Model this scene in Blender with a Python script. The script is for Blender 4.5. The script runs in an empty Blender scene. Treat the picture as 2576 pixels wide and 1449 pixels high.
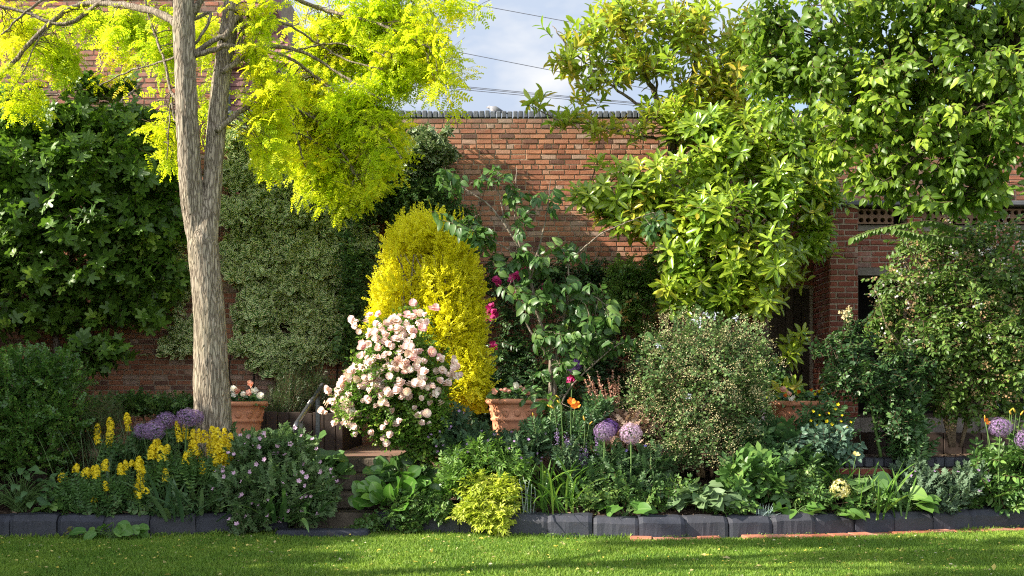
import bpy, math
import numpy as np
from mathutils import Vector, Euler
R = math.radians
F, EYE = 2408.0, 1.39
scene = bpy.context.scene
C = scene.collection

def W(px, py, d):
    return np.array([(px - 1288.0) * d / F, d, EYE - (py - 1000.0) * d / F])

def nrm(a):
    a = np.asarray(a, float)
    return a / np.maximum(np.linalg.norm(a, axis=-1, keepdims=True), 1e-9)

# ---------- small hashed value noise ----------
def _h(ix, iy, iz, s):
    n = (ix.astype(np.int64) * 374761393 + iy.astype(np.int64) * 668265263 + iz.astype(np.int64) * 2147483647 + s * 974634721) & 0xffffffff
    n = ((n ^ (n >> 13)) * 1274126177) & 0xffffffff
    return ((n ^ (n >> 16)) & 0xffff) / 65535.0

def noise(p, s=0):
    p = np.asarray(p, float)
    i = np.floor(p); f = p - i; f = f * f * (3 - 2 * f)
    x, y, z = i[..., 0], i[..., 1], i[..., 2]
    r = 0
    for dx in (0, 1):
        for dy in (0, 1):
            for dz in (0, 1):
                w = (f[..., 0] if dx else 1 - f[..., 0]) * (f[..., 1] if dy else 1 - f[..., 1]) * (f[..., 2] if dz else 1 - f[..., 2])
                r = r + w * _h(x + dx, y + dy, z + dz, s)
    return r

def fbm(p, s=0, o=3):
    p = np.asarray(p, float); r = 0; a = .5; t = 0
    for k in range(o):
        r = r + a * noise(p * 2 ** k, s + k); t += a; a *= .5
    return r / t

# ---------- mesh builder ----------
class MB:
    def __init__(s):
        s.v, s.l, s.c, s.t, s.e, s.m, s.n = [], [], [], [], [], [], 0
    def raw(s, v, loops, counts, tint=.5, edge=0., mat=0):
        v = np.asarray(v, float).reshape(-1, 3); k = len(v)
        s.v.append(v); s.l.append(np.asarray(loops, np.int64).ravel() + s.n); s.c.append(np.asarray(counts, np.int64).ravel())
        s.t.append(np.broadcast_to(np.asarray(tint, float), (k,))); s.e.append(np.broadcast_to(np.asarray(edge, float), (k,)))
        s.m.append(np.broadcast_to(np.asarray(mat, np.int64), (len(s.c[-1]),))); s.n += k
    def faces(s, v, fs, tint=.5, edge=0., mat=0):
        s.raw(v, [i for f in fs for i in f], [len(f) for f in fs], tint, edge, mat)
    def box(s, lo, hi, tint=.5, mat=0, bev=0.0, rot=0.0, piv=None):
        lo = np.array(lo, float); hi = np.array(hi, float)
        if bev <= 0:
            v = np.array([[(lo, hi)[a][0], (lo, hi)[b][1], (lo, hi)[c][2]] for a in (0, 1) for b in (0, 1) for c in (0, 1)])
            fs = [(0, 1, 3, 2), (4, 6, 7, 5), (0, 4, 5, 1), (2, 3, 7, 6), (0, 2, 6, 4), (1, 5, 7, 3)]
        else:
            b = bev; v = []; 
            for sx in (0, 1):
                for sy in (0, 1):
                    for sz in (0, 1):
                        c = np.array([(lo, hi)[sx][0], (lo, hi)[sy][1], (lo, hi)[sz][2]]); d = np.array([1 - 2 * sx, 1 - 2 * sy, 1 - 2 * sz]) * b
                        v += [c + d * (0, 1, 1), c + d * (1, 0, 1), c + d * (1, 1, 0)]
            v = np.array(v)
            I = lambda x, y, z, k: (x * 4 + y * 2 + z) * 3 + k
            fs = []
            fs += [(I(0,0,0,0), I(0,0,1,0), I(0,1,1,0), I(0,1,0,0)), (I(1,0,0,0), I(1,1,0,0), I(1,1,1,0), I(1,0,1,0))]
            fs += [(I(0,0,0,1), I(1,0,0,1), I(1,0,1,1), I(0,0,1,1)), (I(0,1,0,1), I(0,1,1,1), I(1,1,1,1), I(1,1,0,1))]
            fs += [(I(0,0,0,2), I(0,1,0,2), I(1,1,0,2), I(1,0,0,2)), (I(0,0,1,2), I(1,0,1,2), I(1,1,1,2), I(0,1,1,2))]
            for z in (0, 1):
                for x in (0, 1):
                    fs.append((I(x,0,z,0), I(x,0,z,2), I(x,1,z,2), I(x,1,z,0)))
                for y in (0, 1):
                    fs.append((I(0,y,z,1), I(1,y,z,1), I(1,y,z,2), I(0,y,z,2)))
            for x in (0, 1):
                for y in (0, 1):
                    fs.append((I(x,y,0,0), I(x,y,1,0), I(x,y,1,1), I(x,y,0,1)))
                    for z in (0, 1):
                        fs.append((I(x,y,z,0), I(x,y,z,1), I(x,y,z,2)))
        if rot:
            piv = (lo + hi) / 2 if piv is None else np.array(piv)
            c_, s_ = math.cos(rot), math.sin(rot); q = v - piv
            v = np.stack([q[:, 0] * c_ - q[:, 1] * s_, q[:, 0] * s_ + q[:, 1] * c_, q[:, 2]], 1) + piv
        s.faces(v, fs, tint, 0., mat)
    def tube(s, pts, rad, sides=6, tint=.5, mat=0, cap=True):
        pts = np.asarray(pts, float); n = len(pts); rad = np.broadcast_to(np.asarray(rad, float), (n,))
        T = nrm(np.gradient(pts, axis=0))
        u = np.cross(T[0], [0.3, .2, 1.0]); 
        if np.linalg.norm(u) < 1e-3: u = np.cross(T[0], [1, 0, 0])
        u = nrm(u); a = np.linspace(0, 2 * np.pi, sides, endpoint=False); out = []
        for i in range(n):
            u = nrm(u - T[i] * np.dot(u, T[i])); w = np.cross(T[i], u)
            out.append(pts[i] + rad[i] * (np.cos(a)[:, None] * u + np.sin(a)[:, None] * w))
        v = np.concatenate(out); i, j = np.meshgrid(np.arange(n - 1), np.arange(sides), indexing='ij'); k = (j + 1) % sides
        q = np.stack([i * sides + j, i * sides + k, (i + 1) * sides + k, (i + 1) * sides + j], -1).reshape(-1, 4)
        l = q.ravel(); c = np.full(len(q), 4)
        if cap:
            l = np.concatenate([l, np.arange(sides)[::-1], (n - 1) * sides + np.arange(sides)]); c = np.concatenate([c, [sides, sides]])
        s.raw(v, l, c, tint, 0., mat)
    def lathe(s, prof, seg=48, center=(0, 0, 0), tint=.5, mat=0, wob=0, seed=0):
        prof = np.asarray(prof, float); a = np.linspace(0, 2 * np.pi, seg, endpoint=False); n = len(prof)
        v = np.stack([prof[:, 0][:, None] * np.cos(a), prof[:, 0][:, None] * np.sin(a), np.broadcast_to(prof[:, 1][:, None], (n, seg))], -1).reshape(-1, 3)
        if wob: v = v * (1 + wob * (fbm(v * 9, seed) - .5)[:, None])
        i, j = np.meshgrid(np.arange(n - 1), np.arange(seg), indexing='ij'); k = (j + 1) % seg
        q = np.stack([i * seg + j, i * seg + k, (i + 1) * seg + k, (i + 1) * seg + j], -1).reshape(-1, 4)
        s.raw(v + np.array(center), q.ravel(), np.full(len(q), 4), tint, 0., mat)
    def inst(s, tp, P, T, N, S, tint, mat=None, wx=1.0):
        P = np.asarray(P, float).reshape(-1, 3); n = len(P)
        if n == 0: return
        T = nrm(np.broadcast_to(T, (n, 3))); X = np.cross(T, np.broadcast_to(N, (n, 3))); X = nrm(X); N = np.cross(X, T)
        S = np.broadcast_to(np.asarray(S, float), (n,))[:, None, None]; wx = np.broadcast_to(np.asarray(wx, float), (n,))[:, None, None]
        v = P[:, None] + S * (wx * tp.v[None, :, 0:1] * X[:, None] + tp.v[None, :, 1:2] * T[:, None] + tp.v[None, :, 2:3] * N[:, None])
        k = len(tp.v); l = (tp.l[None] + (np.arange(n) * k)[:, None]).ravel(); c = np.tile(tp.c, n)
        t = np.clip(np.broadcast_to(np.asarray(tint, float), (n,))[:, None] + tp.t[None], 0, 1).ravel()
        s.raw(v, l, c, t, np.tile(tp.e, n), np.tile(tp.m, n) if mat is None else mat)
    def build(s, name, mats, parent=None, smooth=True, origin=None):
        me = bpy.data.meshes.new(name)
        v = np.concatenate(s.v); l = np.concatenate(s.l); c = np.concatenate(s.c)
        off = np.array(parent.location) if parent is not None else (np.array(origin, float) if origin is not None else np.zeros(3))
        v = v - off
        me.vertices.add(len(v)); me.vertices.foreach_set('co', v.astype(np.float32).ravel())
        me.loops.add(len(l)); me.loops.foreach_set('vertex_index', l.astype(np.int32))
        me.polygons.add(len(c)); st = np.zeros(len(c), np.int32); st[1:] = np.cumsum(c)[:-1]
        me.polygons.foreach_set('loop_start', st)
        me.polygons.foreach_set('material_index', np.concatenate(s.m).astype(np.int32))
        me.polygons.foreach_set('use_smooth', np.full(len(c), bool(smooth)))
        for nm, arr in (('tint', s.t), ('edge', s.e)):
            a = me.attributes.new(nm, 'FLOAT', 'POINT'); a.data.foreach_set('value', np.concatenate(arr).astype(np.float32))
        me.update(calc_edges=True); me.validate()
        for m in (mats if isinstance(mats, (list, tuple)) else [mats]): me.materials.append(m)
        o = bpy.data.objects.new(name, me); C.objects.link(o)
        if parent is not None: o.parent = parent
        elif origin is not None: o.location = off
        return o

class TP:   # template
    def __init__(s, v, fs=None, l=None, c=None, e=None, t=None, m=None):
        s.v = np.asarray(v, float)
        s.l = np.array([i for f in fs for i in f]) if fs is not None else np.asarray(l)
        s.c = np.array([len(f) for f in fs]) if fs is not None else np.asarray(c)
        n = len(s.v); s.e = np.zeros(n) if e is None else np.asarray(e, float); s.t = np.zeros(n) if t is None else np.asarray(t, float)
        s.m = np.zeros(len(s.c), int) if m is None else np.asarray(m)

def mb_tp(mb):
    return TP(np.concatenate(mb.v), l=np.concatenate(mb.l), c=np.concatenate(mb.c), e=np.concatenate(mb.e), t=np.concatenate(mb.t), m=np.concatenate(mb.m))

def thing(name, label, cat, loc, group=None):
    o = bpy.data.objects.new(name, None); C.objects.link(o); o.location = [float(q) for q in loc]; o.empty_display_size = .1
    o['label'] = label; o['category'] = cat
    if group: o['group'] = group
    return o
def tag(o, label, cat, group=None, kind=None):
    o['label'] = label; o['category'] = cat
    if group: o['group'] = group
    if kind: o['kind'] = kind
    return o
def struct(o): o['kind'] = 'structure'; return o

def smooth_path(pts, n=8):
    pts = np.asarray(pts, float); k = len(pts)
    if k < 3:
        t = np.linspace(0, 1, n + 1)[:, None]; return pts[0] * (1 - t) + pts[-1] * t
    P = np.concatenate([[2 * pts[0] - pts[1]], pts, [2 * pts[-1] - pts[-2]]]); out = []
    for i in range(1, k):
        p0, p1, p2, p3 = P[i - 1:i + 3]
        for t in np.linspace(0, 1, n, endpoint=False):
            out.append(.5 * ((2 * p1) + (-p0 + p2) * t + (2 * p0 - 5 * p1 + 4 * p2 - p3) * t * t + (-p0 + 3 * p1 - 3 * p2 + p3) * t ** 3))
    out.append(pts[-1]); return np.array(out)

# ---------- leaf templates (unit length along +Y, normal +Z) ----------
def leaf(prof, fold=.12, curl=.2, wave=0.0):
    """prof: list of (t, halfwidth) without the two tips"""
    v = [(0, 0, 0)]; e = [0]; fs = []
    for i, (t, w) in enumerate(prof):
        z = -curl * t * t; wv = wave * (1 if i % 2 else -1)
        v += [(-w, t, z + fold * w * 2 + wv), (0, t, z), (w, t, z + fold * w * 2 - wv)]; e += [1, 0, 1]
    n = len(v); v.append((0, 1, -curl)); e.append(.8)
    fs += [(0, 2, 1), (0, 3, 2)]
    for i in range(len(prof) - 1):
        a = 1 + 3 * i; b = a + 3
        fs += [(a, a + 1, b + 1, b), (a + 1, a + 2, b + 2, b + 1)]
    a = n - 3
    fs += [(a, a + 1, n), (a + 1, a + 2, n)]
    return TP(v, fs, e=e)
rhomb = TP([(0, 0, 0), (.26, .45, .06), (0, 1, -.1), (-.26, .45, .06)], [(0, 1, 2), (0, 2, 3)], e=[0, 1, .8, 1])
rhombw = TP([(0, 0, 0), (.34, .5, .08), (0, 1, -.1), (-.34, .5, .08)], [(0, 1, 2), (0, 2, 3)], e=[0, 1, .8, 1])
L_oval = leaf([(.22, .2), (.5, .27), (.8, .16)], .15, .25)
L_lance = leaf([(.25, .13), (.55, .17), (.82, .1)], .2, .25)
L_mag = leaf([(.25, .10), (.58, .165), (.84, .12)], .25, .2)
L_ovate = leaf([(.15, .24), (.42, .31), (.75, .19)], .15, .35, .02)
L_heart = leaf([(-.1, .2), (.08, .4), (.35, .48), (.65, .36), (.87, .15)], .1, .25, .015)
L_round = leaf([(.1, .26), (.35, .42), (.65, .42), (.88, .24)], .12, .3, .02)
L_petal = leaf([(.3, .2), (.7, .34), (.92, .22)], -.1, -.25)

def lobed(lobes, notch=.35, base=.1, cup=.12, rnd=False):
    v = [(0, 0, 0)]; e = [0]
    ang = np.array([a for a, r, w in lobes]); n = len(lobes)
    for i, (a, r, w) in enumerate(lobes):
        A = R(a); d = np.array([math.sin(A), math.cos(A)]); p = np.array([d[1], -d[0]])
        for q in ((d * r * .62 - p * w, d * r * .9 - p * w * .75, d * r, d * r * .9 + p * w * .75, d * r * .62 + p * w) if rnd else (d * r * .62 - p * w, d * r, d * r * .62 + p * w)):
            v.append((q[0], q[1] + base, -cup * (q @ q))); e.append(.7)
        if i < n - 1:
            m = R((a + lobes[i + 1][0]) / 2); v.append((math.sin(m) * notch, math.cos(m) * notch + base, .03)); e.append(.4)
    fs = [(0, i + 1, i) for i in range(1, len(v) - 1)]
    return TP(v, fs, e=e)
L_fig = lobed([(-112, .42, .13), (-56, .70, .15), (0, .86, .17), (56, .70, .15), (112, .42, .13)], .40, rnd=True)
L_palm = lobed([(-130, .55, .13), (-68, .7, .14), (0, .85, .15), (68, .7, .14), (130, .55, .13)], .3)
L_tri = lobed([(-75, .75, .2), (0, 1., .22), (75, .75, .2)], .22)

def twig_tube(mb, pts, r0, r1, mat=1, tint=0.0, sides=3):
    mb.tube(pts, np.linspace(r0, r1, len(pts)), sides, tint, mat, cap=False)

def shoot(lf, n, length, ls, rng, kind='alt', ang=60, droop=.2, twig=.004, start=.1, tipleaf=True, tv=.15, lmat=0, flat=1.0, leaf_droop=.2, shrink=.35):
    """shoot along +Y, leaves in the XY plane; ls = leaf length (same unit as length)"""
    mb = MB(); S = np.linspace(0, 1, 5); pts = np.stack([0 * S, S * length, -droop * length * S ** 2], 1)
    if twig > 0: twig_tube(mb, pts, twig, twig * .4)
    f = lambda s: np.array([0, s * length, -droop * length * s * s])
    P, T, N, Z, t = [], [], [], [], []
    for i in range(n):
        s = start + (1 - start) * i / max(n - 1, 1)
        if kind == 'whorl':
            a = i * 2.39996; el = R(ang) * (1 - .35 * i / n); d = np.array([math.cos(a) * math.sin(el), math.cos(el), math.sin(a) * math.sin(el)])
            P.append(f(s)); T.append(d); N.append(np.array([0, 1, 0]) + .3 * np.array([0, 0, 1]) + rng.normal(0, .15, 3)); Z.append(ls * (1 - shrink * i / n) * rng.uniform(.8, 1.15)); t.append(rng.normal(0, tv))
            continue
        for sd in ((1, -1) if kind == 'opp' else ((1 if i % 2 else -1),)):
            A = R(ang + rng.normal(0, 9)); d = np.array([sd * math.sin(A), math.cos(A), -leaf_droop + rng.normal(0, .18)])
            P.append(f(s)); T.append(d); N.append(np.array([rng.normal(0, .35), rng.normal(0, .3), flat])); Z.append(ls * (1 - shrink * s) * rng.uniform(.75, 1.15)); t.append(rng.normal(0, tv))
    if tipleaf:
        P.append(f(1)); T.append(np.array([0, 1, -leaf_droop - droop])); N.append(np.array([rng.normal(0, .2), 0, 1])); Z.append(ls * (1 - shrink)); t.append(rng.normal(0, tv))
    if lf.m.max() == 0:
        mb.inst(lf, P, np.array(T), np.array(N), Z, 0.0, mat=lmat)
        mb.t[-1] = np.repeat(np.array(t), len(lf.v))
    else:
        k0 = len(mb.t); mb.inst(lf, P, np.array(T), np.array(N), Z, 0.0); mb.t[-1] = np.repeat(np.array(t), len(lf.v)) + np.tile(lf.t, len(P))
    return mb_tp(mb)

def blob_pts(n, blobs, rng, fill=.55, thr=0.0, nscale=2.5, seed=0):
    """blobs: (px,py,d,rx,ry,rd[,weight]); points spread through the ellipsoids, biased outwards"""
    b = np.array([(q + (1.0,))[:7] if len(q) < 7 else q for q in [tuple(x) for x in blobs]], float)
    w = b[:, 3] * b[:, 4] * b[:, 6]; w /= w.sum(); P, D = [], []
    need = n
    for _ in range(12):
        m = int(need * 1.6) + 20; i = rng.choice(len(b), m, p=w); q = b[i]
        u = nrm(rng.normal(size=(m, 3))); r = rng.uniform(0, 1, m) ** (fill)
        o = u * r[:, None]
        d = q[:, 2] + o[:, 1] * q[:, 5]
        x = (q[:, 0] - 1288) * q[:, 2] / F + o[:, 0] * q[:, 3] * q[:, 2] / F; z = EYE - (q[:, 1] - 1000) * q[:, 2] / F + o[:, 2] * q[:, 4] * q[:, 2] / F
        p = np.stack([x, d, z], 1); k = np.ones(m, bool)
        if thr > 0: k = fbm(p * nscale, seed, 2) > thr
        P.append(p[k]); D.append(u[k]); need -= k.sum()
        if need <= 0: break
    return np.concatenate(P)[:n], np.concatenate(D)[:n]

SUNV = nrm(np.array([-.84, -.235, .5]))
def crown(mb, tps, blobs, n, seed, scale=1.0, out=1.0, up=.2, rand=.5, nup=1.0, nrand=.35, nsun=.3, thr=0, nscale=2.5, fill=.55, back=.5, tv=.18, tint0=.5, sv=.2, front=0, noff=0, nfront=0, clump=.25, zfn=None):
    rng = np.random.default_rng(seed)
    P, D = blob_pts(n, blobs, rng, fill, thr, nscale, seed); n = len(P)
    T = nrm(D * out + np.array([0, -front, up]) + rng.normal(0, rand, (n, 3)))
    N = np.array([0, -nfront, nup]) + D * noff + SUNV * nsun + rng.normal(0, nrand, (n, 3))
    S = scale * rng.uniform(1 - sv, 1 + sv, n); t = tint0 + rng.normal(0, tv, n) + clump * (fbm(P * 1.6, seed + 5, 2) - .5) * 2
    if zfn is not None: t = t + zfn(P)
    k = rng.integers(0, len(tps), n)
    for i, tp in enumerate(tps):
        q = k == i
        L = tp.v[:, 1].max()
        mb.inst(tp, P[q] - T[q] * (S[q] * L * back)[:, None], T[q], N[q], S[q], t[q])
    return P, T, S

def branchlets(mb, P, skel, n, seed, r0=.012, r1=.004, sag=.1, mat=0, tint=.4, maxd=2.0):
    rng = np.random.default_rng(seed); idx = rng.choice(len(P), min(n, len(P)), replace=False)
    for i in idx:
        d = np.linalg.norm(skel - P[i], axis=1); ds = d + rng.uniform(0, .35, len(d)); j = np.argmin(ds)
        if d[j] > maxd or d[j] < .05: continue
        a, b = skel[j], P[i]; t = np.linspace(0, 1, 6)[:, None]
        m = a * (1 - t) + b * t + np.sin(t * np.pi) * (np.array([0, 0, sag * d[j]]) + rng.normal(0, .05 * d[j], 3))
        m[1:-1] += rng.normal(0, .02 * d[j] + .004, (4, 3))
        mb.tube(m, np.linspace(r0 * min(1, .4 + d[j] * .6), r1, 6), 4, tint, mat, cap=False)

# ---------- materials ----------
def newmat(name):
    m = bpy.data.materials.new(name); m.use_nodes = True; nt = m.node_tree
    for n in list(nt.nodes): nt.nodes.remove(n)
    return m, nt
def nd(nt, typ, **kw):
    n = nt.nodes.new(typ)
    for k, v in kw.items():
        if k.startswith('i_'):
            k = k[2:]; k = int(k) if k.isdigit() else k.replace('_', ' '); n.inputs[k].default_value = v
        else: setattr(n, k, v)
    return n
def rgb(c): return (c[0], c[1], c[2], 1.0)
def mixc(nt, fac, a, b, mode='MIX'):
    n = nt.nodes.new('ShaderNodeMix'); n.data_type = 'RGBA'; n.blend_type = mode
    for sock, v in ((n.inputs[0], fac), (n.inputs[6], a), (n.inputs[7], b)):
        if hasattr(v, 'is_linked') or hasattr(v, 'links'): nt.links.new(v, sock)
        elif isinstance(v, (tuple, list)): sock.default_value = rgb(v)
        else: sock.default_value = v
    return n.outputs[2]
def mr(nt, v, a, b, c=0., d=1.):
    n = nt.nodes.new('ShaderNodeMapRange'); nt.links.new(v, n.inputs[0])
    for i, q in enumerate((a, b, c, d)): n.inputs[i + 1].default_value = q
    return n.outputs[0]
def attr(nt, nm):
    n = nt.nodes.new('ShaderNodeAttribute'); n.attribute_name = nm; return n.outputs['Fac']
def nz(nt, scale, detail=3., vec=None, rough=.55):
    n = nt.nodes.new('ShaderNodeTexNoise'); n.inputs['Scale'].default_value = scale; n.inputs['Detail'].default_value = detail; n.inputs['Roughness'].default_value = rough
    if vec is not None: nt.links.new(vec, n.inputs['Vector'])
    return n.outputs['Fac']
def objco(nt, sc=None):
    t = nt.nodes.new('ShaderNodeTexCoord'); o = t.outputs['Object']
    if sc:
        m = nt.nodes.new('ShaderNodeMapping'); m.inputs['Scale'].default_value = sc; nt.links.new(o, m.inputs[0]); o = m.outputs[0]
    return o
def prin(nt, col, rough=.7, spec=.3, bump=None, bs=.5, bd=.01, metal=0., **kw):
    p = nt.nodes.new('ShaderNodeBsdfPrincipled')
    for sock, v in (('Base Color', col), ('Roughness', rough)):
        if hasattr(v, 'links'): nt.links.new(v, p.inputs[sock])
        else: p.inputs[sock].default_value = rgb(v) if isinstance(v, (tuple, list)) else v
    p.inputs['Specular IOR Level'].default_value = spec; p.inputs['Metallic'].default_value = metal
    if bump is not None:
        b = nt.nodes.new('ShaderNodeBump'); b.inputs['Strength'].default_value = bs; b.inputs['Distance'].default_value = bd
        nt.links.new(bump, b.inputs['Height']); nt.links.new(b.outputs[0], p.inputs['Normal'])
    return p
def out(nt, sh):
    o = nt.nodes.new('ShaderNodeOutputMaterial'); nt.links.new(sh, o.inputs[0])

def leafmat(name, c0, c1, c2=None, edge=None, e0=.55, e1=.8, trans=.35, rough=.42, spec=.35, tgain=1.3, vein=None):
    """c0..c1(..c2) by each leaf's own tint; edge = margin colour"""
    m, nt = newmat(name); t = attr(nt, 'tint')
    if c2 is None: col = mixc(nt, t, c0, c1)
    else: col = mixc(nt, mr(nt, t, .72, .95), mixc(nt, mr(nt, t, 0, .75), c0, c1), c2)
    if edge is not None: col = mixc(nt, mr(nt, attr(nt, 'edge'), e0, e1), col, edge)
    if vein is not None: col = mixc(nt, mr(nt, attr(nt, 'edge'), 0.0, .18), vein, col)
    p = prin(nt, col, rough, spec)
    tr = nt.nodes.new('ShaderNodeBsdfTranslucent'); g = mixc(nt, 1.0, col, (tgain, tgain * 1.02, tgain * .7), 'MULTIPLY'); nt.links.new(g, tr.inputs[0])
    x = nt.nodes.new('ShaderNodeMixShader'); x.inputs[0].default_value = trans
    nt.links.new(p.outputs[0], x.inputs[1]); nt.links.new(tr.outputs[0], x.inputs[2]); out(nt, x.outputs[0]); return m

def plain(name, c0, c1=None, rough=.7, spec=.3, ns=12., bs=.3, bd=.01, tint=False, sc=None, metal=0.):
    m, nt = newmat(name); co = objco(nt, sc); n = nz(nt, ns, 5., co)
    c1 = c1 or tuple(q * .7 for q in c0)
    col = mixc(nt, mr(nt, n, .3, .7), c0, c1)
    if tint: col = mixc(nt, .5, col, mixc(nt, attr(nt, 'tint'), tuple(q * .6 for q in c0), tuple(min(1, q * 1.4) for q in c0)))
    p = prin(nt, col, rough, spec, nz(nt, ns * 3, 6., co), bs, bd, metal); out(nt, p.outputs[0]); return m
# ======================= materials for the setting =======================
def brickmat(name, base=((.15, .075, .055), (.33, .13, .075), (.45, .21, .12), (.39, .265, .2)), dirt=.35, sc=1.0):
    m, nt = newmat(name); t = attr(nt, 'tint'); e = attr(nt, 'edge'); co = objco(nt)
    r = nt.nodes.new('ShaderNodeValToRGB'); nt.links.new(t, r.inputs[0]); el = r.color_ramp.elements
    el[0].position, el[0].color = .05, rgb(base[0]); el[1].position, el[1].color = .95, rgb(base[3])
    for p_, c_ in ((.35, base[1]), (.75, base[2])):
        q = el.new(p_); q.color = rgb(c_)
    n = nz(nt, 9., 6., co, .65); col = mixc(nt, mr(nt, n, .35, .75, 0, .6), r.outputs[0], mixc(nt, 1., r.outputs[0], (.62, .6, .6), 'MULTIPLY'))
    n2 = nz(nt, 1.1, 5., co, .6); col = mixc(nt, mr(nt, n2, .5, .72, 0, dirt), col, (.13, .085, .06))
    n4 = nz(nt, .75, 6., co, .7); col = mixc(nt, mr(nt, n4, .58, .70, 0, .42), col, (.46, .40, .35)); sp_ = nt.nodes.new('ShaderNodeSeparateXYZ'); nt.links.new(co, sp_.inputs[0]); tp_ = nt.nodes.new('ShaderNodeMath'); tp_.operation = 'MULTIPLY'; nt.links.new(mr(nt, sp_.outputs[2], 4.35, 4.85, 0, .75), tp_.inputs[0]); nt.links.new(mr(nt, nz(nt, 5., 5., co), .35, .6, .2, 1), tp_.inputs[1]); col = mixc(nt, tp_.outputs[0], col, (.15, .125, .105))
    n3 = nz(nt, 38., 3., co); col = mixc(nt, mr(nt, n3, .62, .8, 0, .5), col, (.42, .33, .24))
    p = prin(nt, col, .88, .2, nz(nt, 45., 6., co, .7), .6, .008); out(nt, p.outputs[0]); return m
M_brick = brickmat('weathered_red_brick')
M_brick_house = brickmat('orange_red_house_brick', ((.26, .085, .05), (.40, .125, .07), (.50, .17, .09), (.43, .16, .1)), .2)
M_brick_out = brickmat('dark_red_brick', ((.17, .055, .04), (.25, .075, .05), (.30, .095, .06), (.24, .09, .065)), .3)
M_mortar = plain('lime_mortar', (.36, .28, .20), (.22, .17, .12), .95, .1, 14., .6, .01)
M_mortar_out = plain('pale_mortar', (.38, .30, .23), (.28, .22, .17), .95, .1, 14., .6, .01)
M_blue = plain('blue_grey_engineering_brick', (.105, .115, .135), (.06, .065, .075), .7, .3, 16., .5, .01, tint=True)
def kerbmat():
    m, nt = newmat('dark_blue_edging_block'); co = objco(nt); oi = nt.nodes.new('ShaderNodeObjectInfo'); n = nz(nt, 22., 5., co)
    col = mixc(nt, mr(nt, n, .3, .7), (.032, .036, .052), (.021, .023, .034)); col = mixc(nt, mr(nt, oi.outputs['Random'], 0, 1, 0, .55), col, (.062, .060, .066))
    col = mixc(nt, mr(nt, nz(nt, 5., 6., co, .65), .55, .72, 0, .6), col, (.11, .085, .065)); col = mixc(nt, mr(nt, nz(nt, 60., 3., co), .68, .76, 0, .7), col, (.22, .21, .19)); col = mixc(nt, mr(nt, nz(nt, 3.3, 6., co, .7), .6, .74, 0, .55), col, (.07, .085, .035))
    p = prin(nt, col, .66, .35, nz(nt, 55., 6., co, .7), .7, .006); out(nt, p.outputs[0]); return m
M_kerb0 = plain('dark_blue_edging_block', (.058, .060, .074), (.036, .037, .046), .62, .4, 22., .6, .006, tint=True)
M_stone = plain('grey_stone', (.24, .21, .18), (.14, .12, .10), .9, .2, 7., .6, .02)
M_stepstone = plain('worn_step_stone', (.125, .10, .075), (.06, .05, .036), .9, .2, 6., .7, .03)
M_lead = plain('lead_flashing', (.10, .105, .115), None, .6, .4, 8., .3, .01)
M_timber = plain('dark_timber', (.055, .040, .028), (.03, .022, .016), .85, .2, 5., .6, .01, tint=True, sc=(1, 1, 12))
M_planter = plain('brown_edging_plank', (.05, .034, .027), (.03, .022, .018), .8, .25, 8., .4, .01, tint=True)
M_black = plain('black_painted_iron', (.035, .036, .04), (.06, .06, .065), .28, .8, 30., .2, .004)
M_dark = plain('interior_shade_black', (.012, .010, .009), None, .9, .1)  # near-black colour standing in for unlit space behind openings
M_glassdark = plain('dark_window_glass', (.02, .02, .022), None, .08, .6, 4., .0)
M_white = plain('white_paint', (.62, .60, .56), None, .5, .3)
M_terra = None
def terra():
    m, nt = newmat('terracotta'); co = objco(nt); n = nz(nt, 4., 6., co, .6)
    col = mixc(nt, mr(nt, n, .3, .7), (.50, .205, .105), (.62, .29, .17)); col = mixc(nt, mr(nt, nz(nt, 14., 5., co), .55, .75, 0, .35), col, (.60, .42, .31))
    col = mixc(nt, mr(nt, nz(nt, 2.3, 5., co), .58, .75, 0, .5), col, (.24, .12, .075))
    p = prin(nt, col, .85, .2, nz(nt, 50., 5., co), .35, .004); out(nt, p.outputs[0]); return m
M_terra = terra()

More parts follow.
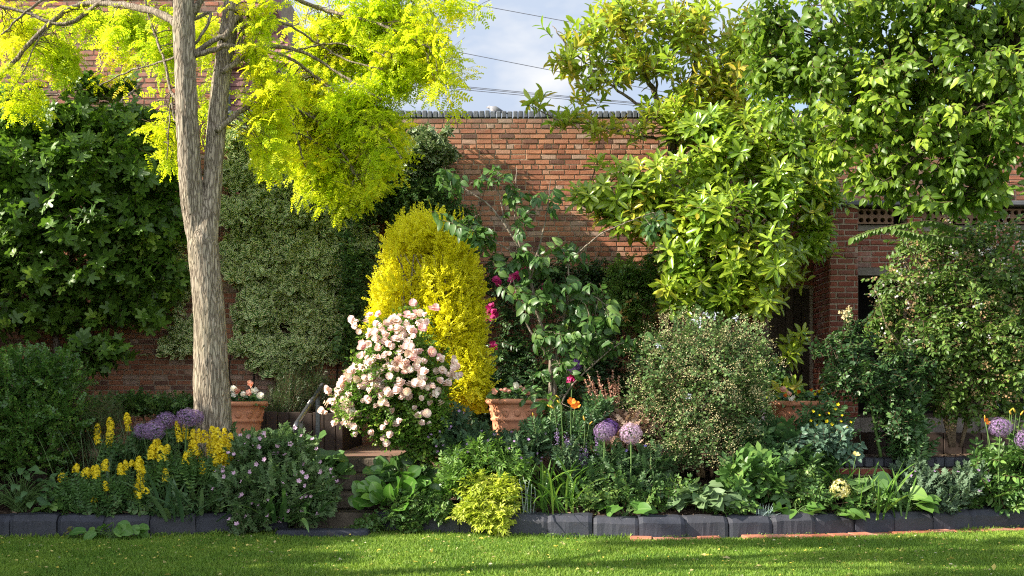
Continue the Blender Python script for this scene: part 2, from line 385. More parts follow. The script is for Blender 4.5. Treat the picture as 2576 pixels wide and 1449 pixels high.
def brick_face(mb, O, U, Nn, w, h, course=.075, bl=.225, seed=0, jit=.004, joint=.011, depth=.011, header_every=4, skip=None, mat=0, warm=None):
    rng = np.random.default_rng(seed); O = np.array(O, float); U = np.array(U, float); Nn = np.array(Nn, float); Z = np.array([0, 0, 1.0])
    B = []
    for r in range(int(math.ceil(h / course - .02))):
        hd = header_every and (r % header_every == header_every - 1)
        L = bl / 2 if hd else bl; u = -(L / 2 if r % 2 else 0) - rng.uniform(0, .03)
        while u < w:
            l = L * rng.uniform(.94, 1.04)
            if not hd and header_every and rng.random() < .08: l = bl / 2
            a, b = max(u, 0), min(u + l - joint, w)
            if b - a > .03:
                z0 = r * course; z1 = min(z0 + course - joint, h)
                if z1 - z0 > .02 and not (skip and skip((a + b) / 2, (z0 + z1) / 2)): B.append((a, b, z0, z1))
            u += l
    B = np.array(B); n = len(B); a, b, z0, z1 = [q[:, None] for q in B.T]
    j = lambda s: rng.normal(0, s, (n, 4))
    uu = np.concatenate([a, b, b, a], 1); zz = np.concatenate([z0, z0, z1, z1], 1)
    du = np.array([1, -1, -1, 1]) * .006; dz = np.array([1, 1, -1, -1]) * .006
    bo = (uu + j(jit * .6), zz + j(jit * .5)); dep = depth + rng.normal(0, .003, (n, 1)) + rng.normal(0, .0012, (n, 4))
    v0 = O + bo[0][..., None] * U + bo[1][..., None] * Z - .004 * Nn
    v1 = O + (bo[0] + du)[..., None] * U + (bo[1] + dz)[..., None] * Z + dep[..., None] * Nn
    v = np.concatenate([v0, v1], 1).reshape(-1, 3)
    fs = [(4, 5, 6, 7), (0, 1, 5, 4), (1, 2, 6, 5), (2, 3, 7, 6), (3, 0, 4, 7)]
    if np.dot(np.cross(U, Z), Nn) < 0: fs = [f[::-1] for f in fs]
    l = (np.array(fs)[None] + (np.arange(n) * 8)[:, None, None]).ravel()
    t = rng.normal(.5, .27, n)
    cen = O + ((a + b) / 2) * U + ((z0 + z1) / 2) * Z; t = t + .35 * (fbm(cen * .9, seed + 3, 3) - .5) * 2
    mb.raw(v, l, np.full(n * 5, 4), np.repeat(np.clip(t, 0, 1), 8), 0., mat)

M_kerb = kerbmat()
# ======================= ground, lawn, bed, terrace =======================
_kp = np.array([-500, 0, 560, 700, 910, 940, 1300, 1650, 2000, 2300, 2576, 3000], float)
_kd = np.array([9.5, 9.5, 9.7, 9.8, 9.9, 9.9, 9.6, 9.38, 9.55, 9.85, 10.14, 10.5])
_kx = (_kp - 1288) * _kd / F
def dk(x): return np.interp(x, _kx, _kd)
PATH = (-2.30, -1.45); TZ = .70
def edgey(x):   # front edge of the terrace
    return 10.9
def gz(x, y):
    x = np.asarray(x, float); y = np.asarray(y, float); k = dk(x); t = np.clip((y - k - .12) / (10.9 - k), 0, 1)
    return np.where(y > 10.9, TZ, .165 + .43 * t)

def grassmat(name, blade):
    m, nt = newmat(name); co = objco(nt); n = nz(nt, 1.3, 4., co); n2 = nz(nt, 9., 4., co)
    col = mixc(nt, mr(nt, n, .35, .65), (.105, .20, .028), (.18, .275, .042)); col = mixc(nt, mr(nt, n2, .55, .8, 0, .55), col, (.30, .30, .09))
    if blade: col = mixc(nt, attr(nt, 'tint'), mixc(nt, 1., col, (.62, .68, .6), 'MULTIPLY'), mixc(nt, 1., col, (1.5, 1.4, 1.25), 'MULTIPLY'))
    p = prin(nt, col, .6, .25 if blade else .1, n2 if not blade else None, .4, .02)
    if blade:
        tr = nt.nodes.new('ShaderNodeBsdfTranslucent'); nt.links.new(mixc(nt, 1., col, (1.3, 1.4, .7), 'MULTIPLY'), tr.inputs[0])
        x = nt.nodes.new('ShaderNodeMixShader'); x.inputs[0].default_value = .3; nt.links.new(p.outputs[0], x.inputs[1]); nt.links.new(tr.outputs[0], x.inputs[2]); out(nt, x.outputs[0])
    else: out(nt, p.outputs[0])
    return m
M_grass, M_blade = grassmat('lawn_turf', False), grassmat('grass_blade', True)

mb = MB(); mb.faces([(-300, -300, -.06), (300, -300, -.06), (300, 300, -.06), (-300, 300, -.06)], [(0, 1, 2, 3)])
struct(mb.build('ground', plain('bare_earth', (.09, .075, .05), None, .95, .1, 2., .5, .03)))

def lawn_z(x, y): return .035 * (fbm(np.stack([x * .5, y * .5, 0 * x], -1), 4, 2) - .5)
xs = np.linspace(-9, 9, 121); mb = MB(); rows = []
ts = np.linspace(0, 1, 41)
X = np.repeat(xs[None], 41, 0); Y = -3 + (dk(xs)[None] - .03 + 3) * ts[:, None]; Zz = lawn_z(X, Y)
i, j = np.meshgrid(np.arange(40), np.arange(120), indexing='ij'); q = np.stack([i * 121 + j, i * 121 + j + 1, (i + 1) * 121 + j + 1, (i + 1) * 121 + j], -1).reshape(-1, 4)
mb.raw(np.stack([X, Y, Zz], -1).reshape(-1, 3), q.ravel(), np.full(len(q), 4)); lawn = struct(mb.build('lawn', M_grass))

rng = np.random.default_rng(11); n = 215000
y = 6.9 + (rng.uniform(0, 1, n) ** 1.15) * 3.4; x = rng.uniform(-1, 1, n) * (.66 * y + .5); k = (y < dk(x) - .015) & ~((x > 1.15) & (y > dk(x) - .15) & (fbm(np.stack([x * 2.2, y * 0, 0 * x], -1), 33, 2) > .43))
x, y = x[k], y[k]; n = len(x); P = np.stack([x, y, lawn_z(x, y) - .003], 1)
mb = MB(); tpl = TP([(-.5, 0, 0), (.5, 0, 0), (.06, .62, .1), (0, 1, .35)], [(0, 1, 2), (0, 2, 3)])
hgt = .022 + .03 * fbm(P * 1.7, 9, 2) + rng.uniform(0, .012, n); edge_long = np.clip(1 - (dk(x) - y) / .12, 0, 1); hgt = hgt * (1 + .9 * edge_long * rng.uniform(.2, 1, n))
T = np.stack([rng.normal(0, .5, n), rng.normal(0, .5, n), np.ones(n)], 1); N = rng.normal(0, 1, (n, 3)); N[:, 2] *= .2
tp = TP([(-.11, 0, 0), (.11, 0, 0), (.07, .6, .05), (-.07, .6, .05), (0, 1, .25)], [(0, 1, 2, 3), (3, 2, 4)])
mb.inst(tp, P, T, N, hgt, np.clip(rng.normal(.5, .3, n) + .5 * (fbm(P * 6, 12, 2) - .5), 0, 1))
g = mb.build('grass', M_blade, smooth=False); tag(g, 'short mown green grass covering the lawn in front of the beds', 'grass', kind='stuff')

# soil beds (left of the steps, right of the steps)
def soilmat():
    m, nt = newmat('dark_soil'); co = objco(nt); n = nz(nt, 26., 6., co, .7)
    col = mixc(nt, mr(nt, n, .35, .7), (.030, .020, .014), (.085, .060, .042)); p = prin(nt, col, .95, .1, n, .9, .03); out(nt, p.outputs[0]); return m
M_soil = soilmat()
def bed(x0, x1, name):
    xs = np.linspace(x0, x1, 90); k = 26; ts = np.linspace(0, 1, k); X = np.repeat(xs[None], k, 0); Y = dk(xs)[None] + .08 + (10.9 - .02 - dk(xs)[None] - .08) * ts[:, None]
    Z = gz(X, Y) + .05 * (fbm(np.stack([X * 5, Y * 5, 0 * X], -1), 2, 3) - .5); mb = MB()
    i, j = np.meshgrid(np.arange(k - 1), np.arange(89), indexing='ij'); q = np.stack([i * 90 + j, i * 90 + j + 1, (i + 1) * 90 + j + 1, (i + 1) * 90 + j], -1).reshape(-1, 4)
    mb.raw(np.stack([X, Y, Z], -1).reshape(-1, 3), q.ravel(), np.full(len(q), 4)); struct(mb.build(name, M_soil))
bed(-9, PATH[0], 'soil'); bed(PATH[1], 9, 'soil')
# bark chips on the soil
rng = np.random.default_rng(5); n = 9000; x = rng.uniform(-6.2, 6.2, n); y = dk(x) + .12 + rng.uniform(0, 1, n) ** 1.5 * 1.3; k = (x < PATH[0] - .03) | (x > PATH[1] + .03); x, y = x[k], y[k]; n = len(x)
mb = MB(); mb.inst(TP([(-.3, 0, 0), (.3, 0, 0), (.25, 1, .1), (-.3, .9, .05)], [(0, 1, 2, 3)]), np.stack([x, y, gz(x, y) + .012], 1), np.stack([rng.normal(size=n), rng.normal(size=n), rng.normal(0, .2, n)], 1), np.stack([rng.normal(0, .5, n), rng.normal(0, .5, n), np.ones(n)], 1), rng.uniform(.012, .04, n), rng.uniform(0, 1, n))
o = mb.build('bark_litter', leafmat('bark_chip', (.045, .03, .02), (.22, .15, .10), trans=0.02, rough=.9), smooth=False); tag(o, 'brown bark chips and dry litter scattered over the flower bed soil', 'litter', kind='stuff')

# terrace paving with the path strip down to the steps
def pavemat():
    m, nt = newmat('red_brick_paving'); co = objco(nt); b = nt.nodes.new('ShaderNodeTexBrick'); nt.links.new(co, b.inputs[0])
    for k_, v_ in (('Scale', 1.), ('Mortar Size', .007), ('Brick Width', .22), ('Row Height', .11), ('Bias', -.1)): b.inputs[k_].default_value = v_
    b.inputs['Color1'].default_value = rgb((.19, .10, .075)); b.inputs['Color2'].default_value = rgb((.26, .15, .11)); b.inputs['Mortar'].default_value = rgb((.12, .10, .075))
    col = mixc(nt, mr(nt, nz(nt, 1.7, 5., co), .45, .7, 0, .6), b.outputs[0], (.12, .12, .06)); col = mixc(nt, mr(nt, nz(nt, 20., 4., co), .6, .8, 0, .5), col, (.35, .27, .2))
    p = prin(nt, col, .85, .2, b.outputs['Fac'], -.5, .01); out(nt, p.outputs[0]); return m
M_pave = pavemat()
mb = MB(); mb.box((-9.5, 11.0, .2), (9.5, 14.3, TZ)); mb.box((-9.5, 10.9, .2), (PATH[0], 10.996, TZ)); mb.box((PATH[1], 10.9, .2), (9.5, 10.996, TZ)); struct(mb.build('terrace', M_pave, smooth=False))
# stone steps, each tread a worn slab
mb = MB(); rng = np.random.default_rng(3)
for k, (yf, zt) in enumerate(((10.86, .70), (10.60, .53), (10.32, .355), (10.04, .18))):
    mb.box((PATH[0] + .002, yf, zt - .17 if k < 3 else -.04), (PATH[1] - .002, yf + .37, zt + .004 if k == 0 else zt), rng.uniform(.3, .7), 0, .018)
st = mb.build('stone_steps', M_stepstone, smooth=False); tag(st, 'worn stone steps climbing between the two flower beds to the brick path', 'steps')

# blue brick bullnose edge and wall along the right front of the terrace
t = thing('retaining_wall', 'low dark wall with a blue brick edge behind the plants at the right', 'wall', (4.2, 10.85, .3))
mb = MB(); mb.box((2.6, 10.80, .15), (7.5, 10.895, .60)); brick_face(mb, (2.6, 10.80, .22), (1, 0, 0), (0, -1, 0), 4.9, .375, seed=31, mat=1)
mb.build('brickwork', [M_mortar, M_brick_out], t, smooth=False)
mb = MB(); rng = np.random.default_rng(6)
for k in range(43):
    x = 2.6 + k * .114; mb.box((x, 10.765 + rng.normal(0, .003), .603), (x + .104, 10.99, .712 + rng.normal(0, .003)), rng.uniform(0, 1), 0, .014)
mb.build('coping', M_kerb0, t, smooth=False)

# edging blocks
BL = []
def block_mesh(seed, L=.445):
    rng = np.random.default_rng(seed); v = []; prof = [(0.0, -.08), (0.0, .155), (.012, .172), (.05, .212), (.20, .218), (.20, -.08)]
    m = MB(); k = len(prof); n = 13; rows = []
    for a in range(n):
        s = a / (n - 1); x = (s - .5) * L
        rd = .012 if a in (0, n - 1) else 0
        for (y, z) in prof: rows.append((x + (rd if a == 0 else -rd if a == n - 1 else 0) * 0, y + rd, z - (rd if z > 0 else 0)))
    rows = np.array(rows); rows += (fbm(rows * 11 + seed * 7, seed, 3)[:, None] - .5) * .026 * np.array([.4, 1, .8])
    fs = []
    for a in range(n - 1):
        for b in range(k - 1): fs.append((a * k + b, (a + 1) * k + b, (a + 1) * k + b + 1, a * k + b + 1))
    fs.append(tuple(range(k))[::1]); fs.append(tuple((n - 1) * k + b for b in range(k))[::-1])
    m.faces(rows, fs, rng.uniform(.2, .8)); return m
BL_LABELS_L = ['dark edging block at the far left end of the lawn edge', 'dark edging block left of the round-leaved hosta, below ivy-like green leaves', 'dark edging block behind the hosta that grows over the lawn edge',
  'dark edging block just right of the low hosta, below yellow loosestrife', 'dark edging block below the broad iris blades in the left bed', 'dark edging block half hidden under the pink geranium mound', 'dark edging block hidden by drooping strap leaves beside the path']
BL_LABELS_R = ['dark edging block at the path end of the right-hand row, under creeping leaves', 'dark edging block below the big glossy leaves beside the path', 'dark edging block just left of the lime yellow shrub', 'dark edging block overhung by the lime yellow shrub',
  'dark edging block just right of the lime yellow shrub, in front of grey spikes', 'dark edging block in front of the arching day lily leaves', 'dark edging block with a tiny weed in its left joint, right of the day lily', 'dark edging block standing nearest the lawn, in front of heart-shaped leaves below the allium',
  'dark edging block in front of the brunnera patch', 'dark edging block in front of the blue grey grass tuft', 'dark edging block just right of the blue grey grass tuft', 'dark edging block below the cream hydrangea head', 'dark edging block in front of the strap leaves right of the cream hydrangea',
  'dark edging block below the gap of bare soil at the right', 'dark edging block in front of the grey green silvery foliage', 'dark edging block under the bright green leaves at the far right', 'dark edging block at the right end of the row']
bmeshes = [block_mesh(s).build('edging_block', M_kerb, smooth=False) for s in (1, 2, 3, 4)]
for b in bmeshes: C.objects.unlink(b)
def lay_blocks(xs, labels, group, dz=0.0):
    rng = np.random.default_rng(len(labels)); x = xs
    for i, lb in enumerate(labels):
        x0 = x; y0 = float(dk(x0)); x1 = x0 + .43; ang = math.atan2(float(dk(x1)) - y0, .43)
        x1 = x0 + .452 * math.cos(ang)
        o = bmeshes[int(rng.integers(0, 4))].copy(); C.objects.link(o); cx = (x0 + x1) / 2
        o.location = (cx, float(dk(cx)) + rng.normal(0, .006), dz + rng.normal(0, .005)); o.rotation_euler = (rng.normal(0, .022), rng.normal(0, .014), ang + rng.normal(0, .018))
        o.name = 'edging_block'; tag(o, lb, 'edging block', group); x = x1
lay_blocks(-5.45, BL_LABELS_L, 'edging blocks along the left bed')
lay_blocks(-1.42, BL_LABELS_R, 'edging blocks along the right bed')
mb = MB(); mb.box((PATH[0] - .06, float(dk(-1.9)) - .33, -.05), (PATH[1] + .01, float(dk(-1.9)) - .13, .065), .4, 0, .02)
tag(mb.build('threshold_stone', M_kerb, smooth=False), 'low dark threshold stone across the foot of the path', 'kerb')
# brick strip set flush in the turf
rng = np.random.default_rng(21); k = 0
mb = MB()
x = 1.15
while x < 6.2:
    l = .225; a = math.atan2(float(dk(x + l)) - float(dk(x)), l); yy = float(dk(x + l / 2)) - .085
    if rng.random() < .86: mb.box((x, yy - .075, -.05), (x + l - .012, yy + .08, .024 + rng.normal(0, .006)), rng.uniform(0, 1), 0, .008, rot=a)
    x += l
struct(mb.build('brick_edging', brickmat('orange_paving_brick', ((.30, .10, .06), (.40, .14, .08), (.46, .18, .11), (.4, .18, .12)), .2), smooth=False))
rng = np.random.default_rng(19); n = 2600; x = rng.uniform(-5.4, 6, n); cl = fbm(np.stack([x * 2.4, 0 * x, 0 * x], 1), 8, 2); k = cl > .52; x = x[k]; n = len(x); y = dk(x) - rng.uniform(.0, .07, n) ** 1.0
mb = MB(); mb.inst(rhombw, np.stack([x, y, rng.uniform(0, .035, n) + .02 * (cl[k] - .5)], 1), np.stack([rng.normal(size=n), -np.abs(rng.normal(size=n)), rng.uniform(-.2, 1, n)], 1), rng.normal(0, .5, (n, 3)) + [0, -.5, .8], rng.uniform(.010, .026, n), rng.uniform(0, 1, n))
o = mb.build('weeds', leafmat('small_weed_leaf', (.06, .12, .025), (.14, .22, .05), trans=.25)); tag(o, 'tiny weeds and moss growing along the foot of the dark edging blocks', 'weeds', kind='stuff')
# fallen petals and leaves on the turf
rng = np.random.default_rng(8); n = 1700; y = 6.9 + rng.uniform(0, 1, n) * 3; x = rng.uniform(-5.6, 5.6, n); k = y < dk(x) - .05; x, y = x[k], y[k]; n = len(x)
mb = MB(); mb.inst(rhombw, np.stack([x, y, lawn_z(x, y) + rng.uniform(.018, .034, n)], 1), np.stack([rng.normal(size=n), rng.normal(size=n), rng.normal(0, .25, n)], 1), np.stack([rng.normal(0, .4, n), rng.normal(0, .4, n), np.ones(n)], 1), rng.uniform(.014, .04, n) * (1 + (rng.random(n) < .06) * .8), rng.uniform(0, 1, n))
o = mb.build('petal_litter', leafmat('fallen_petal', (.45, .36, .18), (.62, .50, .06), (.62, .56, .42), trans=.2, rough=.6)); tag(o, 'small yellow and pale fallen petals and leaflets scattered over the lawn', 'petals', kind='stuff')

# ======================= garden wall, house, outbuilding =======================
WY = 14.0; WTOP = 1.39 + (1000 - 279) * WY / F
t = thing('garden_wall', 'tall old red brick garden wall with a blue brick coping across the back', 'wall', (0, WY + .17, TZ))
mb = MB(); zc = WTOP - .108; mb.box((-9.5, WY, .3), (9.5, WY + .34, zc)); brick_face(mb, (-9.5, WY, TZ - .1), (1, 0, 0), (0, -1, 0), 19., zc - TZ + .1, seed=1, mat=1)
mb.build('brickwork', [M_mortar, M_brick], t, smooth=False)
mb = MB(); rng = np.random.default_rng(2); x = -9.5
while x < 9.5:
    w = rng.uniform(.068, .082); mb.box((x, WY - .022 + rng.normal(0, .004), zc + .004), (x + w, WY + .36, WTOP + rng.normal(0, .004)), rng.uniform(0, 1), 0, .012); x += w + .009
mb.build('coping', M_blue, t, smooth=False)
mb = MB(); px = (1692 - 1288) * WY / F; mb.box((px + .012, WY - .20, TZ), (px + .56, WY - .001, zc - .35)); brick_face(mb, (px, WY - .2, TZ), (1, 0, 0), (0, -1, 0), .57, zc - TZ - .35, seed=3, mat=1)
brick_face(mb, (px + .01, WY - .005, TZ), (0, -1, 0), (-1, 0, 0), .19, zc - TZ - .35, seed=4, mat=1); mb.box((px - .02, WY - .23, zc - .347), (px + .6, WY - .005, zc - .28), mat=0)
mb.build('pier', [M_mortar, M_brick], t, smooth=False)

HY = 14.75
def hx(px, d=HY): return (px - 1288) * d / F
t = thing('brick_house', 'red brick house with a purple tiled side, rising behind the wall at the upper left', 'house', (-7, HY + 2, 0))
mb = MB(); xr = hx(572); mb.box((-12, HY, 3.), (xr, HY + 5, 9.2)); brick_face(mb, (-10.5, HY, 4.9), (1, 0, 0), (0, -1, 0), xr + 10.5, 4.2, .084, .235, 41, mat=1, header_every=0, joint=.014)
mb.build('wall', [M_mortar, M_brick_house], t, smooth=False)
M_tile = plain('purple_clay_tile', (.27, .135, .125), (.19, .10, .10), .8, .25, 10., .3, .01, tint=True)
def tiles(mb, O, U, V, Nn, w, h, keep, seed, tw=.165, th=.1):
    rng = np.random.default_rng(seed); O, U, V, Nn = [np.array(q, float) for q in (O, U, V, Nn)]
    for r in range(int(h / th)):
        x = -(tw / 2 if r % 2 else 0)
        while x < w:
            a, b = max(x, 0), min(x + tw - .006, w); z = r * th
            if b - a > .02 and keep((a + b) / 2, z + th / 2):
                d0, d1 = .022 + rng.normal(0, .003), .004
                v = [O + U * a + V * z + Nn * d0, O + U * b + V * z + Nn * (d0 + rng.normal(0, .002)), O + U * b + V * (z + th * 1.1) + Nn * d1, O + U * a + V * (z + th * 1.1) + Nn * d1, O + U * a + V * z, O + U * b + V * z]
                mb.faces(v, [(0, 1, 2, 3), (4, 5, 1, 0), (4, 0, 3), (5, 2, 1)], rng.uniform(0, 1))
            x += tw
xt = hx(672); mb = MB(); mb.box((xr + .01, HY + .05, 3.), (xt, HY + .9, 9.2)); tiles(mb, (xr + .01, HY + .048, 4.6), (1, 0, 0), (0, 0, 1), (0, -1, 0), xt - xr - .01, 4.5, lambda u, z: True, 5)
mb.build('hung_tiles', M_tile, t, smooth=False)
xe = hx(752); sl = nrm(np.array([0, .42, .9])); nn = np.array([0, -.9, .42]); mb = MB(); ez = 1.39 + (1000 - 168) * HY / F
tiles(mb, (xr + .02, HY - .12, ez), (1, 0, 0), sl, nn, xe - xr, 2.8, lambda u, z: u < (xe - xr) - .76 * max(z - .15, 0), 6)
A = np.array([xr + .02, HY - .12, ez]); w_ = xe - xr
v = [A, A + [w_, 0, 0], A + np.array([w_, 0, 0]) + sl * .15, A + np.array([w_ - .76 * 1.85, 0, 0]) + sl * 2.0, A + sl * 2.8]; v = [q - nn * .004 for q in v] + [q - nn * .09 for q in v]
mb.faces(v, [(0, 1, 2, 3, 4), (9, 8, 7, 6, 5), (0, 5, 6, 1), (1, 6, 7, 2), (2, 7, 8, 3), (3, 8, 9, 4)]); mb.build('roof', M_tile, t, smooth=False)
mb = MB(); mb.tube([(hx(577), HY - .06, 4.6), (hx(577), HY - .06, 7.6)], .035, 10); mb.build('downpipe', M_lead, t)

# outbuilding at the right
OY = 12.6
def ox(px, d=OY): return (px - 1288) * d / F
def oz(py, d=OY): return EYE - (py - 1000) * d / F
t = thing('outbuilding', 'low brick outbuilding with pierced vent blocks and dark windows at the right', 'outbuilding', (5.6, OY + .7, TZ))
x0, x1, x2, x3 = ox(2088), ox(2158), ox(2282), ox(2320); ztop = oz(520); zl = oz(690); zv0, zv1 = oz(562), oz(524); zs = oz(1050); REC = .09
mb = MB()
def pier(xa, xb, seed, ret):
    mb.box((xa, OY, zs), (xb, OY + .5, ztop - .002)); brick_face(mb, (xa, OY, zs), (1, 0, 0), (0, -1, 0), xb - xa, ztop - zs, seed=seed, mat=1, header_every=0, joint=.013)
    mb.box((xa - .03, OY - .03, TZ), (xb + .02, OY + .5, zs - .002), mat=2)
    if ret: brick_face(mb, (xa, OY + .7, zs), (0, -1, 0), (-1, 0, 0), .7, ztop - zs, seed=seed + 1, mat=1, header_every=2, joint=.013)
mb.box((x0 + .001, OY + .5, TZ), (x0 + .35, 13.99, ztop - .002)); pier(x0, x1, 51, True); pier(x2, x3, 53, False); pier(ox(2470), ox(2508), 55, False); pier(ox(2660), ox(2700), 57, False)
spans = [(x1, x2), (x3, ox(2470)), (ox(2508), ox(2660))]
for k, (a, b) in enumerate(spans):
    mb.box((a, OY + REC, zl), (b, OY + .4, zv0 - .003)); brick_face(mb, (a, OY + REC, zl + .10), (1, 0, 0), (0, -1, 0), b - a, zv0 - zl - .1 - .085, seed=60 + k, mat=1, header_every=0, joint=.013)
    mb.box((a + .001, OY + REC - .03, zl - .005), (b - .001, OY + REC + .2, zl + .095), mat=2); mb.box((a + .001, OY + REC - .02, zv0 - .09), (b - .001, OY + REC + .2, zv0 - .006), mat=2)
    mb.box((a + .001, OY + .01, TZ), (b - .001, OY + .4, zs - .004), mat=2)
mb.build('wall', [M_mortar_out, M_brick_out, M_stone], t, smooth=False)
# pierced vent blocks: a slab with round holes
def vent(a, b, ncol, nrow, y):
    m = MB(); cw, ch = (b - a) / ncol, (zv1 - zv0) / nrow; n = 20
    for i_ in range(ncol):
        for j_ in range(nrow):
            c = np.array([a + cw * (i_ + .5), y, zv0 + ch * (j_ + .5)]); an = np.linspace(0, 2 * np.pi, n, endpoint=False) + np.pi / 4; r = min(cw, ch) * .34
            ci = np.stack([np.cos(an) * r, 0 * an, np.sin(an) * r], 1); sq = np.maximum(np.abs(np.cos(an)), np.abs(np.sin(an))); so = np.stack([np.cos(an) / sq * cw / 2, 0 * an, np.sin(an) / sq * ch / 2], 1)
            v = np.concatenate([c + ci, c + so, c + ci + [0, .1, 0]]); fs = [(k, n + k, n + (k + 1) % n, (k + 1) % n) for k in range(n)] + [(k, (k + 1) % n, 2 * n + (k + 1) % n, 2 * n + k) for k in range(n)]
            m.faces(v, fs)
    return m
M_vent = plain('buff_vent_block', (.23, .14, .09), (.17, .10, .07), .9, .2, 10., .4, .01)
for a, b in ((x1 + .01, ox(2250)), (ox(2312), ox(2400)), (ox(2408), ox(2466)), (ox(2515), ox(2640))):
    vent(a, b, max(3, round((b - a) / .094)), 2, OY + .035).build('vent_block', M_vent, t, smooth=False)
mb = MB(); mb.box((x1, OY + .2, zv0 - .003), (ox(2660), OY + .24, zv1 + .05)); mb.build('vent_dark_backing', M_dark, t, smooth=False)  # near-black box behind the holes, their darkness painted on
mb = MB(); mb.box((x0 - .08, OY - .10, ztop), (9.3, 13.99, ztop + .06), bev=.01); mb.build('roof', M_lead, t, smooth=False)
for k, (a, b) in enumerate(spans):
    w = MB(); fy = OY + .12; z0_, z1_ = zs - .002, zl - .006
    for q in (a + .002, b - .052): w.box((q, fy, z0_), (q + .05, fy + .06, z1_))
    w.box((a + .053, fy, z0_), (b - .053, fy + .06, z0_ + .05)); w.box((a + .053, fy, z1_ - .05), (b - .053, fy + .06, z1_)); w.box((a + .053, fy + .005, (z0_ + z1_) / 2 - .02), (b - .053, fy + .055, (z0_ + z1_) / 2 + .02))
    wf = w.build('window', M_timber, t, smooth=False)
    g = MB(); g.box((a + .053, fy + .03, z0_ + .05), (b - .053, fy + .036, z1_ - .05)); g.build('pane', M_glassdark, wf, smooth=False)
    wf2 = MB(); wf2.box((a, OY + .39, TZ), (b, OY + .42, zl)); wf2.build('dark_backing', M_dark, t, smooth=False)  # near-black sheet painted as the shade of the room behind
# recessed porch wall with a dark door
mb = MB(); xa, xb = ox(1930, 13.3), ox(2088, 13.3); mb.box((xa, 13.3, TZ), (x0, 13.6, ztop - .004)); brick_face(mb, (xa, 13.3, TZ), (1, 0, 0), (0, -1, 0), x0 - xa, ztop - TZ - .01, seed=71, mat=1, header_every=0, skip=lambda u, z: u < .62 and z < 2.25)
mb.build('porch_wall', [M_mortar_out, M_brick_out], t, smooth=False)
d = MB(); rng = np.random.default_rng(4)
for k in range(5): d.box((xa + .03 + k * .11, 13.262, TZ + .01), (xa + .03 + k * .11 + .106, 13.296, TZ + 2.2), rng.uniform(0, 1), 0, .004)
dr = d.build('door', M_timber, t, smooth=False)
h = MB(); h.tube([(xa + .52, 13.23, TZ + 1.0), (xa + .52, 13.205, TZ + 1.02), (xa + .52, 13.205, TZ + 1.12), (xa + .52, 13.23, TZ + 1.14)], .008, 8); h.build('handle', M_black, dr)
w = MB(); wx0, wx1 = ox(2003, 13.2), ox(2018, 13.2); wz0, wz1 = oz(765, 13.2), oz(705, 13.2)
for a_, b_ in (((wx0, 13.235, wz0), (wx0 + .018, 13.258, wz1)), ((wx1 - .018, 13.235, wz0), (wx1, 13.258, wz1)), ((wx0 + .018, 13.235, wz0), (wx1 - .018, 13.258, wz0 + .018)), ((wx0 + .018, 13.235, wz1 - .018), (wx1 - .018, 13.258, wz1))): w.box(a_, b_)
w.build('glazing_frame', M_white, dr, smooth=False)

# raised planters
t = thing('raised_planter', 'raised brown planter with a vertical plank front, right of the orange pot on the terrace', 'planter', (4.6, 11.9, TZ))
def planter(t, xa, xb, ya, yb, zt, pw, seed):
    rng = np.random.default_rng(seed); m = MB(); x = xa
    while x < xb - .02:
        m.box((x, ya + rng.normal(0, .004), TZ), (min(x + pw - .008, xb), ya + .035, zt + rng.normal(0, .008)), rng.uniform(0, 1), 0, .006); x += pw
    y_ = ya + .037
    while y_ < yb:
        for xx in (xa, xb - .035): m.box((xx, y_, TZ), (xx + .035, min(y_ + pw - .008, yb), zt + rng.normal(0, .008)), rng.uniform(0, 1), 0, .006)
        y_ += pw
    m.build('plank_side', M_planter, t, smooth=False); s = MB(); s.box((xa + .036, ya + .036, TZ), (xb - .036, yb, zt - .03)); s.build('soil', M_soil, t, smooth=False)
planter(t, (2184 - 1288) * 11.6 / F, 6.4, 11.6, 12.4, EYE - 88 * 11.6 / F, .23, 1)
t = thing('raised_planter', 'raised dark planter against the wall behind the handrail, below the feathery shrub', 'planter', (-2.8, 12.7, TZ))
planter(t, (640 - 1288) * 12.3 / F, (862 - 1288) * 12.3 / F, 12.3, 13.9, EYE - 38 * 12.3 / F, .15, 2)

# handrail
t = thing('handrail', 'black iron handrail sloping up beside the stone steps', 'handrail', (-2.24, 10.5, .5))
p0, p1 = W(747, 1066, 10.0), W(812, 969, 11.2); dirv = nrm(p1 - p0)
mb = MB(); q = smooth_path([p0 + [-.005, .03, -.10], p0 + [-.012, -.02, -.05], p0, p0 + dirv * .1], 5); mb.tube(np.concatenate([q[:-1], [p0 + dirv * .2, p1 - dirv * .1], smooth_path([p1 - dirv * .08, p1, p1 + [.03, .05, -.03], p1 + [.03, .03, -.09]], 5)]), .029, 12)
k_ = np.linspace(0, 1, 3)
for f_ in (.47, .5, .53): mb.tube([p0 + (p1 - p0) * (f_ - .008), p0 + (p1 - p0) * (f_ + .008)], .033, 12)
mb.build('rail', M_black, t)
for f_, zb in ((.13, .45), (.80, TZ)):
    c_ = p0 + (p1 - p0) * f_; mb = MB(); mb.box((c_[0] - .026, c_[1] - .02, zb), (c_[0] + .026, c_[1] + .02, c_[2] - .015), bev=.004); mb.build('post', M_black, t, smooth=False)
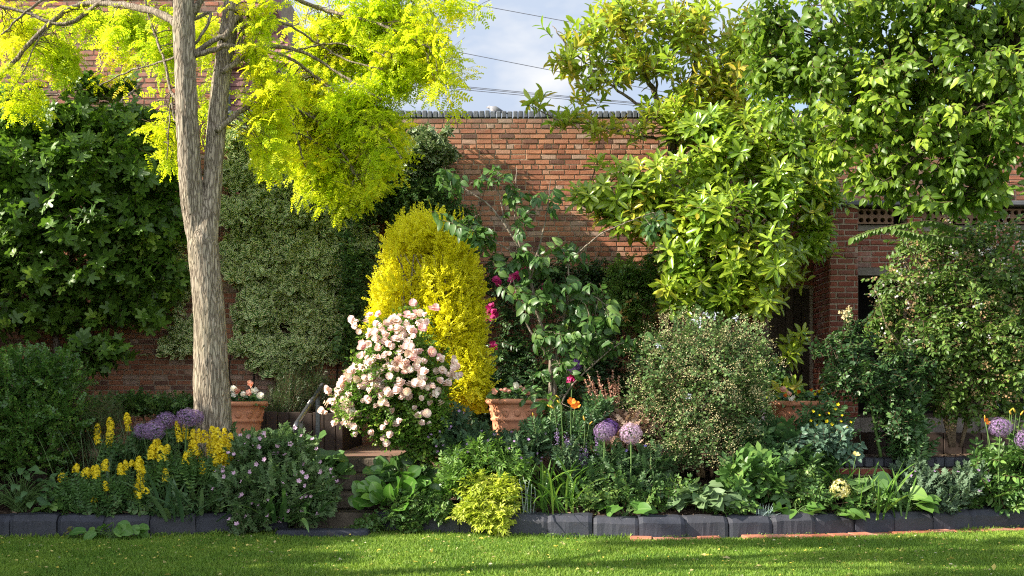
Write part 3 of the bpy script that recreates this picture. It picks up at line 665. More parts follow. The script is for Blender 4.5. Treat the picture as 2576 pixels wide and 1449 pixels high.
# ======================= bark =======================
def barkmat(name, c0, c1, sc=(1, 1, .22), s=34., bs=.9):
    m, nt = newmat(name); co = objco(nt, sc); n = nz(nt, s, 7., co, .62); n2 = nz(nt, 3., 4., objco(nt))
    vo = nt.nodes.new('ShaderNodeTexVoronoi'); vo.feature = 'DISTANCE_TO_EDGE'; vo.inputs['Scale'].default_value = s * .62
    ad = nt.nodes.new('ShaderNodeMix'); ad.data_type = 'VECTOR'; ad.inputs[0].default_value = .045; nt.links.new(co, ad.inputs[4]); nn_ = nt.nodes.new('ShaderNodeTexNoise'); nn_.inputs['Scale'].default_value = s * .4; nt.links.new(co, nn_.inputs['Vector']); nt.links.new(nn_.outputs['Color'], ad.inputs[5]); nt.links.new(ad.outputs[1], vo.inputs['Vector'])
    ck = mr(nt, vo.outputs['Distance'], .02, .16); col = mixc(nt, mr(nt, n, .3, .7, .45, 1.), c1, c0); col = mixc(nt, ck, c1, col); col = mixc(nt, mr(nt, n2, .5, .75, 0, .4), col, tuple(q * .75 for q in (c0[0], c0[1] * 1.08, c0[2] * .85)))
    col = mixc(nt, mr(nt, attr(nt, 'tint'), 0, 1, 0, .8), col, mixc(nt, 1., col, (.42, .40, .38), 'MULTIPLY'))
    p = prin(nt, col, .9, .15, ck, bs, .012); out(nt, p.outputs[0]); return m
M_bark_rob = barkmat('pale_ridged_bark', (.42, .36, .275), (.17, .135, .10), (1, 1, .13), 62.)
M_bark_grey = barkmat('grey_branch_bark', (.30, .25, .20), (.14, .11, .085))
M_bark_dark = barkmat('dark_branch_bark', (.10, .075, .055), (.045, .033, .025))
M_twig = plain('brown_twig', (.13, .085, .05), None, .8, .2)
M_stem_green = plain('green_stem', (.09, .16, .04), None, .55, .3)

def bark_trunk(mb, path, rad, sides=72, ridges=17, amp=.011, seed=0, step=10, mat=0):
    """trunk with real furrows: radius follows ridged noise stretched along the stem"""
    P = smooth_path(path, step); r = np.interp(np.linspace(0, 1, len(P)), np.linspace(0, 1, len(rad)), rad); n = len(P)
    T = nrm(np.gradient(P, axis=0)); u = np.array([1., 0, 0]); a = np.linspace(0, 2 * np.pi, sides, endpoint=False)
    s = np.concatenate([[0], np.cumsum(np.linalg.norm(np.diff(P, axis=0), axis=1))]); V, TT = [], []
    for i in range(n):
        u = nrm(u - T[i] * (u @ T[i])); w = np.cross(T[i], u)
        q = np.stack([np.cos(a) * ridges * .32, np.sin(a) * ridges * .32, np.full(sides, s[i] * 3.6)], 1); q[:, :2] += (fbm(q * [.4, .4, 1.6], seed + 3, 2)[:, None] - .5) * 2.2
        f = np.abs(noise(q, seed) - .5) * 2; f2 = np.abs(noise(q * 2.1, seed + 7) - .5) * 2; h = np.clip(.65 * f + .35 * f2, 0, .5) * 2
        big = fbm(np.stack([np.cos(a) * 1.2, np.sin(a) * 1.2, np.full(sides, s[i] * 1.1)], 1), seed + 11, 2) - .5
        rr = r[i] * (1 + .06 * big) + amp * (h - .6); V.append(P[i] + rr[:, None] * (np.cos(a)[:, None] * u + np.sin(a)[:, None] * w)); TT.append(1 - np.clip(h * 1.5, 0, 1))
    i, j = np.meshgrid(np.arange(n - 1), np.arange(sides), indexing='ij'); k = (j + 1) % sides
    qd = np.stack([i * sides + j, i * sides + k, (i + 1) * sides + k, (i + 1) * sides + j], -1).reshape(-1, 4)
    mb.raw(np.concatenate(V), qd.ravel(), np.full(len(qd), 4), np.concatenate(TT), 0., mat)

def branch(mb, pix, d, r0, r1, wig=.02, seed=0, sides=8, tint=.3, mat=0):
    """limb through pixel points (px,py[,d]); returns its sample points"""
    rng = np.random.default_rng(seed + 900); pts = [W(q[0], q[1], q[2] if len(q) > 2 else d) for q in pix]
    P = smooth_path(pts, 7); P[1:-1] += rng.normal(0, wig * .35, (len(P) - 2, 3)) * np.array([1, 1, 1]); mb.tube(P, np.linspace(r0, r1, len(P)), sides, tint, mat); return P

# ======================= golden robinia =======================
D = 10.6
t = thing('robinia_tree', 'tall golden yellow-green tree with a pale forked trunk rising from the left bed', 'tree', (*W(535, 1080, D)[:2], .35))
mb = MB(); base = [(W(538, 1150, D)), W(537, 1080, D), W(532, 966, D), W(528, 816, D), W(519, 703, D), W(511, 620, D), W(509, 560, D), W(508, 455, D)]
px = lambda w: w / 2 * D / F
bark_trunk(mb, base, [px(135), px(92), px(86), px(77), px(72), px(75), px(46), px(4)], seed=1, step=14)
bark_trunk(mb, [W(507, 640, D), W(494, 565, D), W(482, 483, D - .05), W(472, 333, D - .1), W(467, 200, D - .12), W(463, 90, D - .12), W(462, 0, D - .1), W(455, -170, D), W(440, -330, D + .1)], [px(58), px(58), px(56), px(53), px(50), px(52), px(50), px(40), px(24)], sides=56, ridges=13, seed=2, step=12)
bark_trunk(mb, [W(518, 640, D), W(523, 565, D), W(532, 483, D + .05), W(544, 333, D + .1), W(557, 200, D + .15), W(575, 80, D + .15), W(585, 0, D + .15), W(605, -150, D + .2), W(640, -320, D + .2)], [px(56), px(52), px(46), px(46), px(44), px(43), px(40), px(34), px(20)], sides=56, ridges=13, seed=3, step=12)
mb.build('trunk', M_bark_rob, t)
mb = MB(); S = []
rd_ = lambda x: 10.5 + 1.55 * min(1., max(0., abs(x - 520) - 50) / 240) - max(0., (x - 760) / 400 * 1.1)
B = lambda pix, d, w0, w1, s=0, tint=.5: S.append(branch(mb, [(q[0], q[1], rd_(q[0])) for q in pix], d, px(w0) * 1.1, px(w1) * 1.1, .012, s, 8, tint))
B([(467, 95), (443, 60, 10.4), (400, 33, 10.2), (333, 17, 10.0), (233, 8, 9.9), (167, 27, 9.8), (100, 83, 9.7), (0, 197, 9.5), (-90, 330, 9.4)], 10.5, 21, 9, 1)
B([(-60, 5, 9.6), (50, 27, 9.7), (130, 57, 9.8), (175, 58, 9.85), (215, 35, 9.95), (255, 5, 10.05), (330, -40, 10.3), (460, -90, 10.5)], 9.8, 8, 13, 2)
B([(462, 60), (530, 33, 10.3), (490, 110, 10.0), (410, 155, 9.8), (335, 175, 9.6), (250, 215, 9.5)], 10.5, 8, 3, 3)
B([(447, 250), (430, 230, 10.4), (415, 160, 10.3), (390, 85, 10.2), (370, 20, 10.1), (360, -60, 10.1)], 10.5, 8, 4, 4)
B([(476, 150), (520, 112, 10.3), (560, 90, 10.1), (600, 70, 10.0), (650, 65, 9.9), (700, 66, 9.9)], 10.4, 13, 5, 5)
B([(488, 140), (540, 125, 10.2), (570, 115, 10.1), (650, 126, 10.0), (730, 147, 10.3), (790, 190, 10.6), (880, 262, 10.9), (960, 330, 11.0), (1010, 400, 11.1)], 10.4, 13, 4, 6)
B([(650, 126, 10.0), (668, 160, 9.95), (690, 200, 9.9), (718, 260, 10.3), (742, 330, 10.7), (765, 410, 11.), (790, 490, 11.1)], 10, 9, 3, 7)
B([(562, 100), (590, 47, 10.5), (606, 46, 10.45), (608, 75, 10.4), (603, 118, 10.4)], 10.7, 16, 11, 8, .8)
B([(466, 60), (487, 30, 10.3), (500, 8, 10.2), (520, -30, 10.2)], 10.45, 22, 12, 9, .8)
B([(575, 20), (640, 45, 10.3), (720, 60, 10.2), (800, 110, 10.3), (870, 150, 10.5), (960, 175, 10.6)], 10.6, 9, 3, 10)
B([(590, -40), (700, -20, 10.2), (800, 20, 10.2), (880, 40, 10.3), (980, 70, 10.4), (1080, 120, 10.5)], 10.6, 14, 4, 11)
B([(600, -120), (760, -90, 11), (900, -60, 11.2), (1020, -20, 11.4), (1120, 0, 11.4)], 10.7, 14, 4, 12)
B([(545, 330), (620, 270, 11.2), (700, 260, 11.7), (790, 300, 12.0), (860, 380, 12.2), (900, 450, 12.3)], 10.8, 13, 4, 13)
B([(470, 330), (440, 300, 10.7), (430, 260, 10.9), (425, 330, 11.0), (420, 400, 11.)], 10.5, 6, 2, 14)
B([(560, 180), (660, 120, 11.2), (760, 130, 11.8), (860, 190, 12.2), (960, 250, 12.5)], 10.8, 13, 4, 15)
B([(455, -60), (330, -80, 10.9), (200, -60, 11.2), (80, 20, 11.5), (0, 90, 11.6)], 10.5, 14, 4, 16)
B([(742, 330, 10.7), (800, 360, 10.9), (860, 400, 11), (900, 450, 11)], 10.7, 5, 2, 21)
B([(790, 190, 10.6), (850, 230, 10.6), (890, 300, 10.7), (920, 390, 10.9)], 10.6, 5, 2, 22)
B([(700, 140, 10), (770, 120, 10.1), (850, 110, 10.2), (940, 130, 10.3), (1010, 160, 10.4)], 10.1, 6, 2, 23)
B([(130, 60, 9.6), (90, 110, 9.4), (60, 180, 9.3), (20, 240, 9.2)], 9.6, 5, 2, 24)
B([(300, 15, 9.8), (270, 70, 9.6), (250, 130, 9.5), (265, 190, 9.4)], 9.8, 5, 2, 25)
mb2 = mb; SK = np.concatenate(S)
rob = [( 60, 60, 9.5, 85, 65, .4, .8), (55, 185, 9.6, 75, 45, .4, .8), (150, 125, 9.5, 70, 50, .4, .8), (240, 40, 9.6, 70, 38, .35, .7), (300, 140, 9.6, 45, 30, .3), (330, 60, 9.7, 55, 50, .35), (405, 125, 9.7, 45, 50, .3), (425, 50, 10.9, 40, 50, .4, .5), (20, 120, 9.5, 60, 60, .4, .5),
  (60, 250, 9.5, 55, 22, .3), (240, 180, 9.7, 40, 18, .3), (420, 330, 10.5, 18, 85, .2), (515, 90, 11.2, 28, 80, .3, .6), (512, 250, 11.2, 18, 60, .2, .6), (660, 50, 10.9, 55, 60, .4), (655, 160, 11.0, 40, 55, .3), (665, 300, 10.7, 60, 55, .4), (680, 235, 10.7, 50, 45, .4),
  (720, 335, 11.2, 85, 70, .45, 1.2), (665, 375, 10.5, 60, 26, .3), (770, 230, 10.6, 90, 85, .7), (860, 110, 10.7, 125, 110, .9, 1.2), (970, 45, 10.7, 115, 62, .8), (1055, 125, 10.8, 105, 75, .6, 1.3), (1110, 190, 10.9, 62, 48, .4), (985, 190, 10.9, 75, 60, .6), (905, 275, 11.2, 110, 90, .5, 1.2),
  (855, 400, 11.4, 115, 75, .4, 1.3), (930, 440, 11.5, 68, 48, .4), (960, 350, 11.4, 55, 75, .4), (845, 490, 11.5, 42, 40, .3), (1125, 5, 10.7, 80, 22, .5), (760, 430, 10.8, 70, 50, .5), (800, 300, 11., 90, 90, .4, .8),
  (300, -120, 10.8, 260, 90, 1.0, .35), (700, -130, 10.7, 260, 100, 1.0, .6), (980, -90, 10.4, 140, 70, .8, .6), (120, -150, 10.6, 200, 90, 1., .3)]
rob = [(q[0], q[1], (10.85 if q[0] > 600 else rd_(q[0]) + .35 + .2 * math.sin(q[0] * 7.1 + q[1])) if q[0] < 690 else 12.45 - (q[0] - 690) / 400 * 1.25 + (.25 if q[1] < 200 else 0), q[3], q[4], min(q[5], .3), q[6] if len(q) > 6 else 1.) for q in rob if q[1] > -100]
leafm_rob = leafmat('golden_robinia_leaf', (.40, .54, .02), (.70, .74, .03), (.84, .74, .03), trans=.58, rough=.5, spec=.2, tgain=1.3)
rng = np.random.default_rng(77)
leaflet = TP([(0, 0, 0), (.22, .3, .03), (.2, .72, .0), (0, 1, -.1), (-.2, .72, .0), (-.22, .3, .03)], [(0, 1, 2, 3), (0, 3, 4, 5)])
pinn = [shoot(leaflet, 7, .21, .052, rng, 'opp', 72, .25, .0015, .18, True, .08, leaf_droop=.12, shrink=.15) for _ in range(3)]
pinn = [TP(p.v, l=p.l, c=p.c, t=p.t, m=p.m * 0) for p in pinn]
spr = [shoot(pinn[k % 3], 6, .42, 1.0, rng, 'alt', 55, .22, .003, .1, True, .1, leaf_droop=.35, shrink=.25) for k in range(5)]
cr = MB(); P, _, _ = crown(cr, spr, rob, 1750, 101, 1.0, out=.8, up=-.15, rand=.55, nup=1., nsun=.35, nrand=.3, thr=.39, nscale=2.6, fill=.6, tv=.17, tint0=.45, clump=.5)
branchlets(mb2, P, SK, 600, 5, .009, .003, .08, 0, .9, 1.6)
mb2.build('branch', M_bark_rob, t)
cr.build('crown', [leafm_rob, M_twig], t, smooth=False)

# ======================= fig on the left wall =======================
t = thing('fig_tree', 'big dark green fig with hand-shaped leaves trained over the left wall', 'tree', (W(150, 1050, 13.5)[0], 13.5, TZ))
fig = [(60, 330, 13.0, 100, 55, .6), (200, 310, 13.1, 130, 45, .5), (340, 330, 13.2, 110, 60, .5), (70, 440, 12.8, 110, 75, .7), (220, 430, 12.8, 120, 80, .7, 1.2), (370, 430, 13.0, 95, 80, .6), (60, 560, 12.8, 110, 75, .7), (210, 560, 12.7, 120, 75, .7), (370, 560, 13.0, 100, 75, .6),
  (80, 680, 12.9, 110, 65, .6, .8), (240, 690, 12.9, 120, 60, .6, .8), (390, 690, 13.1, 85, 55, .5), (40, 790, 13.0, 70, 60, .5, .7), (200, 790, 13.2, 110, 50, .4, .55), (340, 780, 13.2, 90, 40, .4, .6), (240, 885, 12.8, 75, 38, .3, 1.0), (180, 215, 13.6, 60, 40, .3, .5), (270, 235, 13.7, 40, 25, .3, .4), (60, 255, 13.4, 60, 35, .4, .8), (330, 215, 13.7, 50, 25, .2, .3), (-80, 450, 12.9, 90, 160, .7), (-90, 700, 13, 90, 120, .6)]
rng = np.random.default_rng(31)
figs = [shoot(L_fig, 5, .25, .172, rng, 'whorl', 78, .1, .006, .15, False, .18, shrink=.15) for _ in range(3)] + [shoot(L_fig, 4, .24, .165, rng, 'alt', 65, .15, .006, .1, True, .18, leaf_droop=.2) for _ in range(3)]
mb = MB(); S = []
for pix, a, b in (([(150, 1050, 13.7), (140, 850, 13.5), (90, 650, 13.3), (40, 450, 13.2), (20, 300, 13.2)], .06, .015), ([(160, 1050, 13.7), (190, 800, 13.5), (180, 560, 13.3), (230, 380, 13.2), (300, 260, 13.4), (360, 210, 13.6)], .055, .01), ([(165, 1040, 13.7), (260, 860, 13.6), (330, 640, 13.4), (380, 450, 13.3), (400, 320, 13.3)], .05, .012), ([(170, 850, 13.4), (195, 890, 13.0), (215, 920, 12.9)], .012, .005), ([(20, 300, 13.2), (60, 255, 13.5), (160, 235, 13.6), (300, 200, 13.6), (345, 180, 13.6)], .014, .004), ([(330, 640, 13.4), (420, 600, 13.2), (470, 560, 13.1)], .02, .006), ([(150, 800, 13.5), (60, 720, 13.2), (-40, 660, 13.)], .03, .008)):
    S.append(branch(mb, pix, 13, a, b, .02, int(a * 1000), 7, .2))
SK = np.concatenate(S)
M_fig = leafmat('fig_leaf', (.045, .10, .014), (.11, .21, .024), (.25, .38, .045), trans=.28, rough=.42, spec=.38, tgain=1.6, vein=(.12, .2, .06))
cr = MB(); P, _, _ = crown(cr, figs, fig, 2700, 301, 1.05, out=.55, up=.1, rand=.5, front=.55, nup=.75, nsun=.6, nrand=.45, noff=.2, thr=.33, nscale=1.9, fill=.5, tv=.2, tint0=.42, clump=.2)
branchlets(mb, P, SK, 200, 6, .012, .004, .05, 0, .3, 1.4); mb.build('trunk', M_bark_grey, t); cr.build('crown', [M_fig, M_twig], t)

# ======================= magnolia =======================
t = thing('magnolia_tree', 'glossy broad-leaved magnolia with upright yellow green whorls in front of the wall', 'tree', (W(1770, 1050, 12.9)[0], 12.9, TZ))
mag_top = [(1385, 65, 12.6, 40, 30, .3), (1430, 130, 12.5, 60, 55, .5), (1500, 90, 12.5, 60, 50, .6), (1560, 40, 12.6, 75, 45, .6), (1645, 55, 12.5, 80, 60, .7), (1485, 215, 12.5, 60, 40, .5), (1560, 160, 12.5, 75, 60, .6), (1650, 165, 12.6, 80, 60, .7), (1750, 75, 12.5, 85, 80, .8), (1775, 205, 12.6, 80, 60, .7), (1344, 257, 12.4, 22, 16, .15, 1.4), (1420, 302, 12.5, 60, 24, .4), (1505, 312, 12.5, 60, 30, .4), (1600, 335, 12.6, 65, 30, .5), (1850, 130, 12.8, 70, 110, .7), (1860, 290, 12.8, 80, 60, .7), (1760, 320, 12.8, 80, 50, .6), (1700, -70, 12.7, 200, 60, .8, .8), (1840, 210, 12.6, 80, 70, .6, 1.1), (1720, 300, 12.4, 70, 45, .5, 1.3), (1650, 290, 12.4, 40, 35, .4), (1830, 300, 12.5, 60, 40, .4, 1.2), (1690, 260, 12.5, 60, 40, .4, .7), (1920, 120, 12.7, 70, 90, .5, .8)]
mag_low = [(1465, 500, 12.1, 55, 38, .4), (1545, 430, 12.1, 65, 42, .5), (1640, 465, 12.1, 90, 65, .7, 1.2), (1600, 560, 12.0, 65, 42, .5), (1765, 450, 12.1, 105, 80, .8, 1.2), (1860, 385, 12.0, 80, 65, .7), (1710, 545, 12.0, 75, 60, .6), (1810, 565, 11.9, 115, 80, .8, 1.2), (1950, 505, 12.1, 115, 90, .8), (1900, 650, 11.9, 115, 75, .8, 1.2), (2040, 610, 12.0, 75, 55, .5), (1785, 680, 11.9, 105, 55, .6), (1680, 715, 11.9, 60, 28, .4), (1890, 745, 12.0, 85, 42, .5), (2060, 420, 12.1, 70, 80, .5, .7), (1720, 770, 12.1, 50, 25, .3, .6), (1990, 870, 12.1, 35, 40, .3, .7), (1960, 985, 12.1, 60, 30, .3, .5), (2000, 690, 12.1, 80, 40, .4, .8), (1960, 390, 12.0, 80, 60, .5), (2050, 330, 12.1, 70, 60, .5, .8), (1940, 310, 12.0, 70, 50, .5), (2080, 500, 12.1, 60, 50, .4), (1760, 335, 12.3, 80, 55, .5), (1850, 320, 12.4, 70, 50, .5), (1700, 400, 12.2, 60, 45, .4), (1480, 480, 12.0, 50, 40, .35), (1560, 520, 12.0, 60, 40, .35), (1780, 750, 11.9, 90, 40, .4), (1700, 640, 12.0, 60, 40, .4), (1620, 500, 12.0, 60, 50, .4)]
mb = MB(); S = []
for pix, a, b in (([(1775, 1060, 12.9), (1765, 880, 12.9), (1730, 700, 12.9), (1700, 520, 12.9), (1690, 380, 12.9)], .095, .07), ([(1690, 380, 12.9), (1672, 300, 12.85), (1640, 220, 12.8), (1600, 140, 12.7), (1560, 60, 12.7), (1540, -40, 12.7)], .05, .012), ([(1690, 390, 12.9), (1720, 280, 12.8), (1745, 180, 12.7), (1760, 60, 12.6), (1770, -60, 12.6)], .045, .012), ([(1700, 480, 12.9), (1780, 330, 12.9), (1840, 220, 12.8), (1880, 100, 12.8)], .045, .012),
    ([(1672, 300, 12.85), (1600, 260, 12.7), (1520, 200, 12.6), (1440, 130, 12.5), (1390, 65, 12.5)], .025, .006), ([(1685, 350, 12.9), (1600, 340, 12.7), (1500, 315, 12.6), (1400, 300, 12.5), (1345, 268, 12.4)], .022, .006), ([(1695, 440, 12.9), (1600, 460, 12.6), (1520, 480, 12.4), (1440, 510, 12.3)], .028, .007), ([(1730, 680, 12.9), (1800, 600, 12.5), (1880, 560, 12.3), (1980, 520, 12.3)], .04, .01), ([(1740, 740, 12.9), (1830, 700, 12.5), (1930, 660, 12.2), (2050, 620, 12.2)], .035, .008), ([(1720, 620, 12.9), (1680, 600, 12.5), (1620, 560, 12.3)], .03, .008), ([(1765, 860, 12.9), (1880, 850, 12.6), (1980, 880, 12.4)], .025, .007), ([(1700, 500, 12.9), (1780, 470, 12.6), (1860, 400, 12.6)], .035, .009), ([(1650, 240, 12.8), (1655, 140, 12.6), (1660, 40, 12.5)], .02, .006), ([(1765, 900, 12.9), (1790, 760, 12.5), (1790, 690, 12.2)], .03, .008)):
    S.append(branch(mb, pix, 12.8, a, b, .02, int(a * 1000) + len(S), 9, .15))
SK = np.concatenate(S); rng = np.random.default_rng(41)
wh = [shoot(L_mag, 10, .15, .195, rng, 'whorl', 76, 0, .006, .2, False, .12, shrink=.35) for _ in range(5)]
wh2 = [shoot(L_mag, 8, .22, .19, rng, 'whorl', 58, 0, .005, .05, False, .12, shrink=.3) for _ in range(5)]
M_mag = leafmat('glossy_magnolia_leaf', (.12, .24, .02), (.36, .45, .04), (.48, .37, .05), trans=.38, rough=.25, spec=.55, tgain=1.5, vein=(.3, .36, .1))
cr = MB(); P, _, _ = crown(cr, wh2, mag_top, 720, 401, 1.0, out=.6, up=.75, rand=.4, nup=.8, nsun=.6, thr=.33, nscale=2.2, fill=.55, tv=.17, tint0=.62, clump=.2)
P2, _, _ = crown(cr, wh, mag_low, 1000, 402, 1.05, out=.5, up=.5, rand=.3, front=.5, nup=.8, nsun=.5, thr=.4, nscale=2.4, fill=.45, tv=.17, tint0=.45, clump=.3)
branchlets(mb, np.concatenate([P, P2]), SK, 480, 7, .012, .005, .03, 0, .2, 1.5); mb.build('trunk', M_bark_grey, t); cr.build('crown', [M_mag, M_twig], t)

# ======================= overhanging tree at the upper right =======================
t = thing('apple_tree', 'large leafy green tree overhanging the upper right corner, its branches hanging down', 'tree', (6.9, 9.3, 0))
rt = [(2530, 60, 9.3, 110, 110, .9), (2400, 60, 9.2, 110, 90, .9), (2270, 80, 9.4, 90, 90, .8), (2150, 50, 9.5, 90, 60, .8), (2030, 70, 9.6, 90, 70, .8), (1930, 60, 9.8, 70, 60, .6), (2500, 220, 9.1, 110, 90, .8, 1.2), (2350, 200, 9.2, 100, 80, .8), (2220, 215, 9.3, 80, 70, .6), (2090, 190, 9.5, 90, 60, .6), (1990, 170, 9.7, 70, 60, .5), (2470, 340, 9.1, 120, 70, .7, 1.1), (2310, 330, 9.2, 90, 60, .6), (2180, 300, 9.3, 70, 60, .5), (2060, 290, 9.6, 70, 50, .5), (2510, 440, 9.2, 80, 60, .5), (2390, 430, 9.2, 75, 50, .5), (2270, 410, 9.3, 60, 40, .4), (2470, 500, 9.2, 50, 30, .3), (2310, 500, 9.2, 45, 32, .3), (2210, 390, 9.4, 30, 40, .3, .6), (1965, 280, 9.7, 40, 40, .3, .7), (1930, 190, 9.9, 60, 60, .5), (2100, 380, 9.6, 60, 45, .4, 1.1), (2150, 345, 9.5, 55, 45, .4), (2250, 470, 9.3, 40, 30, .3), (2190, 430, 9.4, 45, 35, .3), (2180, 460, 9.4, 40, 30, .3, .7), (2400, 500, 9.3, 60, 25, .3), (2300, -110, 9.3, 350, 80, 1.2, .8), (2680, 200, 9.2, 90, 300, .9, .7)]
mb = MB(); S = []
for pix, a, b in (([(2960, 1320, 9.3), (2950, 900, 9.3), (2920, 520, 9.3), (2860, 200, 9.3)], .16, .12), ([(2860, 200, 9.3), (2760, 40, 9.2), (2640, -60, 9.2), (2500, -90, 9.3)], .1, .06), ([(2900, 420, 9.3), (2750, 300, 9.2), (2640, 200, 9.1), (2560, 110, 9.1), (2500, 30, 9.2), (2450, -40, 9.2)], .075, .025), ([(2500, -90, 9.3), (2440, -20, 9.2), (2420, 40, 9.2), (2360, 120, 9.2), (2300, 200, 9.2)], .05, .01), ([(2500, -90, 9.3), (2320, -30, 9.4), (2180, 30, 9.5), (2080, 90, 9.6), (2010, 160, 9.7)], .045, .008), ([(2460, 0, 9.2), (2370, 20, 9.3), (2330, 70, 9.3), (2250, 130, 9.4), (2170, 230, 9.4)], .03, .007), ([(2700, 240, 9.2), (2560, 230, 9.0), (2450, 270, 9.0), (2380, 320, 9.0), (2350, 360, 9.0)], .03, .006), ([(2760, 320, 9.2), (2620, 330, 9.1), (2530, 400, 9.1), (2480, 480, 9.1)], .03, .006)):
    S.append(branch(mb, pix, 9.3, a, b, .02, int(a * 1000) + len(S) + 50, 9, .3))
SK = np.concatenate(S[1:]); rng = np.random.default_rng(51)
ap = [shoot(L_ovate, 6, .27, .125, rng, 'alt', 60, .15, .0035, .1, True, .2, leaf_droop=.45, shrink=.2) for _ in range(6)]
M_rt = leafmat('broad_green_leaf', (.07, .135, .013), (.165, .26, .026), (.33, .43, .045), trans=.4, rough=.42, spec=.35, tgain=1.5, vein=(.16, .26, .07))
cr = MB(); P, _, _ = crown(cr, ap, rt, 2400, 501, .87, out=.6, up=-.2, rand=.5, nup=.8, nsun=.35, nrand=.5, thr=.38, nscale=2.3, fill=.6, tv=.24, tint0=.45, clump=.5)
branchlets(mb, P, SK, 380, 8, .010, .003, .03, 0, .3, 1.6); mb.build('trunk', M_bark_dark, t); cr.build('crown', [M_rt, M_twig], t)

# ======================= young quince in the middle =======================
t = thing('quince_tree', 'slender young fruit tree with large drooping leaves standing left of the magnolia', 'tree', (*W(1388, 1110, 10.9)[:2], .55))
qb = [(1120, 455, 10.7, 52, 32, .25), (1245, 440, 10.7, 50, 36, .25), (1295, 480, 10.8, 30, 60, .2), (1380, 485, 10.7, 42, 36, .2), (1150, 560, 10.6, 45, 45, .25), (1205, 600, 10.6, 60, 60, .3), (1290, 560, 10.8, 45, 40, .25), (1640, 560, 10.5, 62, 38, .25), (1290, 650, 10.7, 60, 50, .3), (1350, 660, 10.8, 60, 40, .3), (1440, 640, 10.8, 55, 40, .3), (1310, 740, 10.7, 65, 50, .3), (1385, 730, 10.8, 75, 50, .35), (1465, 740, 10.8, 80, 55, .35), (1510, 795, 10.7, 75, 45, .3), (1350, 850, 10.8, 55, 40, .3), (1440, 850, 10.8, 90, 60, .4), (1405, 920, 10.8, 70, 45, .3), (1500, 870, 10.7, 75, 45, .3), (1400, 1030, 10.6, 55, 50, .25), (1575, 860, 10.6, 55, 28, .2), (1330, 1010, 10.7, 30, 35, .2, .6)]
mb = MB(); S = []
for pix, a, b in (([(1390, 1140, 10.9), (1387, 1060, 10.9), (1385, 980, 10.9), (1382, 880, 10.9), (1352, 790, 10.8), (1335, 710, 10.8), (1312, 640, 10.8), (1270, 565, 10.7), (1210, 500, 10.7), (1110, 445, 10.7)], .032, .006), ([(1396, 1140, 10.9), (1394, 1000, 10.9), (1405, 860, 10.9), (1430, 740, 10.85), (1428, 640, 10.8)], .03, .007), ([(1428, 660, 10.8), (1450, 640, 10.7), (1510, 590, 10.6), (1575, 560, 10.5), (1640, 535, 10.5)], .011, .004), ([(1335, 700, 10.8), (1362, 600, 10.8), (1378, 520, 10.7), (1385, 450, 10.7)], .012, .004), ([(1312, 640, 10.8), (1296, 560, 10.8), (1298, 460, 10.8), (1300, 420, 10.8)], .01, .003), ([(1397, 1060, 10.9), (1430, 980, 10.8), (1490, 920, 10.7), (1550, 870, 10.6), (1600, 850, 10.6)], .013, .004), ([(1385, 900, 10.9), (1345, 850, 10.8), (1310, 780, 10.8), (1290, 700, 10.7)], .016, .004), ([(1300, 640, 10.8), (1230, 600, 10.7), (1150, 560, 10.6)], .01, .003), ([(1430, 760, 10.85), (1480, 740, 10.8), (1540, 780, 10.7)], .012, .004), ([(1270, 560, 10.7), (1255, 480, 10.7), (1250, 420, 10.7)], .008, .003)):
    S.append(branch(mb, pix, 10.8, a, b, .008, int(a * 1000) + len(S) + 80, 8, .1))
SK = np.concatenate(S); rng = np.random.default_rng(61)
qs = [shoot(L_ovate, 6, .24, .128, rng, 'alt', 58, .2, .003, .15, True, .18, leaf_droop=.55, shrink=.15) for _ in range(6)]
M_q = leafmat('matt_grey_green_leaf', (.04, .10, .025), (.085, .17, .04), (.2, .31, .07), trans=.32, rough=.42, spec=.4, tgain=1.6, vein=(.15, .22, .09))
cr = MB(); P, _, _ = crown(cr, qs, qb, 205, 601, 1.0, out=.5, up=-.2, rand=.5, front=.15, nup=.8, nsun=.35, nrand=.4, fill=.6, tv=.2, tint0=.45, clump=.15)
branchlets(mb, P, SK, 150, 9, .006, .0025, .02, 0, .1, 1.0); mb.build('trunk', M_bark_grey, t); cr.build('crown', [M_q, M_twig], t)

# ======================= shade trees beyond the frame at the left =======================
M_yew = leafmat('dark_yew_leaf', (.02, .05, .015), (.04, .09, .02), trans=.1)
hb = MB(); rng = np.random.default_rng(71)
nx, nz_ = 60, 30; ys = np.linspace(1.2, 14.2, nx); 
core = MB(); top = 4.75 + .55 * (fbm(np.stack([ys * .9, 0 * ys, 0 * ys], 1), 3, 3) - .5) * 2
for k in range(nx - 1):
    core.faces([(-9.9, ys[k], 0), (-9.9, ys[k + 1], 0), (-9.9, ys[k + 1], top[k + 1] - .45), (-9.9, ys[k], top[k] - .45), (-9.2, ys[k], 0), (-9.2, ys[k + 1], 0), (-9.2, ys[k + 1], top[k + 1] - .45), (-9.2, ys[k], top[k] - .45)], [(0, 3, 2, 1), (4, 5, 6, 7), (3, 7, 6, 2)])
t = thing('yew_hedge', 'tall dark clipped hedge along the left side of the lawn', 'hedge', (-9.5, 7.5, 0)); core.build('stem_mass', M_twig, t)
n = 9000; y = rng.uniform(1.2, 14.2, n); tp_ = np.interp(y, ys, top); z = np.where(rng.random(n) < .45, rng.uniform(0, 1, n) * tp_, tp_ - .5 + rng.uniform(0, .55, n)); x = -9.55 + rng.uniform(-.55, .55, n)
hb.inst(rhombw, np.stack([x, y, z], 1), rng.normal(size=(n, 3)) + [.6, 0, .5], rng.normal(size=(n, 3)), rng.uniform(.12, .26, n), rng.uniform(0, 1, n)); hb.build('foliage', M_yew, t)

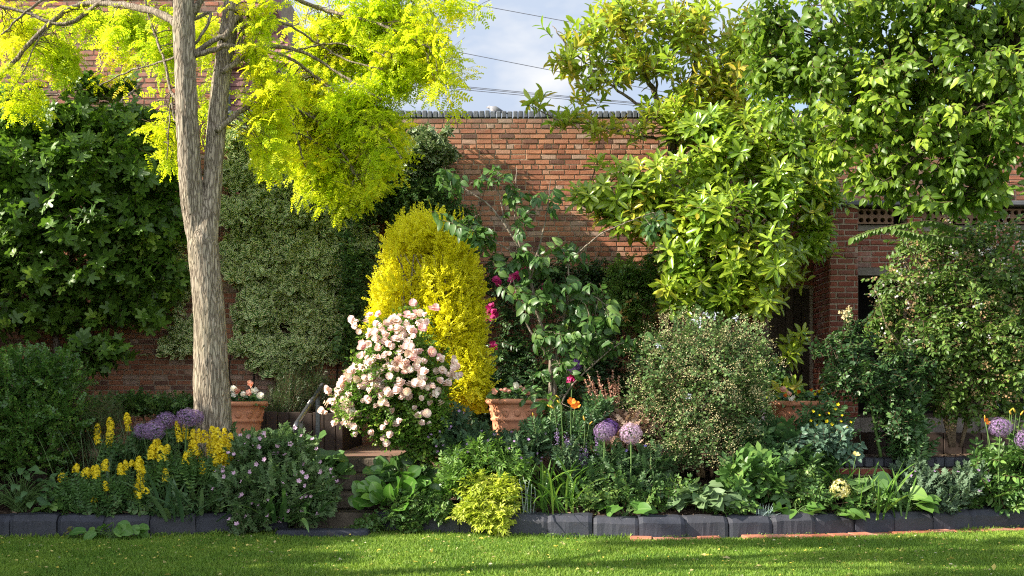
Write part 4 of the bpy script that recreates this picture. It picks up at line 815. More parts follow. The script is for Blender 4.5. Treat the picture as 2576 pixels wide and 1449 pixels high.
t = thing('lime_tree', 'spreading tree beyond the left edge whose boughs shade the lawn', 'tree', (-7.6, 5.6, 0))
mb = MB(); mb.tube(smooth_path([(-7.6, 5.6, 0), (-7.7, 5.6, 3), (-7.6, 5.6, 6.2)], 6), np.linspace(.2, .08, 13), 10)
def wb(x, y, z, rx, ry, rz): d = y; return (1288 + x * F / d, 1000 - (z - EYE) * F / d, d, rx * F / d, rz * F / d, ry)
lb = [wb(-7.0, 6.22, 6.1, 2.3, .30, .26), wb(-6.4, 5.15, 6.6, 2.2, .34, .28), wb(-5.4, 5.6, 6.9, 1.0, .3, .3), wb(-6.2, 4.4, 6.2, 1.4, .22, .28)]
for a in ((-9.6, 6.2, 6.1), (-5.1, 6.3, 6.2), (-8.7, 5.1, 6.5), (-4.9, 5.2, 6.7), (-5.5, 4.4, 6.2)): mb.tube(smooth_path([(-7.6, 5.6, 4.6), (np.array((-7.6, 5.6, 5.2)) + a) / 2, a], 5), np.linspace(.06, .015, 11), 6)
mb.build('trunk', M_bark_dark, t); cr = MB(); crown(cr, ap, lb, 950, 777, 1.2, thr=.25, nscale=1.3); cr.build('crown', [M_rt, M_twig], t)
# ======================= wall climbers =======================
def climber_stems(mb, roots, n, seed, d, top, spread, r=.018):
    rng = np.random.default_rng(seed); S = []
    for k in range(n):
        x0 = roots[0] + (roots[1] - roots[0]) * rng.random(); pts = [(x0, 1090, d)]; x = x0
        for q in np.linspace(.25, 1, 4): x += rng.uniform(-spread, spread); pts.append((x, 1090 + (top - 1090) * q, d))
        S.append(branch(mb, pts, d, r * rng.uniform(.6, 1), r * .25, .02, seed + k, 6, .3))
    return np.concatenate(S)
t = thing('variegated_climber', 'cream-edged small leaved evergreen covering the wall right of the forked trunk', 'climber', (W(700, 1080, 13.8)[0], 13.8, TZ))
eu = [(620, 430, 13.75, 80, 55, .22), (760, 450, 13.7, 90, 60, .24), (640, 540, 13.7, 100, 70, .25), (780, 560, 13.65, 105, 70, .28), (640, 660, 13.7, 100, 75, .25), (790, 680, 13.65, 110, 75, .28), (880, 620, 13.65, 75, 110, .25), (660, 780, 13.7, 85, 65, .25), (790, 790, 13.7, 95, 50, .25), (850, 800, 13.7, 60, 60, .25), (640, 870, 13.7, 65, 42, .22), (740, 880, 13.7, 80, 40, .25), (830, 880, 13.7, 55, 28, .2), (690, 920, 13.7, 70, 20, .2), (470, 840, 13.75, 45, 40, .18, 1.1), (435, 870, 13.75, 35, 25, .15, 1.), (440, 720, 13.75, 45, 80, .18, .5), (470, 860, 13.7, 30, 25, .15, .7), (375, 905, 13.85, 12, 22, .08, .5), (440, 600, 13.75, 40, 80, .15, .4), (740, 730, 13.68, 60, 45, .2), (720, 620, 13.68, 80, 60, .22), (900, 470, 13.65, 70, 50, .25), (960, 440, 13.6, 60, 45, .3), (870, 540, 13.65, 60, 60, .25), (600, 350, 13.75, 50, 50, .3), (700, 330, 13.7, 40, 30, .3)]
mb = MB(); SK = climber_stems(mb, (600, 900), 9, 11, 13.88, 420, 60)
rng = np.random.default_rng(12)
es = [shoot(rhombw, 7, .17, .07, rng, 'opp', 62, .1, .002, .08, True, .15, leaf_droop=.05, shrink=.3) for _ in range(5)]
es2 = [shoot(leaf([(.3, .25), (.7, .23)], .1, .2), 6, .17, .084, rng, 'opp', 62, .1, .002, .08, True, .15, leaf_droop=.05, shrink=.3) for _ in range(5)]
M_eu = leafmat('cream_edged_leaf', (.075, .17, .04), (.14, .25, .055), edge=(.80, .82, .42), e0=.5, e1=.68, trans=.22, rough=.4, spec=.4)
cr = MB(); P, _, _ = crown(cr, es2, eu, 4100, 121, 1.0, out=.25, up=.5, rand=.6, front=.35, nup=.3, nfront=.9, nsun=.3, nrand=.4, noff=.0, thr=.27, nscale=2.6, fill=.45, tv=.2, tint0=.5, clump=.2)
mb.build('stem', M_bark_dark, t); cr.build('foliage', [M_eu, M_twig], t)

t = thing('variegated_climber', 'white-flecked climber bulging from the top of the wall above the golden shrub', 'climber', (W(1050, 1080, 13.8)[0], 13.8, TZ))
eu2 = [(1075, 345, 13.6, 52, 24, .35), (1060, 385, 13.5, 70, 34, .5), (1125, 385, 13.55, 36, 22, .35), (1015, 420, 13.5, 60, 40, .45), (1100, 420, 13.6, 50, 22, .35), (1000, 360, 13.6, 50, 40, .4), (640, 310, 13.8, 40, 25, .3), (1120, 330, 13.75, 14, 16, .1)]
mb = MB(); climber_stems(mb, (960, 1080), 4, 13, 13.88, 380, 40); cr = MB()
crown(cr, es2, eu2, 620, 122, .95, out=.6, up=.25, rand=.5, front=.5, nup=.6, nsun=.4, nrand=.4, thr=.3, nscale=2.6, fill=.45, tv=.2, tint0=.5)
mb.build('stem', M_bark_dark, t); cr.build('foliage', [leafmat('white_edged_leaf', (.06, .13, .04), (.11, .19, .06), edge=(.62, .64, .42), e0=.6, e1=.9, trans=.2, rough=.4), M_twig], t)

t = thing('green_climber', 'loose plain green climber with long shoots on the wall behind the golden shrub', 'climber', (W(980, 1080, 13.7)[0], 13.7, TZ))
gc = [(930, 520, 13.55, 75, 55, .35), (1000, 490, 13.55, 75, 60, .35), (1060, 470, 13.6, 70, 50, .35), (1110, 520, 13.65, 50, 60, .3), (900, 620, 13.5, 60, 80, .35), (890, 740, 13.5, 45, 90, .35), (1060, 560, 13.6, 80, 60, .3), (880, 860, 13.5, 40, 70, .3), (1170, 560, 13.7, 40, 50, .2, .6), (1180, 620, 13.6, 40, 60, .2, .5)]
mb = MB(); climber_stems(mb, (900, 1100), 7, 14, 13.85, 450, 50); cr = MB(); rng = np.random.default_rng(15)
js = [shoot(rhomb, 7, .26, .075, rng, 'opp', 55, .2, .002, .1, True, .2, leaf_droop=.2, shrink=.3) for _ in range(5)]
M_gc = leafmat('mid_green_leaflet', (.045, .105, .03), (.10, .20, .05), (.20, .3, .08), trans=.3, rough=.45)
crown(cr, js, gc, 1250, 123, 1.0, out=.5, up=.2, rand=.6, front=.5, nup=.7, nsun=.3, thr=.33, nscale=2.5, fill=.5, tv=.2); mb.build('stem', M_bark_dark, t); cr.build('foliage', [M_gc, M_twig], t)

def pom(n_rings, petal, ps, rng, cup=.5, tv=.15):
    """layered rosette facing +Z"""
    mb = MB()
    for r_ in range(n_rings):
        f = r_ / max(n_rings - 1, 1); k = int(9 - 4 * f) if n_rings > 2 else 5; el = .12 + (1.15 - .12) * f
        for i in range(k):
            a = 2 * np.pi * (i + .5 * (r_ % 2)) / k + rng.normal(0, .12); d = np.array([math.cos(a) * math.cos(el), math.sin(a) * math.cos(el), math.sin(el) * cup * 1.6])
            n_ = np.array([-math.cos(a) * math.sin(el), -math.sin(a) * math.sin(el), math.cos(el)])
            q = MB(); q.inst(petal, [[0, 0, .02 * r_]], d, n_, ps * (1 - .42 * f), 0.); v = q.v[0]; mb.raw(v, q.l[0], q.c[0], np.clip(f * .7 + rng.normal(.0, tv), -1, 1), petal.e)
    return mb
P_rose = TP([(0, 0, 0), (-.36, .4, .03), (0, .45, -.05), (.36, .4, .03), (-.34, .85, .16), (0, 1, .1), (.34, .85, .16)], [(0, 2, 1), (0, 3, 2), (1, 2, 5, 4), (2, 3, 6, 5)], e=[0, .5, .5, .5, 1, 1, 1])
def petalmat(name, c0, c1, c2=None, centre=None, trans=.3):
    return leafmat(name, c0, c1, c2, trans=trans, rough=.55, spec=.2, tgain=1.1, vein=centre)
M_rose = petalmat('pale_pink_petal', (.86, .66, .61), (.91, .80, .74), (.94, .89, .80), (.78, .60, .36))
_nt = M_rose.node_tree; _p = [q for q in _nt.nodes if q.type == 'BSDF_PRINCIPLED'][0]; _l = _p.inputs['Base Color'].links[0].from_socket; _oi = _nt.nodes.new('ShaderNodeObjectInfo'); _c = mixc(_nt, mr(_nt, _oi.outputs['Random'], .45, 1., 0, .55), _l, (.84, .52, .53)); _nt.links.new(_c, _p.inputs['Base Color'])
M_rose2 = petalmat('deeper_pink_petal', (.80, .42, .43), (.86, .58, .56), (.9, .72, .62), (.7, .45, .25))
rng = np.random.default_rng(21)
def rose_meshes(mat, seed, n=3, r=.055):
    o = []
    for k in range(n):
        rr = np.random.default_rng(seed + k); m = pom((3, 2, 4, 3)[k % 4], P_rose, r * (1, 1.05, .95, .8)[k % 4], rr, (.12, .05, .3, .5)[k % 4]); m.lathe([(.22 * r, .10 * r), (.15 * r, .2 * r), (0, .24 * r)], 8, tint=0., seed=k); ob = m.build('rose_bloom', mat); C.objects.unlink(ob); o.append(ob.data); bpy.data.objects.remove(ob)
    return o
def put_blooms(t, name, meshes, pts, dirs, rng, sc=(.8, 1.2)):
    L = Vector(t.location)
    for p, d in zip(pts, dirs):
        o = bpy.data.objects.new(name, meshes[int(rng.integers(0, len(meshes)))]); C.objects.link(o); o.parent = t; o.location = Vector(p) - L
        e = Vector(d).to_track_quat('Z', 'Y').to_euler(); o.rotation_euler = e; s = rng.uniform(*sc); o.scale = (s, s, s * rng.uniform(.8, 1.1))

# dark red climbing rose on the wall
t = thing('climbing_rose', 'dark green climbing rose with magenta blooms on the shaded wall behind the young fruit tree', 'rose', (W(1280, 1080, 13.6)[0], 13.6, TZ))
cg = [(1270, 700, 13.6, 60, 60, .25, .7), (1380, 690, 13.6, 80, 50, .25), (1500, 700, 13.6, 90, 50, .3), (1280, 800, 13.6, 60, 60, .25, .6), (1300, 900, 13.5, 80, 60, .3), (1270, 980, 13.3, 60, 50, .35), (1420, 820, 13.6, 80, 70, .25, .5), (1540, 800, 13.6, 50, 60, .25, .7), (1500, 920, 13.4, 80, 70, .3), (1380, 960, 13.3, 90, 60, .35), (1560, 990, 13.2, 60, 50, .3)]
mb = MB(); climber_stems(mb, (1250, 1500), 7, 24, 13.85, 680, 60, .014); cr = MB()
M_cg = leafmat('dark_rose_leaf', (.020, .050, .018), (.045, .10, .03), (.09, .17, .045), trans=.2, rough=.42)
crown(cr, js, cg, 1100, 124, 1.05, out=.4, up=.1, rand=.6, front=.6, nup=.7, nsun=.3, thr=.36, nscale=2.2, fill=.5, tv=.2); mb.build('stem', M_bark_dark, t); cr.build('foliage', [M_cg, M_twig], t)
mg = [(1300, 690), (1318, 682), (1287, 700), (1308, 700), (1330, 676), (1248, 705), (1255, 712), (1290, 735), (1298, 742), (1283, 745), (1310, 762), (1235, 770), (1243, 785), (1228, 778), (1238, 800), (1225, 798), (1247, 792), (1240, 868), (1243, 875), (1372, 722), (1435, 955), (1440, 950), (1350, 770), (1388, 950)]
M_mag2 = petalmat('magenta_petal', (.42, .02, .13), (.60, .04, .22), (.72, .12, .35), trans=.25); ms = rose_meshes(M_mag2, 40, 2, .055); rng = np.random.default_rng(25)
put_blooms(t, 'rose_bloom', ms, [W(a, b, 13.15 + rng.uniform(-.1, .1)) if b < 940 else W(a, b, 11.3) for a, b in mg], [nrm(rng.normal(0, .4, 3) + [-.3, -1, .3]) for _ in mg], rng, (.9, 1.3))

# bright climber left of the magnolia
t = thing('honeysuckle', 'bright fresh green twining shrub with buff flowers at the wall left of the magnolia', 'climber', (W(1610, 1080, 13.3)[0], 13.3, TZ))
hs = [(1600, 690, 13.1, 60, 50, .35), (1570, 740, 13.0, 45, 55, .35), (1640, 720, 13.0, 50, 70, .4), (1590, 790, 13.0, 45, 35, .35), (1650, 650, 13.2, 30, 25, .25), (1545, 690, 13.2, 25, 35, .25, .6), (1620, 860, 13.1, 60, 60, .35, .5)]
cr = MB(); crown(cr, js, hs, 620, 125, .85, out=.6, up=.2, rand=.55, front=.3, nup=.8, nsun=.4, thr=.3, nscale=3, fill=.5, tv=.2)
mb = MB(); climber_stems(mb, (1580, 1650), 4, 26, 13.5, 700, 20, .014); mb.build('stem', M_bark_dark, t); cr.build('foliage', [leafmat('fresh_green_leaf', (.075, .17, .03), (.14, .27, .05), (.24, .36, .08), trans=.35, rough=.35, spec=.45), M_twig], t)
fl = MB(); rng = np.random.default_rng(27); pts = np.array([W(a, b, 12.75) for a, b in ((1570, 775), (1560, 790), (1580, 760), (1545, 800), (1600, 748), (1575, 805))]); pts = np.repeat(pts, 8, 0) + rng.normal(0, .018, (48, 3))
M_buff = petalmat('buff_petal', (.55, .32, .10), (.68, .48, .2))
for k in range(6):
    fl = MB(); q = slice(8 * k, 8 * k + 8); fl.inst(rhombw, pts[q], rng.normal(size=(8, 3)) + [0, -.6, .4], rng.normal(size=(8, 3)), .06, rng.uniform(0, 1, 8)); fl.build('flower', M_buff, t)

# ======================= golden shrub =======================
t = thing('golden_privet', 'tall column of bright golden yellow small leaves in the middle of the border', 'shrub', (*W(1090, 1100, 11.3)[:2], TZ))
gp = [(1075, 590, 11.70, 95, 52, .5, 1.1), (1020, 640, 11.65, 70, 75, .5), (1130, 640, 11.65, 75, 70, .5), (1010, 730, 11.60, 78, 80, .5), (1105, 730, 11.55, 100, 90, .6), (1180, 720, 11.70, 42, 80, .4), (1000, 810, 11.60, 82, 70, .5), (1110, 820, 11.50, 105, 85, .6), (1185, 820, 11.60, 48, 85, .45), (1060, 900, 11.60, 100, 80, .55), (1170, 920, 11.50, 68, 85, .5), (1150, 990, 11.60, 82, 50, .45), (1200, 970, 11.60, 40, 65, .35), (965, 760, 11.65, 36, 65, .3), (1060, 562, 11.70, 75, 28, .3, .8)]
rng = np.random.default_rng(28)
gs = [shoot(rhombw, 8, .17, .042, rng, 'opp', 58, .05, .0016, .1, True, .15, leaf_droop=.05, shrink=.35) for _ in range(6)]
M_gp = leafmat('golden_leaf', (.74, .69, .02), (.92, .87, .035), (.94, .90, .09), trans=.4, rough=.5, spec=.2, tgain=1.12)
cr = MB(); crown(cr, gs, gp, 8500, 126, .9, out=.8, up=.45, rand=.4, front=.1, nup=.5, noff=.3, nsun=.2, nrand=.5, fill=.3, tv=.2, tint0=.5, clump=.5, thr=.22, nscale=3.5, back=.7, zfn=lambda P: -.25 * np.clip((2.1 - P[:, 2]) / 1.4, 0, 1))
rng = np.random.default_rng(29); n = 70; pts = np.stack([rng.uniform(1000, 1190, n), rng.uniform(535, 600, n)], 1); PP = np.array([W(a, b + abs(a - 1075) * .25, 11.7 + rng.uniform(-.3, .3)) for a, b in pts]); cr.inst(gs[0], PP, rng.normal(0, .2, (n, 3)) + [0, 0, 1], rng.normal(size=(n, 3)), rng.uniform(.7, 1.2, n), .6)
n = 110; q = np.array([g_[:6] for g_ in gp])[rng.integers(0, len(gp) - 1, n)]; an = rng.uniform(0, 6.28, n); PP = np.array([W(a[0] + a[3] * math.cos(w_) * 1.0, a[1] - a[4] * math.sin(w_) * 1.0, a[2] - .1) for a, w_ in zip(q, an)]); TT_ = np.stack([np.cos(an), rng.normal(-.3, .3, n), np.sin(an) * .6 + .6], 1); cr.inst(gs[1], PP - nrm(TT_) * .06, TT_, rng.normal(size=(n, 3)), rng.uniform(.7, 1.2, n), rng.uniform(.3, .8, n))
cr.build('foliage', [M_gp, M_twig], t)
mb = MB(); S = []
for k in range(9): S.append(branch(mb, [(1090 + rng.uniform(-30, 30), 1095, 11.3), (1090 + rng.uniform(-60, 60), 850, 11.3), (1075 + rng.uniform(-80, 80), 640, 11.3)], 11.3, .022, .006, .02, k, 6, .3))
mb.build('stem', M_bark_grey, t)
ic = MB(); a_ = np.linspace(0, 1, 24)

# ======================= pink rose bush =======================
D = 10.6
t = thing('rose_bush', 'rounded rose bush smothered in pale pink double blooms beside the stone steps', 'rose', (*W(1040, 1170, D)[:2], .5))
rb = [(1010, 870, 10.45, 75, 60, .4), (960, 950, 10.35, 85, 75, .45, 1.1), (1070, 950, 10.45, 75, 75, .45), (900, 1010, 10.35, 55, 60, .35), (1000, 1040, 10.35, 90, 60, .4), (1090, 1030, 10.45, 45, 60, .35), (1060, 1090, 10.45, 70, 45, .35, 1.1), (990, 1085, 10.45, 60, 35, .3), (1080, 1130, 10.45, 50, 30, .25), (1040, 800, 10.55, 35, 40, .2, .5), (950, 850, 10.45, 40, 40, .25, .6)]
rng = np.random.default_rng(33)
rs = [shoot(rhombw, 6, .2, .05, rng, 'opp', 60, .15, .002, .1, True, .2, leaf_droop=.2, shrink=.25) for _ in range(5)]
M_rl = leafmat('rose_leaf', (.075, .165, .025), (.16, .29, .04), (.28, .4, .06), trans=.32, rough=.4, spec=.35)
cr = MB(); crown(cr, rs, rb, 2300, 131, 1.0, out=.6, up=.1, rand=.6, nup=.8, nsun=.3, thr=.15, fill=.4, tv=.2); cr.build('foliage', [M_rl, M_twig], t)
mb = MB()
for k in range(8):
    a = rng.uniform(-70, 70); branch(mb, [(1060 + rng.uniform(-18, 18), 1175, D), (1050 + a * .4, 1090, D + rng.uniform(-.1, .1)), (1010 + a, 960, D + rng.uniform(-.2, .2)), (990 + a * 1.4, 850 + abs(a), D + rng.uniform(-.3, .2))], D, .017, .004, .02, k, 6, .5)
branch(mb, [(960, 900, 10.5), (925, 850, 10.4), (895, 825, 10.4)], 10.5, .005, .003, .01, 70, 5, .3); branch(mb, [(1000, 850, 10.5), (1012, 780, 10.5), (1010, 745, 10.5)], 10.5, .004, .002, .01, 71, 5, .3)
mb.build('stem', M_bark_dark, t)
heads = [(893, 822, 2), (935, 800, 2), (990, 800, 3), (1025, 780, 2), (1047, 785, 2), (1090, 775, 2), (1068, 810, 2), (985, 835, 2), (1015, 820, 3), (1050, 830, 2), (940, 845, 3), (910, 870, 2), (955, 870, 3), (1005, 855, 2), (1035, 865, 3), (1075, 868, 2), (925, 905, 3), (970, 900, 2), (1000, 885, 2), (1045, 900, 2), (890, 940, 2), (940, 940, 3), (985, 930, 3), (1025, 935, 2), (1060, 935, 2), (1100, 905, 2), (1110, 930, 2), (1130, 920, 2), (1148, 945, 1), (870, 965, 3), (905, 975, 2), (950, 970, 2), (995, 970, 3), (1040, 965, 2), (1075, 975, 1), (1105, 960, 1), (850, 990, 2), (885, 1005, 3), (925, 1010, 2), (965, 1005, 2), (1010, 1000, 1), (1060, 1000, 1), (1095, 990, 1), (845, 1025, 2), (870, 1040, 3), (905, 1040, 2), (855, 1060, 2), (880, 1075, 2), (945, 1045, 1), (985, 1060, 1), (1020, 1030, 1), (1075, 1045, 1), (920, 1075, 1), (1055, 1080, 1), (970, 1085, 1), (1085, 1145, 1), (965, 1110, 1), (895, 1080, 1)]
hp, hd, hp2, hd2 = [], [], [], []
for a, b, k in heads:
    for i in range(k):
        aa, bb = a + rng.normal(0, 9 if k > 1 else 1), b + rng.normal(0, 8 if k > 1 else 1); fx, fz = (aa - 1000) / 160, (950 - bb) / 160
        dd = 10.38 - .42 * math.sqrt(max(0, 1 - fx * fx - fz * fz * .7)); p = W(aa, bb, dd); v = nrm(np.array([fx * .8, -.8, fz * .6 + .35]) + rng.normal(0, .3, 3))
        (hp2 if bb < 905 and rng.random() < .45 else hp).append(p); (hd2 if len(hp2) > len(hd2) else hd).append(v)
ma, mc = rose_meshes(M_rose, 50, 4, .050), rose_meshes(M_rose2, 60, 2, .050)
put_blooms(t, 'rose_bloom', ma, hp[:76], hd[:76], rng, (.65, 1.2)); put_blooms(t, 'rose_bloom', mc, hp2[:24], hd2[:24], rng, (.75, 1.1))
xm = MB(); xr = np.random.default_rng(34); xt = mb_tp(pom(3, P_rose, .048, xr, .12))
xp = np.array(hp)[xr.integers(0, len(hp), 220)] + xr.normal(0, .075, (220, 3)) + [0, .05, 0]; xd = nrm(xr.normal(0, .4, (220, 3)) + [-.3, -.8, .5])
xt = TP(np.stack([xt.v[:, 0], -xt.v[:, 2] * 0 + xt.v[:, 1], xt.v[:, 2]], 1), l=xt.l, c=xt.c, e=xt.e, t=xt.t); xm.inst(xt, xp, np.cross(xd, xr.normal(size=(220, 3))), xd, xr.uniform(.6, 1.1, 220), .1); o = xm.build('rose_blooms', M_rose, t); o['kind'] = 'stuff'

# ======================= rounded flowering shrubs at the right =======================
def small_flowers(pts, tpl, size, rng, face=(0, -.7, .6)):
    m = MB(); n = len(pts); m.inst(tpl, pts, nrm(rng.normal(0, .7, (n, 3)) + np.array([0, 0, .2])), nrm(rng.normal(0, .5, (n, 3)) + np.array(face)), size * rng.uniform(.7, 1.2, n), rng.uniform(0, 1, n)); return m
star5 = TP([(0, 0, 0)] + [(math.cos(a) * r_, math.sin(a) * r_, z_) for a, r_, z_ in [(2 * math.pi * k / 10, 1 if k % 2 == 0 else .42, .15 if k % 2 == 0 else .03) for k in range(10)]], [(0, i + 1, (i + 1) % 10 + 1) for i in range(10)], e=[0] + [.8] * 10)
def panicles(blobs, n, seed, per, spread, size, tpl, frontbias=.5):
    rng = np.random.default_rng(seed); P, D_ = blob_pts(n * 3, blobs, rng, .18); k = (D_[:, 1] < .35) | (D_[:, 2] > .4); P = P[k][:n]; D_ = D_[k][:n]
    pts = np.repeat(P + D_ * .05, per, 0) + rng.normal(0, spread, (len(P) * per, 3)); return small_flowers(pts, tpl, size, rng)
t = thing('ceanothus_bush', 'rounded bush with khaki spent flower heads to the right of the pale allium', 'shrub', (*W(1780, 1190, 10.6)[:2], .5))
cb = [(1730, 850, 10.7, 100, 60, .5), (1840, 860, 10.7, 90, 60, .5), (1660, 920, 10.6, 85, 70, .5), (1770, 930, 10.5, 110, 80, .6, 1.1), (1880, 930, 10.6, 75, 75, .5), (1640, 1010, 10.6, 75, 65, .4), (1750, 1030, 10.4, 105, 75, .55), (1860, 1020, 10.6, 75, 65, .45), (1700, 1090, 10.4, 100, 50, .45), (1820, 1090, 10.5, 90, 45, .4), (1750, 1130, 10.3, 110, 40, .4, .8), (1690, 1160, 10.3, 80, 30, .3, .6)]
rng = np.random.default_rng(35)
cs = [shoot(rhombw, 7, .22, .055, rng, 'alt', 55, .1, .0025, .1, True, .2, leaf_droop=.1, shrink=.3) for _ in range(5)]
M_cb = leafmat('dull_green_leaf', (.065, .13, .04), (.12, .2, .065), (.2, .29, .1), trans=.28, rough=.5)
cr = MB(); crown(cr, cs, cb, 2300, 135, 1.0, out=.7, up=.35, rand=.5, nup=.8, nsun=.3, thr=.25, fill=.4, tv=.2); cr.build('foliage', [M_cb, M_twig], t)
M_khaki = leafmat('khaki_seed_head', (.36, .29, .13), (.54, .46, .25), (.64, .57, .35), trans=.15, rough=.8)
panicles(cb, 520, 36, 26, .034, .014, rhombw).build('spent_flower', M_khaki, t, smooth=False)['kind'] = 'stuff'
mb = MB()
for k in range(12):
    a = rng.uniform(-95, 95); branch(mb, [(1790 + a * .35, 1200, 10.55), (1790 + a * .6, 1120, 10.5), (1780 + a, 1000, 10.5), (1775 + a * 1.2, 880, 10.6)], 10.5, .02, .005, .02, k + 5, 6, .1)
mb.build('stem', plain('tan_stem', (.30, .20, .10), (.18, .12, .07), .8, .2), t)
M_pb = petalmat('pale_blue_petal', (.45, .47, .62), (.6, .6, .72))
for a, b in ((1656, 870), (1742, 805), (1758, 808), (1850, 800), (1735, 1000), (1800, 795), (1775, 790)): small_flowers(W(a, b, 10.15) + rng.normal(0, .02, (9, 3)), star5, .016, rng).build('flower', M_pb, t)

t = thing('beauty_bush', 'large arching bush with fading white flowers in front of the outbuilding at the right', 'shrub', (*W(2400, 1120, 11.2)[:2], .65))
kb = [(2480, 600, 11.0, 110, 55, .5), (2350, 610, 11.1, 95, 50, .5), (2550, 700, 10.9, 90, 90, .6), (2420, 710, 10.9, 120, 85, .7, 1.1), (2290, 720, 11.1, 90, 75, .5), (2230, 800, 11.1, 55, 70, .4), (2350, 830, 10.9, 110, 80, .6), (2490, 830, 10.8, 110, 80, .6), (2590, 850, 10.9, 70, 90, .5), (2260, 900, 11.0, 70, 50, .4), (2400, 920, 10.9, 100, 60, .5), (2530, 940, 10.8, 90, 70, .5), (2410, 1010, 10.9, 55, 60, .35), (2530, 1030, 10.9, 70, 60, .4, .7), (2380, 1000, 10.8, 30, 70, .3, 1.2), (2680, 700, 11, 80, 200, .6)]
rng = np.random.default_rng(37)
ks = [shoot(L_oval, 5, .26, .075, rng, 'opp', 60, .25, .003, .1, True, .2, leaf_droop=.25, shrink=.3) for _ in range(6)]
M_kb = leafmat('soft_green_leaf', (.055, .115, .022), (.115, .195, .036), (.21, .30, .06), trans=.3, rough=.45)
cr = MB(); crown(cr, ks, kb, 1900, 137, 1.0, out=.7, up=.05, rand=.5, nup=.8, nsun=.3, thr=.3, nscale=2.2, fill=.5, tv=.2); 
mb = MB(); arch = []
for k in range(16):
    a = rng.uniform(-150, 190); arch.append(branch(mb, [(2400 + a * .1, 1125, 11.2), (2400 + a * .5, 900, 11.1), (2400 + a, 720 + rng.uniform(-60, 60), 11.), (2400 + a * 1.5, 640 + rng.uniform(-40, 160), 10.9)], 11, .014, .004, .02, k + 40, 6, .0))
arc = [branch(mb, [(2400, 570, 10.7), (2340, 555, 10.6), (2260, 565, 10.5), (2190, 580, 10.45), (2145, 598, 10.4)], 10.6, .005, .002, .004, 61, 5, .0), branch(mb, [(2420, 600, 10.6), (2330, 590, 10.5), (2250, 575, 10.45)], 10.6, .005, .002, .004, 62, 5, 0), branch(mb, [(2300, 940, 10.7), (2260, 860, 10.5), (2230, 820, 10.4), (2215, 770, 10.4), (2200, 720, 10.4)], 10.6, .006, .002, .004, 63, 5, 0), branch(mb, [(2130, 960, 10.6), (2090, 870, 10.5), (2060, 850, 10.45)], 10.6, .004, .002, .004, 64, 5, 0)]
for q in arc[:2]:
    pts = q[::1]
    for sgn in (-1, 1): cr.inst(L_ovate, pts, np.array([-.45 * 1, -.3 * sgn, -.75]) + rng.normal(0, .15, (len(pts), 3)), np.array([-.4, -.8, .3]), .085, .7)
cr.build('foliage', [M_kb, M_twig], t); mb.build('stem', plain('buff_bark', (.26, .19, .12), (.14, .10, .07), .85, .2), t)
panicles(kb[:10], 60, 38, 8, .028, .016, star5).build('white_flower', petalmat('fading_white_petal', (.62, .58, .58), (.74, .71, .72)), t)['kind'] = 'stuff'
panicles(kb, 260, 39, 12, .026, .014, star5).build('spent_flower', leafmat('buff_calyx', (.34, .20, .10), (.47, .33, .17), trans=.2), t)['kind'] = 'stuff'

t = thing('climbing_rose', 'loose dark green rose with buff seed heads leaning before the brick pier at the right', 'rose', (*W(2200, 1130, 10.8)[:2], .65))
lr = [(2130, 880, 10.6, 55, 50, .3), (2170, 940, 10.6, 75, 55, .35), (2230, 980, 10.6, 70, 60, .35), (2100, 960, 10.6, 45, 40, .25, .7), (2150, 820, 10.6, 35, 35, .2, .6), (2065, 870, 10.6, 35, 18, .2, .6), (2250, 1060, 10.6, 55, 45, .3), (2290, 930, 10.7, 60, 60, .3)]
cr = MB(); crown(cr, rs, lr, 520, 139, 1.35, out=.6, up=.05, rand=.6, nup=.8, nsun=.3, thr=.28, fill=.5, tv=.2); cr.build('foliage', [M_cg, M_twig], t)
mb = MB(); branch(mb, [(2215, 1150, 10.7), (2195, 1040, 10.65), (2170, 960, 10.6), (2140, 860, 10.6), (2128, 790, 10.6)], 10.6, .02, .004, .01, 91, 8, 0); branch(mb, [(2195, 1040, 10.65), (2230, 960, 10.6), (2260, 880, 10.6)], 10.6, .012, .004, .01, 92, 6, 0); branch(mb, [(2180, 990, 10.6), (2120, 930, 10.6), (2060, 870, 10.6)], 10.6, .008, .003, .01, 93, 6, 0); mb.build('stem', M_stem_green, t)
for a, b in ((2120, 790), (2130, 780), (2135, 798)): small_flowers(W(a, b, 10.4) + rng.normal(0, .022, (22, 3)), star5, .018, rng).build('seed_head', M_khaki, t)

# ======================= boxwood and low shrubs at the left =======================
rng = np.random.default_rng(41)
bs = [shoot(rhombw, 7, .13, .038, rng, 'opp', 55, .02, .0015, .1, True, .18, leaf_droop=.0, shrink=.3) for _ in range(5)]
t = thing('box_bush', 'big rounded small-leaved green bush at the left edge above the lawn edge', 'shrub', (*W(90, 1200, 10.5)[:2], .35))
bb = [(60, 950, 10.5, 110, 80, .6), (150, 950, 10.6, 70, 65, .5), (60, 1050, 10.4, 110, 80, .6), (160, 1040, 10.5, 70, 70, .5), (-60, 1000, 10.5, 80, 130, .6), (90, 1130, 10.4, 100, 50, .5), (-30, 1140, 10.4, 90, 60, .5)]
cr = MB(); crown(cr, bs, bb, 3000, 141, 1.1, out=.8, up=.5, rand=.4, nup=.6, noff=.3, nsun=.3, fill=.3, thr=.2, tv=.2); cr.build('foliage', [leafmat('box_leaf', (.04, .105, .02), (.09, .19, .03), (.17, .29, .045), trans=.25, rough=.35, spec=.45), M_twig], t)
mb = MB()
for k in range(6): branch(mb, [(90 + k * 6, 1215, 10.5), (60 + k * 20 - 50, 1080, 10.5), (20 + k * 30, 940, 10.5)], 10.5, .018, .005, .02, k + 140, 6, .3)
mb.build('stem', M_bark_dark, t)
